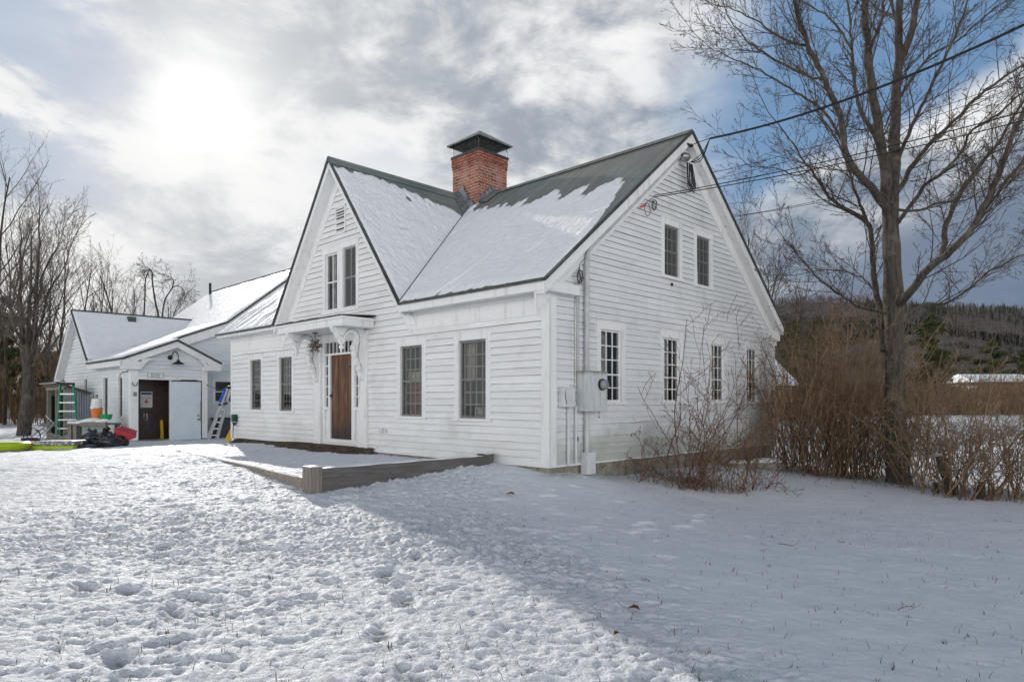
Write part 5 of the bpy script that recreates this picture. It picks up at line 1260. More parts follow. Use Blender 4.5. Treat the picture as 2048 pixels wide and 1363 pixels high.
bag(222, 18.3, .66, .34, 'wide smooth grey-black rubbish bag in front of the red crate', 8)
bag(244, 18.6, .36, .26, 'small black rubbish bag beside the entrance step', 11)
bag(170, 17.9, .70, .16, 'flat crumpled black plastic bag lying on the snow nearest the floats', 14)
# red crate
rc_ = prop('red_crate', 250, 18.75, 'red plastic crate tipped up on the black rubbish bags', 'crate', z=.66); rc_.rotation_euler = (.25, .28, -.1)
m = MB(); w_, d_, h_ = .24, .14, .20
for a, b, c, d in ((-w_, w_, -d_, -d_+.012), (-w_, w_, d_-.012, d_), (-w_, -w_+.012, -d_+.012, d_-.012), (w_-.012, w_, -d_+.012, d_-.012)): m.box(a, b, c, d, 0, h_)
m.box(-w_+.013, w_-.013, -d_+.013, d_-.013, 0, .012)
for i in range(7): x_ = -w_+.035+i*.072; m.box(x_, x_+.018, -d_-.008, -d_-.001, .02, h_-.02)
m.build('body', MAT['red_plastic'], rc_)
m = MB(); m.box(-w_-.015, w_+.015, -d_-.018, -d_-.009, h_-.03, h_+.004)
for i in range(6): x_ = -w_+.03+i*.085; m.box(x_, x_+.04, -d_-.02, d_+.01, h_+.005, h_+.022)
m.build('rim', MAT['red_plastic'], rc_)
# inflatable loungers on the snow
def ring(mb, rx, ry, r, z, k=10, n=36, a0=0, a1=2*pi):
    mb.tube([(rx*cos(a), ry*sin(a), z) for a in np.linspace(a0, a1, n)], r, k, cap=True)
f1 = prop('pool_float', 6, 17.3, 'big lime green inflatable pool float at the left edge of the photo', 'pool float', z=gh(-13.2, 17.3)+.02)
m = MB(); m.lathe((0, 0, 0), [(.50, .0), (.60, .06), (.64, .14), (.62, .2), (.54, .235), (.44, .20)], 40); m.build('tube', MAT['lime_float'], f1, smooth=True)
m = MB(); m.lathe((0, 0, 0), [(.01, .24), (.3, .245), (.47, .225), (.50, .19)], 40); m.build('top', MAT['lime_pale'], f1, smooth=True)
m = MB(); m.lathe((0, 0, 0), [(.3, -.06), (.56, -.05), (.60, .0), (.55, .03)], 40); m.build('base', MAT['float_grey'], f1, smooth=True)
f1.scale = (1.05, .8, 1.0)
f2 = prop('pool_float', 61, 17.6, 'small coral red inflatable float between the two green ones', 'pool float', z=gh(-12.7, 17.6)+.02)
m = MB(); m.lathe((0, 0, 0), [(.05, .03), (.15, .02), (.20, .07), (.17, .11), (.14, .115), (.14, .12), (.20, .15), (.20, .22), (.12, .245), (.01, .23)], 28); m.build('tube', MAT['coral_float'], f2, smooth=True)
m = MB(); m.lathe((0, 0, 0), [(.15, .105), (.17, .113), (.17, .122), (.15, .13)], 28); m.build('seam', MAT['lime_pale'], f2, smooth=True)
f2.scale = (1.0, .8, .9)
m = MB(); m.sphere((0, 0, .09), .16, 14, (1, .8, .7)); f2b = m.build('pool_float', flat('float_pale', (.32, .36, .40), .35, var=.08), None, smooth=True); f2b.location = at(77, 0, 17.7); f2b.location.z = gh(-12.5, 17.7); tag(f2b, 'small pale grey inflatable pillow between the coral and the patterned float', 'pool float')
f3 = prop('pool_float', 121, 17.75, 'long inflatable float with lime green base and grey patterned top', 'pool float', z=gh(-12.0, 17.75)+.01)
m = MB(); m.prism([(-.53, .0), (.50, .0), (.54, .05), (.545, .11), (-.545, .11), (-.56, .05)], lambda a, b: Vector((a, -.3, b)), lambda a, b: Vector((a, .3, b))); m.build('base', MAT['lime_float'], f3, bevel=.03)
def fnp(g, p, out):
    co = g.coord(); xx, yy, zz = g.sep(co); v = g.n('ShaderNodeTexVoronoi'); g.set(v.inputs['Vector'], g.mapv(co, sc=(10, 8, 12))); v.inputs['Scale'].default_value = 1.3
    c = g.mix(g.ramp(v.outputs['Distance'], .25, .55), (.55, .55, .60), (.16, .15, .22)); c = g.mix(g.ramp(g.noise(co, 9, 2), .55, .62), c, (.5, .52, .2))
    g.set(p.inputs['Base Color'], c); p.inputs['Roughness'].default_value = .4
mat('float_pattern', fnp)
m = MB(); m.prism([(-.545, .112), (.545, .112), (.55, .18), (.50, .235), (-.50, .225), (-.55, .18)], lambda a, b: Vector((a, -.31, b)), lambda a, b: Vector((a, .31, b))); m.build('cushion', MAT['float_pattern'], f3, bevel=.03)
# black crate, pallet, wheel
ck = prop('black_crate', 60, 19.6, 'small black plastic crate on the snow at the foot of the leaning tree', 'crate', rz=.3)
m = MB()
for a, b, c, d in ((-.17, .17, -.14, -.12), (-.17, .17, .12, .14), (-.17, -.15, -.12, .12), (.15, .17, -.12, .12)): m.box(a, b, c, d, 0, .27)
m.box(-.15, .15, -.12, .12, 0, .01); m.box(-.18, .18, -.15, -.141, .22, .275); m.build('body', MAT['black_rubber'], ck)
m = MB(); m.box(-.03, .03, -.155, -.150, .08, .2); m.build('tag', MAT['steel'], ck)
pl = prop('wooden_grate', 100, 18.9, 'grey slatted wooden grate leaning on the snow behind the patterned float', 'grate', rz=-.1); pl.rotation_euler = (-.6, .25, -.1)
m = MB()
for i in range(11): m.box(-.28+i*.05, -.255+i*.05, -.01, .01, 0, .44)
m.box(-.30, .28, -.028, -.011, .02, .06); m.box(-.30, .28, -.028, -.011, .36, .41); m.build('slats', MAT['old_timber'], pl)
wh = prop('cart_wheel', 64, 20.5, 'bare metal wheels and handles of a small cart behind the black crate', 'cart', z=gh(-14.7, 20.5))
m = MB(); 
for x_, r_ in ((0, .26), (.05, .20)): m.tube([(x_+r_*cos(a), .02*x_, .26+r_*sin(a)) for a in np.linspace(0, 2*pi, 28)], .014, 6)
for k_ in range(8): a = k_*pi/4; m.tube([(0, 0, .26), (.25*cos(a), 0, .26+.25*sin(a))], .004, 4)
m.build('wheel', MAT['black_iron'], wh)
m = MB()
for a, b in (((.05, 0, .3), (.55, .1, .72)), ((.1, .1, .26), (.62, .2, .64)), ((.55, .1, .72), (.35, .1, .9)), ((.3, .05, .5), (.75, .1, .1)), ((.45, .1, .8), (.8, .1, .45)), ((.2, 0, .62), (.7, .1, .58)), ((.3, 0, .2), (.62, .1, .7))): m.tube([a, b], .016, 5)
m.build('frame', MAT['steel'], wh)
# grey bin, aluminium ladder, yellow tool, hose reel
bn = thing_at('waste_bin', tuple(hw(-14.45, .55, -.12)), 'dark grey waste bin with its lid up, behind the aluminium ladder', 'bin', rz=-TH)
m = MB(); m.prism([(-.22, 0), (.22, 0), (.28, .62), (-.28, .62)], lambda a, b: Vector((a, -.24-.05*b, b)), lambda a, b: Vector((a, .24+.05*b, b))); m.build('body', flat('bin_grey', (.07, .07, .075), .5), bn, bevel=.01)
m = MB(); m.box(-.30, .30, -.31, .31, .625, .66); m.build('lid', MAT['black_rubber'], bn, bevel=.01)
snowcap('bin_snow', [tuple(hw(-14.7+i*.1, .55, .55)) for i in range(5)], .4, .04, 'snow on the lid of the dark grey waste bin', M=Matrix.Identity(4), seed=3)
al = thing_at('aluminium_ladder', tuple(hw(-12.95, -.10, -.1)), 'folded aluminium ladder with a blue top leaning on the far corner of the farmhouse', 'ladder', rz=-TH)
B0 = hw(-13.45, -.35, -.08); Tt = hw(-12.62, -.10, 1.45)
al.location = B0
dv = Tt-B0; sdv = Vector((.10, .10, 0))
m = MB()
al.rotation_euler = (0, 0, 0)
for o_ in (Vector((0, 0, 0)), Vector((.22, .12, 0)), Vector((.10, -.10, 0)), Vector((.30, .02, 0))): m.beam(o_, dv+o_*.35, .03, .065, up=(1, 0, 0))
m.build('rail', MAT['aluminium'], al)
for i in range(6): t = .08+i*.13; m = MB(); m.beam(dv*t+Vector((0, 0, 0)), dv*t+Vector((.22, .12, 0))*(1-.65*t), .03, .03); m.build('rung', MAT['aluminium'], al)
m = MB(); m.beam(dv*.74-Vector((.02, .06, 0)), dv*.99-Vector((.02, .06, 0)), .10, .05, up=(1, 0, 0)); m.build('blue_label', MAT['blue_plastic'], al)
m = MB(); m.sphere(dv*1.02+Vector((.05, 0, 0)), .075, 8, (1.2, .8, .7)); m.beam(dv*.68+Vector((-.03, -.06, 0)), dv*.72+Vector((.18, 0, 0)), .06, .07); m.build('ladder_cap', MAT['black_rubber'], al)
yt = MB(); yt.prism([(-.14, 0), (.06, 0), (.16, .34), (.07, .38), (-.02, .25)], lambda a, b: Vector((a, -.03, b)), lambda a, b: Vector((a, .03, b))); o = yt.build('snow_scoop', MAT['yellow_plastic'], None, bevel=.01); o.location = at(458, 0, 20.6); o.location.z = .42; o.rotation_euler = (0, 0, -.2); tag(o, 'yellow plastic scoop standing against the foot of the aluminium ladder', 'scoop')
hr = thing_at('hose_bib_box', tuple(hw(-12.12, -.06, .62)), 'dark green box with a cord, fixed low on the farmhouse wall by its far corner', 'outlet box', rz=-TH)
m = MB(); m.box(-.08, .08, -.09, .04, -.14, .07); m.lathe((0, -.03, -.26), [(.02, 0), (.07, .10)], 10); m.build('box', MAT['hose_green'], hr, bevel=.01)
m = MB(); m.tube([(0, -.05, -.16), (.02, -.07, -.35), (-.02, -.06, -.62)], .010, 5); m.build('cord', MAT['black_rubber'], hr)
m = MB(); m.tube([(0, 0, 0), (.01, 0, .36)], .012, 6); o = m.build('marker_stake', MAT['orange_plastic'], None); o.location = hw(-12.02, -.28, -.1); tag(o, 'short orange stake stuck in the ground below the green box', 'stake')
m = MB()
p0 = scale_about_cam(HM @ Pwg(.02, .08, 1.66)); p1 = HM @ Vector((-12.62, -.12, 1.40)); m.tube([p0, p0.lerp(p1, .33)-Vector((0, 0, .06)), p0.lerp(p1, .66)-Vector((0, 0, .06)), p1], .010, 5); o = m.build('rope', MAT['black_rubber'], None); tag(o, 'thin dark line strung from the entrance corner to the top of the aluminium ladder', 'line')

WSET = set()
for o in COL.objects:
    if o.parent is None and o.get('label'):
        l = o['label']
        if any(t in l for t in ('wing', 'entrance', 'low eave', 'lean-to', 'step ladder', 'work bench', 'orange bucket', 'orange', 'timber stick', 'tall window', 'waste bin', 'far left cross gable')) and not any(t in l for t in ('farmhouse wall', 'orange stake', 'thin dark line', 'black rubbish bag')): WSET.add(o.name)
# the wing and the things along it are scaled up about the camera position (door 2.1 m tall); its ground is lower than the yard
done = set()
for o in list(COL.objects):
    if o.parent is None and o.name in WSET:
        o.location = scale_about_cam(o.location)
        st = [o]
        while st:
            q = st.pop(); st += [c for c in COL.objects if c.parent == q]
            if q.parent is not None: q.location = q.location*WK
            if q.type == 'MESH' and q.data.name not in done: done.add(q.data.name); q.data.transform(Matrix.Scale(WK, 4))
# ================================================================== BRANCHES
def tubes(chains, k):
    groups = {}
    for P_, R_ in chains: groups.setdefault(len(P_), []).append((P_, R_))
    Vs = []; Fs = []; base = 0
    for n, lst in groups.items():
        P_ = np.array([c[0] for c in lst], float); R_ = np.array([c[1] for c in lst], float); m_ = len(lst)
        Tn = np.empty_like(P_); Tn[:, 1:-1] = P_[:, 2:]-P_[:, :-2]; Tn[:, 0] = P_[:, 1]-P_[:, 0]; Tn[:, -1] = P_[:, -1]-P_[:, -2]
        Tn /= np.linalg.norm(Tn, axis=2, keepdims=True)+1e-9
        mean = P_[:, -1]-P_[:, 0]; ref = np.where((np.abs(mean[:, 2]) > .8*np.linalg.norm(mean, axis=1))[:, None], np.array([[1., 0, 0]]), np.array([[0, 0, 1.]]))[:, None, :]
        U = np.cross(Tn, np.broadcast_to(ref, Tn.shape)); U /= np.linalg.norm(U, axis=2, keepdims=True)+1e-9; W_ = np.cross(Tn, U)
        a = np.arange(k)*2*pi/k
        ring_ = P_[:, :, None, :]+R_[:, :, None, None]*(U[:, :, None, :]*np.cos(a)[None, None, :, None]+W_[:, :, None, :]*np.sin(a)[None, None, :, None])
        Vs.append(ring_.reshape(-1, 3)); idx = base+np.arange(m_*n*k).reshape(m_, n, k); nx_ = np.roll(idx, -1, axis=2)
        Fs.append(np.stack([idx[:, :-1], nx_[:, :-1], nx_[:, 1:], idx[:, 1:]], -1).reshape(-1, 4)); base += m_*n*k
    return np.concatenate(Vs), np.concatenate(Fs)
def tube_mesh(name, chains, k, m_, parent=None, smooth=True):
    V, F = tubes(chains, k); return fast_mesh(name, V, F, m_, parent, smooth)
def nrm3(a):
    l = sqrt(a[0]*a[0]+a[1]*a[1]+a[2]*a[2])+1e-9; return (a[0]/l, a[1]/l, a[2]/l)
def turn(d, ang, R):
    # a unit vector at angle ang from d, random azimuth
    t = (0, 0, 1) if abs(d[2]) < .9 else (1, 0, 0)
    u = nrm3((d[1]*t[2]-d[2]*t[1], d[2]*t[0]-d[0]*t[2], d[0]*t[1]-d[1]*t[0])); v = (d[1]*u[2]-d[2]*u[1], d[2]*u[0]-d[0]*u[2], d[0]*u[1]-d[1]*u[0])
    p = R.uniform(0, 2*pi); c, s = cos(ang), sin(ang); cp_, sp = cos(p), sin(p)
    return tuple(d[i]*c+(u[i]*cp_+v[i]*sp)*s for i in range(3))
def grow(out, p, d, Ln, r, lvl, C, R):
    n = C['seg'][lvl]; st = Ln/n; jit = C['jit'][lvl]; up = C['up'][lvl]; pts = [p]; dirs = [d]
    for i in range(n):
        d = nrm3((d[0]+R.gauss(0, jit), d[1]+R.gauss(0, jit), d[2]+R.gauss(0, jit)+up)); p = (p[0]+d[0]*st, p[1]+d[1]*st, p[2]+d[2]*st); pts.append(p); dirs.append(d)
    tp = C['tip'][lvl]; rmin = C['rmin']; rs = [max(r*(1-(1-tp)*i/n), rmin) for i in range(n+1)]
    out[lvl].append((pts, rs))
    if lvl+1 < len(C['kids']):
        k = C['kids'][lvl]; k = int(k+R.random())
        for j in range(k):
            t = C['t0'][lvl]+(1-C['t0'][lvl])*((j+R.random())/k); f = t*n; i = min(int(f), n-1); g = f-i
            q = tuple(pts[i][a]*(1-g)+pts[i+1][a]*g for a in range(3)); ang = C['ang'][lvl]*R.uniform(.65, 1.3)
            grow(out, q, turn(dirs[i+1], ang, R), Ln*C['ratio'][lvl]*R.uniform(.6, 1.2)*(1-.45*t), max(rs[i]*C['rr'][lvl], rmin), lvl+1, C, R)
def tree(name, loc, h, C, seed, label, cat, mt='bark_dark', mw='twig_grey', group=None, lean=(0, 0, 1), r=None, trunk_levels=1, k0=7):
    R = random.Random(seed); out = [[] for _ in range(8)]; grow(out, (0, 0, -.2), nrm3(lean), h, r or h*.0095, 0, C, R)
    root = thing_at(name, loc, label, cat, group)
    th = [c for l in out[:trunk_levels] for c in l]; tw = [c for l in out[trunk_levels:] for c in l]
    tube_mesh('trunk', th, k0, MAT[mt], root); 
    if tw: tube_mesh('branches', tw, 3, MAT[mw], root, smooth=False)
    return root
def smooth_path(P_, per=4):
    out = []
    n = len(P_)
    for i in range(n-1):
        p0 = P_[max(i-1, 0)]; p1 = P_[i]; p2 = P_[i+1]; p3 = P_[min(i+2, n-1)]
        for j in range(per):
            t = j/per; out.append(p1*.5*2*(1)*0 + .5*((2*p1)+(p2-p0)*t+(2*p0-5*p1+4*p2-p3)*t*t+(3*p1-p0-3*p2+p3)*t**3))
    out.append(P_[-1]); return out
# ---- the big maple at the right
MY = 14.33; mloc = at(1797, 965, MY); mloc.z = gh(mloc.x, mloc.y)-.05
maple = thing_at('maple_tree', tuple(mloc), 'big bare maple with a lichen spotted trunk and wide limbs, right of the house', 'tree')
LIMBS = {
 'T': ([(1799, 985, 0), (1796, 930, 0), (1792, 850, 0), (1790, 760, 0), (1789, 680, 0), (1787, 600, 0), (1784, 520, 0), (1781, 450, 0), (1781, 395, 0)], (.36, .29, .255, .24, .24, .25, .22, .20, .19)),
 'A': ([(1776, 410, -.05), (1768, 340, -.3), (1757, 265, -.6), (1742, 170, -1), (1734, 83, -1.3), (1730, -20, -1.7), (1722, -140, -2)], (.16, .06)),
 'B': ([(1784, 410, 0), (1788, 300, .3), (1792, 200, .6), (1797, 120, .9), (1799, 0, 1.2), (1802, -120, 1.5)], (.18, .08)),
 'B2': ([(1797, 130, .9), (1817, 80, .8), (1832, 20, .6), (1846, -60, .3), (1860, -150, 0)], (.12, .06)),
 'C': ([(1778, 430, 0), (1756, 392, -.4), (1734, 366, -.8), (1703, 330, -1.1), (1688, 290, -1.3), (1680, 232, -1.5), (1660, 185, -1.7), (1641, 142, -1.8), (1618, 99, -1.9), (1602, 50, -2.1), (1588, -5, -2.4), (1575, -70, -2.6)], (.115, .035)),
 'C2': ([(1692, 310, -1.2), (1683, 280, -1.1), (1650, 225, -.8), (1615, 199, -.5), (1569, 169, -.2), (1520, 142, 0), (1469, 119, .3), (1420, 96, .5)], (.05, .010)),
 'C3': ([(1645, 160, -1.8), (1602, 146, -2), (1535, 109, -2.3), (1502, 89, -2.5), (1475, 60, -2.7), (1453, 26, -2.8)], (.035, .009)),
 'C4': ([(1610, 90, -1.9), (1569, 79, -1.8), (1519, 46, -1.6), (1469, 20, -1.5), (1430, 10, -1.4)], (.032, .008)),
 'D': ([(1768, 700, .1), (1758, 625, .3), (1749, 560, .5), (1745, 500, .6), (1738, 450, .8), (1706, 425, 1.0), (1668, 404, 1.3), (1640, 370, 1.5), (1622, 341, 1.7), (1602, 314, 1.9), (1570, 265, 2.1), (1530, 215, 2.3)], (.10, .012)),
 'D2': ([(1740, 455, .75), (1725, 420, .6), (1706, 368, .5), (1693, 320, .4), (1675, 280, .3), (1640, 230, .2)], (.05, .015)),
 'D3': ([(1622, 341, 1.7), (1590, 350, 1.6), (1550, 335, 1.4), (1500, 330, 1.2), (1470, 300, 1)], (.022, .007)),
 'E': ([(1796, 610, -.1), (1822, 582, -.6), (1860, 535, -1), (1903, 500, -1.5), (1945, 455, -1.8), (1975, 400, -2), (2000, 340, -2.2), (2030, 265, -2.4), (2075, 160, -2.6)], (.115, .045)),
 'E2': ([(1884, 515, -1.3), (1892, 450, -1), (1925, 380, -.8), (1960, 330, -.6), (1999, 281, -.4), (2060, 180, -.2)], (.075, .03)),
 'E3': ([(1940, 460, -1.8), (1985, 400, -1.4), (2020, 350, -1), (2075, 290, -.6)], (.05, .02)),
 'F': ([(1805, 632, .1), (1850, 609, .5), (1890, 608, .8), (1944, 573, 1.1), (1984, 540, 1.3), (2048, 508, 1.5), (2110, 470, 1.7)], (.055, .015)),
 'G': ([(1760, 622, .2), (1720, 615, .1), (1694, 597, .0), (1665, 580, -.2), (1621, 540, -.4), (1587, 500, -.8), (1560, 470, -1)], (.04, .009)),
 'G2': ([(1755, 590, .3), (1730, 560, .8), (1700, 545, 1.2), (1660, 540, 1.6), (1610, 545, 2)], (.03, .008)),
 'H': ([(1786, 405, .1), (1806, 364, .4), (1830, 325, .6), (1867, 281, .9), (1910, 240, 1.1), (1949, 199, 1.3), (2000, 160, 1.5), (2070, 115, 1.7)], (.08, .03)),
 'I': ([(1792, 330, .2), (1815, 270, .0), (1843, 215, -.3), (1865, 165, -.5), (1898, 100, -.8), (1920, 45, -1), (1940, -20, -1.2)], (.06, .02)),
 'I2': ([(1797, 200, .6), (1830, 150, .4), (1860, 110, .2), (1910, 85, 0), (1950, 50, -.2), (2000, 10, -.4)], (.045, .015)),
 'J': ([(1796, 445, -.1), (1850, 371, -.6), (1885, 345, -.9), (1916, 315, -1.1), (1945, 260, -1.3), (2000, 225, -1.5), (2060, 170, -1.8)], (.055, .02)),
 'K': ([(1762, 290, -.5), (1735, 250, -.3), (1714, 199, 0), (1707, 150, .2), (1703, 80, .4), (1697, 20, .6), (1685, -60, .9)], (.065, .025)),
 'K2': ([(1703, 100, .3), (1680, 60, .5), (1650, 30, .8), (1600, 0, 1.2), (1550, -30, 1.6)], (.035, .012)),
 'M': ([(1737, 100, -1.3), (1760, 50, -1.8), (1770, -10, -2.2), (1785, -80, -2.6)], (.05, .02)),
 'N': ([(1799, 60, 1), (1780, 0, 1.6), (1765, -80, 2.2)], (.05, .02)),
 'O': ([(1790, 420, .2), (1840, 420, 1.2), (1880, 405, 2), (1930, 400, 2.8), (1990, 370, 3.4), (2050, 360, 3.8)], (.045, .012)),
}
R = random.Random(77); trunk_ch = []; limb_ch = []; out = [[] for _ in range(8)]
CM = dict(seg=(6, 4, 3, 2), jit=(.075, .10, .15, .2), up=(.045, .05, .07, .08), tip=(.3, .4, .5, .6), rmin=.0034, kids=(7, 3.4, 2.0, 0), t0=(.12, .12, .1, 0), ang=(.62, .72, .8, .8), ratio=(.46, .50, .50, .5), rr=(.55, .6, .65, .6))
for key, (pp, rr_) in LIMBS.items():
    P_ = [at(a, b, MY+c)-mloc for a, b, c in pp]; S_ = smooth_path(P_, 4); n = len(S_)-1
    if len(rr_) > 2: rs = [float(np.interp(i/n*(len(rr_)-1), range(len(rr_)), rr_)) for i in range(n+1)]
    else: rs = [rr_[0]+(rr_[1]-rr_[0])*(i/n)**.8 for i in range(n+1)]
    if key != 'T': S_ = [p+Vector((R.gauss(0, .012), R.gauss(0, .012), R.gauss(0, .012))) for p in S_]
    else: rs = [r*(1+.05*sin(i*1.3)) for i, r in enumerate(rs)]
    (trunk_ch if key in 'TABC' else limb_ch).append(([tuple(p) for p in S_], rs))
    if key == 'T': continue
    tot = sum((S_[i+1]-S_[i]).length for i in range(n)); cnt = int(tot/.25)
    for j in range(cnt):
        t = (.12 if rr_[0] > .04 else .05)+.9*(j+R.random())/cnt; f = min(t, .999)*n; i = int(f); q = S_[i].lerp(S_[i+1], f-i); d = (S_[i+1]-S_[i]).normalized()
        dd = turn(tuple(d), R.uniform(.40, .90), R); dd = nrm3((dd[0], dd[1], dd[2]+.18))
        grow(out, tuple(q), dd, R.uniform(.7, 2.1)*(1.15-.55*t), min(rs[i]*.34, .014), 0, CM, R)
    grow(out, tuple(S_[-1]), tuple((S_[-1]-S_[-2]).normalized()), 1.4, rs[-1], 0, CM, R)
trunk_ch = [(a, [x*(.80 if len(a) > 30 and a[0][2] < 1 else .78) for x in b]) for a, b in trunk_ch]; limb_ch = [(a, [x*.8 for x in b]) for a, b in limb_ch]
tube_mesh('trunk', trunk_ch, 14, MAT['bark_maple'], maple); tube_mesh('limb', limb_ch, 8, MAT['bark_maple'], maple)
tube_mesh('branches', [c for l in out[:2] for c in l], 4, MAT['twig_maple'], maple, smooth=False)
tube_mesh('twigs', [c for l in out[2:] for c in l], 3, MAT['twig_maple'], maple, smooth=False)
# thin suckers at the foot of the maple
# ---- shrubs
def shrub(name, loc, n, h, spread, seed, label, mw, kids=5, group=None, leaves=0, arch=0, rad=.35, kk=.45, cat='shrub', lvl2=2, r0=.011):
    R = random.Random(seed); out = [[] for _ in range(5)]
    C = dict(seg=(8, 4, 2), jit=(.115, .2, .25), up=(-arch, .04, .05), tip=(.35, .5, .6), rmin=.0036, kids=(kids, lvl2, 0), t0=(.25, .2, 0), ang=(.75, .8, .6), ratio=(.34, .5, .4), rr=(.55, .6, .6))
    for i in range(n):
        a = R.uniform(0, 2*pi); rr_ = rad*sqrt(R.random()); tl = spread*R.gauss(.6, .45); b = R.uniform(0, 2*pi)*.35+a
        x_ = loc[0]+rr_*cos(a)*1.5; y_ = loc[1]+rr_*sin(a)
        grow(out, (rr_*cos(a)*1.5, rr_*sin(a), gh(x_, y_)-loc[2]-.05) if i % 4 == 0 else (rr_*cos(a)*1.5, rr_*sin(a), -.08), nrm3((cos(b)*tl, sin(b)*tl, 1)), h*(.35+.85*R.random()**1.2), r0*(.45+1.2*R.random()**2.2), 0, C, R)
    root = thing_at(name, loc, label, cat, group)
    tube_mesh('stems', out[0], 4, MAT[mw], root, smooth=False); tube_mesh('twigs', out[1]+out[2], 3, MAT[mw], root, smooth=False)
    if leaves:
        V = []; F_ = []
        src = out[1]+out[2]
        for i in range(leaves):
            pts, _ = R.choice(src); p = Vector(pts[-1]); a = Vector((R.gauss(0, 1), R.gauss(0, 1), R.gauss(0, 1))).normalized(); b = a.orthogonal().normalized(); s = R.uniform(.02, .045); q = len(V)
            V += [p, p+a*s+b*s*.45, p+a*s*2, p+a*s-b*s*.45]; F_.append((q, q+1, q+2, q+3))
        fast_mesh('leaves', np.array([tuple(v) for v in V]), np.array(F_), MAT['dry_leaf'], root)
    return root
# rose-like bush before the gable wall: long arching red-brown canes
for i, (px, Y, n, h, sp, ar, mw, lb) in enumerate((
    (1275, 12.6, 15, 1.7, 1.3, .13, 'twig_red', 'sparse arching red-brown bush below the first gable window, nearest the house corner'),
    (1375, 12.4, 34, 2.8, .85, .05, 'twig_red', 'tall arching bush of bare red-brown canes in front of the second gable window'),
    (1440, 12.3, 36, 2.4, .75, .06, 'twig_brown', 'dense bare bush in front of the third gable window, with trailing canes on the snow'),
    (1505, 12.9, 20, 1.9, 1.1, .12, 'twig_red', 'low spreading bush before the right end of the gable wall'))):
    X = (px-1024)/FP*Y; shrub('bare_bush', (X, Y, gh(X, Y)), n, h, sp, 100+i, lb, mw, kids=6, leaves=40, arch=ar, rad=.28 if i else .4, r0=.009)
hx_ = [(1570, 16.6, 36, 3.3, 'twig_brown', 'tall brown shrub hard against the back corner of the house'), (1600, 15.6, 44, 3.0, 'twig_tan', 'tan stemmed shrub right beside the back corner of the house'), (1628, 16.8, 40, 3.8, 'twig_brown', 'tall thin brown shrub behind the tan one by the house corner'),
       (1655, 14.9, 40, 3.1, 'twig_brown', 'brown shrub with a thick dark clump of stems at its foot, left of the maple'), (1690, 15.5, 46, 3.5, 'twig_tan', 'tall tan shrub between the house corner and the maple'), (1722, 14.8, 40, 2.9, 'twig_brown', 'brown shrub just left of the maple trunk'),
       (1755, 15.0, 40, 2.7, 'twig_tan', 'low tan suckers crowding the left foot of the maple'), (1790, 15.6, 46, 2.9, 'twig_brown', 'brown shrub growing close behind the maple trunk'), (1832, 15.2, 40, 2.8, 'twig_tan', 'tan shrub just right of the maple trunk'),
       (1868, 13.4, 26, 1.9, 'twig_brown', 'lower brown shrub in the gap right of the maple'), (1905, 12.8, 34, 2.2, 'twig_tan', 'tan shrub with snowy stumps at its foot'), (1955, 12.4, 34, 2.3, 'twig_brown', 'spreading brown shrub leaning right, near the photo edge'), (2010, 12.2, 34, 2.5, 'twig_brown', 'outermost brown shrub at the right edge of the photo'), (2060, 12.9, 30, 2.6, 'twig_brown', 'brown shrub cut by the right edge of the photo')]
for i, (px, Y, n, h, mw, lb) in enumerate(hx_):
    X = (px-1024)/FP*Y; rt = shrub('hedge_shrub', (X, Y, gh(X, Y)), int(n*(1.15 if px < 1760 else .95)), h*(1.16 if px < 1760 else 1.05), .42 if px < 1900 else .7, 200+i, lb, mw, kids=6, leaves=70 if i < 8 else 25, rad=.40, lvl2=2.6, r0=.013, group='bare shrubs along the yard edge')
# stump and stones among the shrubs
for i, (px, Y, h, r, tx, lb) in enumerate(((1906, 12.9, .75, .085, -.35, 'broken leaning grey stump capped with snow, right of the maple'), (1872, 13.0, .22, .06, .05, 'short snow capped stump left of the leaning one'), (1958, 12.4, .32, .07, .2, 'short forked stump at the foot of the spreading shrub'))):
    X = (px-1024)/FP*Y; t = thing_at('stump', (X, Y, gh(X, Y)-.1), lb, 'stump'); R = random.Random(i)
    tube_mesh('wood', [([(0, 0, 0), (tx*.3*h, 0, h*.4), (tx*.75*h, .02, h*.8), (tx*h, .02, h+.1)], [r*1.5, r, r*.95, r*.8])], 9, MAT['bark_maple'], t)
    m = MB(); m.sphere((tx*h, .02, h+.1), r*.85, 10, (1, 1, .45)); m.build('snow_cap', MAT['snow_roof'], t, smooth=True)
for i, (px, Y, s, lb) in enumerate(((1480, 15.2, .35, 'mossy stone by the foundation behind the bushes'), (1530, 15.6, .5, 'long flat snow covered stone at the back corner of the house'), (1985, 12.3, .16, 'small rounded stone near the right photo edge'))):
    X = (px-1024)/FP*Y; m = MB(); m.sphere((0, 0, 0), s, 12, (1, .6, .42)); o = m.build('stone', MAT['foundation'], None, smooth=True); o.location = (X, Y, gh(X, Y)+.02); tag(o, lb, 'stone')
    if i < 2:
        m = MB(); m.sphere((0, 0, s*.27), s*.8, 12, (1, .6, .25)); o2 = m.build('snow_cap', MAT['snow_roof'], o, smooth=True)
# ---- trees on the left and beyond
CT = dict(seg=(9, 6, 4, 3), jit=(.05, .09, .14, .2), up=(.03, .07, .07, .06), tip=(.25, .3, .4, .5), rmin=.0055, kids=(13, 8, 5, 0), t0=(.22, .2, .15, 0), ang=(.55, .6, .7, .7), ratio=(.55, .48, .45, .4), rr=(.5, .5, .5, .5))
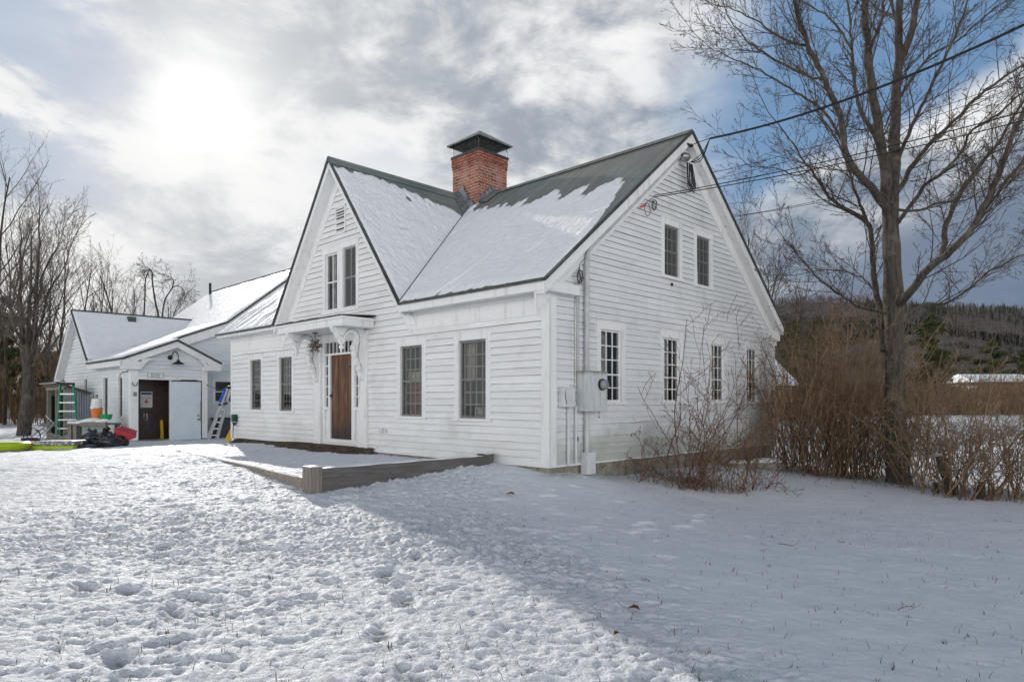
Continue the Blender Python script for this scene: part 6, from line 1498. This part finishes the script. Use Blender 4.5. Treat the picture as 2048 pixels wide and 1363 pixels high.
# forked tree beside the shed
Y = 31.0; lt = at(48, 866, Y); lt.z = gh(lt.x, lt.y)-.1
t1 = thing_at('forked_tree', tuple(lt), 'leaning tree with a smooth brown trunk forking into several leaders, left of the shed', 'tree')
R = random.Random(5); out = [[] for _ in range(8)]; tr = []; C2 = dict(CT); C2['kids'] = (9, 6, 4, 0); C2['rmin'] = .006
P_ = [at(a, b, Y)-lt for a, b in ((46, 880), (52, 830), (57, 785), (57, 745))]; S_ = smooth_path(P_, 4); tr.append(([tuple(p) for p in S_], list(np.linspace(.30, .22, len(S_)))))
for pp, r in (([(57, 748, 0), (62, 720, 0), (66, 680, .2), (72, 620, .4), (75, 540, .6), (78, 470, .8), (80, 410, 1)], .18), ([(57, 748, 0), (56, 700, 0), (57, 640, 0), (62, 580, 0), (64, 520, 0), (64, 450, 0)], .15), ([(55, 748, 0), (47, 700, 0), (44, 640, 0), (43, 570, 0), (42, 500, 0), (40, 440, 0)], .16),
              ([(60, 738, 0), (72, 722, 0), (95, 690, .5), (110, 640, 1), (130, 570, 1.5), (145, 480, 2)], .08), ([(62, 720, 0), (80, 650, 1), (100, 580, 1), (125, 540, 1), (150, 470, 1)], .08), ([(46, 690, 0), (30, 650, -1), (15, 610, -1), (0, 580, -1), (-20, 530, -1)], .08), ([(70, 640, 0), (84, 560, 1), (110, 500, 1.5), (135, 440, 2)], .07)):
    P_ = [at(a, b, Y+c)-lt for a, b, c in pp]; S_ = smooth_path(P_, 4); n = len(S_)-1; rs = [r*(1-.93*i/n) for i in range(n+1)]; S_ = [p+Vector((R.gauss(0, .04), 0, 0)) for p in S_]; tr.append(([tuple(p) for p in S_], rs))
    for j in range(20):
        t = .15+.82*(j+R.random())/20; f = t*n; i = int(f); q = S_[i].lerp(S_[i+1], f-i); d = (S_[i+1]-S_[i]).normalized(); dd = turn(tuple(d), R.uniform(.4, .8), R)
        grow(out, tuple(q), nrm3((dd[0], dd[1], dd[2]+.2)), R.uniform(1.2, 2.8)*(1.2-.5*t), rs[i]*.35, 1, C2, R)
[grow(out, a[-1], nrm3(tuple(Vector(a[-1])-Vector(a[-2]))), 1.8, .02, 1, C2, R) for a, b in tr[1:]]; tube_mesh('trunk', tr, 8, MAT['bark_maple'], t1); tube_mesh('branches', [c for l in out for c in l], 3, MAT['twig_grey'], t1, smooth=False)
lefts = [(8, 40, 12.5, 'large dark bare tree at the left edge of the photo'), (28, 46, 13.2, 'tall bare tree just right of the left photo edge, behind the forked tree'), (100, 42, 11.2, 'dark bare tree rising behind the lean-to shed'), (128, 46, 11, 'bare tree just left of the wing gable peak'), (160, 48, 7.5, 'bushy bare tree right behind the wing gable peak'), (-20, 36, 14, 'bare tree leaning in from beyond the left edge'), (85, 54, 13, 'very tall thin bare tree behind the forked tree')]
for i, (px, Y, h, lb) in enumerate(lefts):
    X = (px-1024)/FP*Y; tree('bare_tree', (X, Y, .2), h, CT, 300+i, lb, 'tree', group='bare trees left of the wing', lean=(random.Random(i).uniform(-.12, .12), 0, 1), trunk_levels=2)
CB = dict(CT); CB['up'] = (.02, .10, .10, .05); CB['kids'] = (14, 7, 5, 0); CB['t0'] = (.30, .2, .15, 0)
behind = [(215, 46, 9.6, 'first small bare tree behind the low wing ridge'), (240, 44, 9.9, 'rounded bare tree behind the roof vent of the wing'), (262, 50, 10.2, 'low bare tree behind the middle of the wing ridge'), (325, 48, 9.4, 'small bare tree where the wing ridge meets the larger roof'), (350, 52, 9.0, 'faint bare tree by the vent pipe of the wing'), (190, 52, 11, 'bare tree behind the peak end of the wing ridge')]
for i, (px, Y, h, lb) in enumerate(behind):
    X = (px-1024)/FP*Y; tree('bare_tree', (X, Y, .2), h, CB, 330+i, lb, 'tree', group='bare trees behind the wing roof', trunk_levels=2)
# storm-bent tree with drooping tops
Y = 45.0; lt = at(300, 760, Y); lt.z = .2; bt = thing_at('bent_tree', tuple(lt), 'storm bent bare tree with drooping tops above the wing ridge', 'tree'); tr = []; out = [[] for _ in range(8)]; R = random.Random(8)
CDp = dict(seg=(6, 4, 3), jit=(.1, .14, .2), up=(-.09, -.06, 0), tip=(.4, .5, .6), rmin=.008, kids=(5, 4, 0), t0=(.2, .2, 0), ang=(.7, .7, .7), ratio=(.5, .5, .5), rr=(.5, .6, .6))
for pp, r in (([(290, 760), (289, 700), (288, 640), (290, 590), (291, 560), (297, 543), (303, 540)], .07), ([(322, 760), (320, 700), (318, 640), (310, 600), (305, 565), (304, 545), (298, 538), (290, 545)], .08), ([(322, 700), (324, 640), (330, 600), (343, 578), (347, 565), (343, 555), (335, 552)], .06), ([(345, 575), (355, 571), (366, 578), (370, 588)], .04)):
    P_ = [at(a, b, Y)-lt for a, b in pp]; S_ = smooth_path(P_, 4); n = len(S_)-1; rs = [r*(1-.7*i/n) for i in range(n+1)]; tr.append(([tuple(p) for p in S_], rs))
    for j in range(12): t = .45+.53*(j+R.random())/12; f = t*n; i = int(f); q = S_[i].lerp(S_[i+1], f-i); d = (S_[i+1]-S_[i]).normalized(); grow(out, tuple(q), turn(tuple(d), R.uniform(.6, 1.2), R), R.uniform(.5, 1.5), rs[i]*.4, 0, CDp, R)
tube_mesh('trunk', tr, 6, MAT['bark_dark'], bt); tube_mesh('branches', [c for l in out for c in l], 3, MAT['twig_grey'], bt, smooth=False)
# trees behind the gable at the right
for i, (px, Y, h, lb) in enumerate(((1490, 34, 10.2, 'upright bare tree rising behind the gable slope'), (1535, 30, 7.6, 'bushy bare tree beside the right gable slope'), (1600, 30, 6.6, 'small pale bare tree between the gable and the maple'), (1465, 38, 9.5, 'thin bare tree farther behind the gable slope'))):
    X = (px-1024)/FP*Y; tree('bare_tree', (X, Y, -.1), h, dict(CT, ang=(.42, .5, .6, .6), kids=(16, 8, 4, 0), t0=(.3, .2, .15, 0)), 360+i, lb, 'tree', group='bare trees behind the farmhouse', mw='twig_maple', trunk_levels=2, r=h*.009)
# birch and dark trunk far left
tree('birch_tree', ((14-1024)/FP*52, 52, .2), 9.5, dict(CT, kids=(8, 5, 3, 0)), 390, 'leaning white birch at the far left beyond the snowy lawn', 'tree', mt='bark_birch', mw='twig_grey', lean=(.22, 0, 1), r=.16, trunk_levels=1)
# conifers : trunk + needle clumps
def conifer(px, Y, h, wd, seed, label, z=-.2, group='conifers in the distance'):
    X = (px-1024)/FP*Y; R = random.Random(seed); root = thing_at('pine_tree', (X, Y, z), label, 'tree', group)
    ch = [([(0, 0, 0), (0, 0, h*.5), (0, 0, h)], [h*.018, h*.012, .02])]; V = []; F_ = []
    nb = int(26*h/6)
    for i in range(nb):
        t = .18+.8*(i+R.random())/nb; a = R.uniform(0, 2*pi); ln = wd*.5*(1-t)**.7*R.uniform(.55, 1.15)+.15; z_ = h*t; e = Vector((cos(a)*ln, sin(a)*ln, ln*R.uniform(-.1, .35)))
        ch.append(([(0, 0, z_), tuple(Vector((0, 0, z_))+e*.5), tuple(Vector((0, 0, z_))+e)], [.03, .02, .008]))
        for k_ in range(int(130*ln)+24):
            s = R.random()**.6; p = Vector((0, 0, z_))+e*s+Vector((R.gauss(0, .16), R.gauss(0, .16), R.gauss(0, .10)))*(ln*.6+.2)
            d = Vector((R.gauss(0, 1), R.gauss(0, 1), R.gauss(.3, .8))).normalized()*R.uniform(.14, .32); sd2 = d.orthogonal().normalized()*R.uniform(.05, .09); q = len(V)
            V += [p-sd2, p+sd2, p+d+sd2*.4, p+d-sd2*.4]; F_.append((q, q+1, q+2, q+3))
    tube_mesh('trunk', ch, 5, MAT['bark_dark'], root); fast_mesh('crown', np.array([tuple(v) for v in V]), np.array(F_), MAT['needles'], root)
conifer(1862, 72, 11.5, 9, 1, 'olive green pine just right of the maple trunk, beyond the shrubs'); conifer(1985, 112, 12.5, 11, 2, 'wide olive pine at the far side of the field, below the hill'); conifer(2040, 118, 11, 12, 3, 'low spreading pine at the right edge of the photo'); conifer(1590, 60, 9, 5.0, 5, 'dark pine far behind the house corner')
conifer(6, 42, 8.0, 4.5, 4, 'dark green pine at the far left edge behind the bare trees', z=.2)
conifer(1640, 70, 11, 6.0, 6, 'tall dark spruce far behind the shrubs, left of the maple')
# far woodland masses: nobody could count them
def thicket(name, pts, h, n, label, mw, seed, rr_=.03):
    R = random.Random(seed); ch = []
    for i in range(n):
        f = R.random()*(len(pts)-1); k_ = int(f); g = f-k_; a, b = pts[k_], pts[k_+1]; x_ = a[0]*(1-g)+b[0]*g+R.gauss(0, a[2]); y_ = a[1]*(1-g)+b[1]*g+R.gauss(0, a[2]); z_ = a[3]*(1-g)+b[3]*g; H = h*R.uniform(.35, 1.1)
        d = (R.gauss(0, .13), R.gauss(0, .13)); top_ = (x_+d[0]*H, y_+d[1]*H, z_+H); ch.append(([(x_, y_, z_-.3), (x_+d[0]*H*.4, y_+d[1]*H*.4, z_+H*.5), top_], [rr_*1.3, rr_*.9, rr_*.25]))
        for k2_ in range(9):
            t = R.uniform(.2, .95); p = (x_+d[0]*H*t, y_+d[1]*H*t, z_+H*t); l_ = H*.28*(1.15-t)*R.uniform(.5, 1.3); a_ = R.uniform(0, 6.28); q = (p[0]+cos(a_)*l_, p[1]+sin(a_)*l_, p[2]+l_*R.uniform(.5, 1.3)); ch.append(([p, ((p[0]+q[0])/2, (p[1]+q[1])/2, (p[2]+q[2])/2-.05*l_), q], [rr_*.5, rr_*.4, rr_*.18]))
    V, F_ = tubes(ch, 3); o = fast_mesh(name, V, F_, MAT[mw]); return tag(o, label, 'woodland', kind='stuff')
thicket('woodland', [(-95, 70, 6, .2), (-62, 66, 6, .2), (-45, 66, 6, .2), (-28, 72, 6, .3)], 8.5, 2600, 'brown leafless woodland beyond the lawn at the left', 'twig_brown', 1, .05)
thicket('woodland', [(-50, 36, 2.5, .2), (-34, 40, 2.5, .2), (-26, 44, 3, .2)], 3.6, 800, 'brown undergrowth between the trees at the left', 'twig_brown', 5, .02)
thicket('woodland', [(18, 62, 3, -.2), (36, 58, 4, -.2), (60, 62, 6, -.2), (90, 70, 6, -.1)], 3.6, 3000, 'bare brown scrub along the far side of the field', 'twig_brown', 2, .035)
thicket('woodland', [(48, 72, 2, .3), (62, 75, 2, .6), (85, 78, 2, .9)], 4.4, 900, 'bare scrub in front of the distant porch house', 'twig_brown', 7, .03)
thicket('woodland', [(9, 19.5, .8, .0), (14, 20.5, 1, -.25), (19, 24, 1.5, -.35)], 2.0, 110, 'thin bare scrub just behind the shrubs at the right', 'twig_brown', 3, .010)
# hills
def hill(name, x0, x1, y0, y1, nx_, ny_, hf, label):
    X, Y = np.meshgrid(np.linspace(x0, x1, nx_), np.linspace(y0, y1, ny_), indexing='ij'); Z = hf(X, Y)
    V = np.stack([X.ravel(), Y.ravel(), Z.ravel()], 1); idx = np.arange(nx_*ny_).reshape(nx_, ny_)
    F_ = np.stack([idx[:-1, :-1], idx[1:, :-1], idx[1:, 1:], idx[:-1, 1:]], -1).reshape(-1, 4)
    o = fast_mesh(name, V, F_, MAT['hill_wood'], smooth=False); return tag(o, kind='structure')
def hf(X, Y):
    t = sstep(150, 900, Y); crest = 114+26*fbm(X/260, Y/400, 3, 111)+8*np.exp(-((X-330)/120)**2)-4*sstep(500, 900, X)
    h = -3+crest*t*sstep(40, 330, X)+3.0*np.abs(vnoise(X/7, Y/11, 3))*t*2+2.5*np.maximum(vnoise(X/2.6, Y/5, 7), 0)*2+5*np.maximum(fbm(X/22, Y/22, 2, 9), 0)
    return h
hill('hills', -200, 1500, 150, 950, 760, 150, hf, '')
def hf2(X, Y): return -2+26*sstep(120, 330, Y)*sstep(60, -120, X)+1.6*np.abs(vnoise(X/5, Y/8, 3))*2+2*np.maximum(vnoise(X/2.2, Y/4, 7), 0)
hill('hills', -600, 60, 125, 350, 420, 60, hf2, '')
R = random.Random(61); ch = []; cV = []; cF = []
NT_ = 15000
hX = np.array([R.uniform(60, 1250) for _ in range(NT_)]); hY = np.array([160+760*R.random()**1.25 for _ in range(NT_)]); ok = np.abs(hX/hY-.62) < .50; hX = hX[ok]; hY = hY[ok]; hZ = hf(hX, hY); pm = fbm(hX/95, hY/150, 3, 77)
for x_, y_, z_, p_ in zip(hX, hY, hZ, pm):
    x_ = float(x_); y_ = float(y_); z_ = float(z_)-1
    if p_ > .36+R.uniform(-.05, .05) or R.random() < .008:
        H = R.uniform(6, 11); q = len(cV); K = 6
        for (rr_, hh) in ((.20, .08), (.05, .55), (.13, .45), (.015, 1.0)):
            for k_ in range(K): a = 2*pi*k_/K; j = R.uniform(.7, 1.3); cV.append((x_+cos(a)*rr_*H*j, y_+sin(a)*rr_*H*j, z_+H*hh*R.uniform(.95, 1.04)))
        for l_ in (0, 2):
            for k_ in range(K): k2_ = (k_+1) % K; cF.append((q+l_*K+k_, q+l_*K+k2_, q+(l_+1)*K+k2_, q+(l_+1)*K+k_))
    else:
        H = R.uniform(7, 14); w0 = .07+y_*.00015; ch.append(([(x_, y_, z_), (x_+R.gauss(0, .3), y_, z_+H*.5), (x_+R.gauss(0, .5), y_, z_+H)], [w0*1.3, w0, w0*.4]))
        for k_ in range(5):
            t = R.uniform(.3, .85); l_ = H*.30*(1.2-t); a = R.uniform(0, 6.28); p = (x_, y_, z_+H*t); e_ = (x_+cos(a)*l_, y_+sin(a)*l_, z_+H*t+l_*R.uniform(.7, 1.4)); ch.append(([p, tuple((a_+b_)/2 for a_, b_ in zip(p, e_)), e_], [w0*.6, w0*.5, w0*.25]))
V, F_ = tubes(ch, 3); o = fast_mesh('woodland', V, F_, flat('far_bark', (.13, .112, .103), .95, var=.3, scale=.02)); tag(o, 'leafless trees covering the distant hillside at the right', 'woodland', kind='stuff')
o = fast_mesh('conifer_stand', np.array(cV), np.array(cF), flat('far_needles', (.032, .042, .030), .95, var=.4, scale=.05)); tag(o, 'dark conifers in patches on the distant hillside', 'woodland', kind='stuff')
# ---- far field at the right: bank, porch house, snow patches
m = MB(); R = random.Random(4)
def bank(x0, x1, y, z0, z1, dp, seed, name, mt, kind='structure'):
    N = 60; rows = []
    for i in range(N+1):
        x_ = x0+(x1-x0)*i/N; h = z1*(.75+.35*float(fbm(np.array([x_/4]), np.array([seed*1.]), 3, seed)[0])+.1); e = min(1, min(i, N-i)/6); h = z0+(h-z0)*e
        rows.append([(x_, y-dp*.5, z0-.3), (x_, y-dp*.2, z0+(h-z0)*.7), (x_, y, h), (x_, y+dp*.6, z0-.3)])
    mm = MB()
    for i in range(N):
        for j in range(3): mm.quad(rows[i][j], rows[i+1][j], rows[i+1][j+1], rows[i][j+1])
    return tag(mm.build(name, MAT[mt], None, recalc=False, smooth=True), kind=kind)
bank(32, 75, 70, -.6, .6, 6, 2, 'bank', 'far_bank'); bank(44, 70, 84, -.5, 1.0, 8, 5, 'bank', 'snow_roof')
ph = thing_at('porch_house', ((1940-1024)/FP*80, 80, 1.2), 'distant brown house with a white railed porch on the snowy bank at the right', 'house')
m = MB(); m.box(.3, 7.5, 0, 5, -.5, 2.7); m.build('wall', MAT['far_wall'], ph)
m = MB(); m.add([(-.2, -1.2, 2.75), (8, -1.2, 2.75), (8, 2.5, 3.8), (.2, 2.5, 3.8), (-.2, 6, 2.75), (8, 6, 2.75)], ((0, 1, 2, 3), (3, 2, 5, 4), (0, 3, 4), (1, 5, 2), (0, 4, 5, 1))); m.build('roof', MAT['snow_roof'], ph)
m = MB()
for i in range(6): m.box(-3.6+i*.72, -3.46+i*.72, -1.9, -1.8, 0, 2.3)
m.box(-3.6, .15, -1.9, -1.82, .7, .85); m.box(-3.6, .15, -2.0, -1.7, 2.05, 2.3); m.build('porch', MAT['sign_white'], ph)
br_ = thing_at('snowy_barn', tuple(at(1566, 802, 40)), 'snow roofed shed glimpsed through the shrubs just behind the house corner', 'shed'); br_.location.z = 0
m = MB(); m.box(-3.5, .55, 0, 4, -.5, 2.7); m.build('wall', MAT['far_wall'], br_)
m = MB(); m.add([(-4, -.6, 2.6), (.8, -.6, 2.6), (.3, 2, 4.3), (-4, 2, 4.5), (-4, 4.6, 2.6), (.8, 4.6, 2.6)], ((0, 1, 2, 3), (3, 2, 5, 4), (1, 5, 2), (0, 3, 4), (0, 4, 5, 1))); m.build('roof', MAT['snow_roof'], br_)
# left far: small shelter/fence
m = MB(); X = (12-1024)/FP*55
for i in range(9): m.box(X-4+i*1.2, X-3.9+i*1.2, 55, 55.1, 0, 1.2)
m.box(X-4, X+6, 55.02, 55.06, .9, 1.0); m.box(X-4, X+6, 55.02, 55.06, .45, .55); o = m.build('rail_fence', MAT['old_timber'], None); tag(o, 'low rail fence at the far edge of the snowy lawn, left', 'fence')
# ---- overhead cables
def cable(name, a, b, sag, r, label, n=24, cat='cable', group=None):
    a = Vector(a); b = Vector(b); pts = [a.lerp(b, i/n)-Vector((0, 0, sag*4*(i/n)*(1-i/n))) for i in range(n+1)]
    m = MB(); m.tube(pts, r, 6); return tag(m.build(name, MAT['black_rubber'], None, smooth=True), label, cat, group)
A0 = hw(.55, 4.2, 6.30)
end = at(2150, 0, 9.0); end.z = EYE+(HY-0)/FP*9.0
kn = at(1420, 277, 13.2)
cable('service_cable', kn, end, .22, .020, 'thick black service cable running from the gable peak to the upper right')
m = MB(); k0_ = HM @ Pg(4.2, .15, 6.36); m.tube([k0_, kn.lerp(k0_, .5)+Vector((0, 0, .01)), kn], .008, 5)
for q in ((.2, .1), (.25, .3), (.18, .5)):
    e2 = HM @ Pg(4.22+q[0]*.3, .17, 6.05); mid = kn.lerp(e2, .5)+Vector((0, -.1, -.25+q[1]*.3)); m.tube(smooth_path([kn, mid, e2], 6), .009, 5)
o = m.build('service_cable', MAT['black_rubber'], None, smooth=True); tag(o, 'thin leads splitting off the service cable down to the weatherhead', 'cable')
hk = HM @ Pg(3.02, .08, 5.10)
for dz, lb in ((0, 'upper of the two thin cables fixed to the gable wall left of the attic windows'), (-.10, 'lower of the two thin cables fixed to the gable wall left of the attic windows')):
    e2 = at(2150, 195 if dz == 0 else 215, 9.2); cable('telephone_cable', hk+Vector((0, 0, dz*.3)), e2, .10, .0085, lb)
hk2 = HM @ Pg(6.28, .10, 5.32)
for dz, lb in ((0, 'upper of the two faint wires leaving the right rake of the gable'), (16, 'lower of the two faint wires leaving the right rake of the gable')):
    cable('telephone_wire', hk2, at(2150, 245+dz, 17), .25, .006, lb)
for dz in (0, 14):
    cable('distant_wire', at(1380, 355+dz, 34), at(2150, 115+dz, 26), .4, .012, 'upper of the distant pair of wires crossing behind the maple' if dz == 0 else 'lower of the distant pair of wires crossing behind the maple')
# ---- grass tips, leaves and twigs on the snow
R = random.Random(99); V = []; F_ = []
def blade(x_, y_, s, tilt=.5):
    z_ = gh_fast(x_, y_); a = R.uniform(0, 6.28); w_ = s*.035+.0008; d = Vector((cos(a)*tilt*s*R.random(), sin(a)*tilt*s*R.random(), s)); sd2 = Vector((-sin(a), cos(a), 0))*w_; p = Vector((x_, y_, z_-.01)); q = len(V)
    V.extend([p-sd2, p+sd2, p+d*.6+sd2*.7+Vector((0, 0, 0)), p+d*.6-sd2*.7]); F_.append((q, q+1, q+2, q+3)); q = len(V); V.extend([p+d*.6-sd2*.7, p+d*.6+sd2*.7, p+d+Vector((cos(a), sin(a), -.3))*s*.25, p+d+Vector((cos(a), sin(a), -.3))*s*.25]); F_.append((q, q+1, q+2, q+3))
def gh_fast(x_, y_):
    i = int(np.searchsorted(xs, x_))-1; j = int(np.searchsorted(ys, y_))-1; i = max(0, min(i, len(xs)-2)); j = max(0, min(j, len(ys)-2))
    return float(GZ[i, j]+(GZ[i+1, j]-GZ[i, j])*(x_-xs[i])/(xs[i+1]-xs[i])+(GZ[i, j+1]-GZ[i, j])*(y_-ys[j])/(ys[j+1]-ys[j]))
for i in range(3600):
    y_ = 2.4+12*R.random()**1.3; x_ = R.uniform(-.85, .85)*y_; 
    if y_ > 9 and x_ < 1.5: continue
    cl_ = 1 if R.random() > .06 else R.randint(4, 9)
    for k_ in range(cl_): blade(x_+R.gauss(0, .012), y_+R.gauss(0, .012), R.uniform(.018, .062) if cl_ == 1 else R.uniform(.02, .055), .9)
for i in range(2600):   # dead grass and litter under the hedge and bushes
    if R.random() < .6: x_ = R.uniform(4.6, 11); y_ = float(np.interp(x_, hx, hy_))+R.gauss(.1, .6)
    else: a = R.uniform(0, 6.28); rr_ = R.random()*1.1; x_ = 3.4+rr_*cos(a)*1.3; y_ = 12.7+rr_*sin(a)*.6
    blade(x_, y_, R.uniform(.04, .16), .9)
g_ = fast_mesh('dead_grass', np.array([tuple(v) for v in V]), np.array(F_), MAT['dead_grass']); tag(g_, 'dead grass tips poking through the snow', 'grass', kind='stuff')
def leaf(px, py, s, lab, seed, stem=True):
    Y = 1.65*FP/(py-HY)
    for _ in range(4): X = (px-1024)/FP*Y; Y = (EYE-gh_fast(X, Y))*FP/(py-HY)
    X = (px-1024)/FP*Y; R = random.Random(seed); m = MB(); n = 9; L_ = []
    ol = [(s*(.0+1.0*t), s*.42*sin(pi*t)**.7*(1+.15*sin(t*20))) for t in np.linspace(0, 1, n)]
    vs = [(a, b, .25*b+.12*s*sin(a/s*3)) for a, b in ol]+[(a, -b, .30*b+.12*s*sin(a/s*3)) for a, b in reversed(ol[1:-1])]
    mid = [(a, 0, .12*s*sin(a/s*3)-.0) for a, b in ol]
    nn = len(ol); V_ = [(a, b, .30*b+.15*s*sin(a/s*3)) for a, b in ol]+mid+[(a, -b, .35*b+.15*s*sin(a/s*3)) for a, b in ol]
    fs = [(i, i+1, nn+i+1, nn+i) for i in range(nn-1)]+[(nn+i, nn+i+1, 2*nn+i+1, 2*nn+i) for i in range(nn-1)]
    m.add(V_, fs); t = thing_at('fallen_leaf', (X, Y, gh_fast(X, Y)+.006), lab, 'leaf', 'fallen leaves on the snow', R.uniform(-.6, .6)); m.build('blade', MAT['dry_leaf'], t, recalc=False)
    m = MB(); m.tube([(0, 0, .0), (-s*.4, .01, .01), (-s*.8, .0, .035)], .0015, 4); m.build('stem', MAT['twig_brown'], t)
leaf(1255, 1218, .085, 'curled brown leaf with a long stem, lying on the shaded snow near the bottom', 1); leaf(1228, 1272, .05, 'small dark leaf at the shadow edge near the bottom', 2); leaf(835, 1183, .035, 'tiny dark leaf fragment on the sunlit snow', 3); leaf(1012, 994, .13, 'brown leaf lying in the shade below the plank wall', 4)
def ground_twig(px, py, ln, seed, lab):
    Y = 1.65*FP/(py-HY)
    for _ in range(4): X = (px-1024)/FP*Y; Y = (EYE-gh_fast(X, Y))*FP/(py-HY)
    R = random.Random(seed); out = [[] for _ in range(4)]; C = dict(seg=(6, 3, 2), jit=(.2, .25, .2), up=(-.03, .12, .1), tip=(.4, .5, .5), rmin=.0015, kids=(4, 1, 0), t0=(.3, .2, 0), ang=(.6, .6, .6), ratio=(.35, .4, .4), rr=(.6, .6, .6))
    grow(out, (0, 0, .012), nrm3((cos(seed), sin(seed)*.4, .08)), ln, .004, 0, C, R); t = tube_mesh('fallen_twig', [c for l in out for c in l], 4, MAT['twig_brown'], None); t.location = (X, Y, gh_fast(X, Y)); tag(t, lab, 'twig', 'fallen twigs on the snow')
ground_twig(1795, 1222, .22, 1, 'small forked twig lying on the shaded snow at the lower right'); ground_twig(1555, 1088, .45, 6, 'long thin twig on the shaded snow in the middle right'); ground_twig(1690, 1085, .35, 3, 'thin twig on the snow right of the long one'); ground_twig(1300, 1165, .12, 2, 'short hooked twig near the big brown leaf')
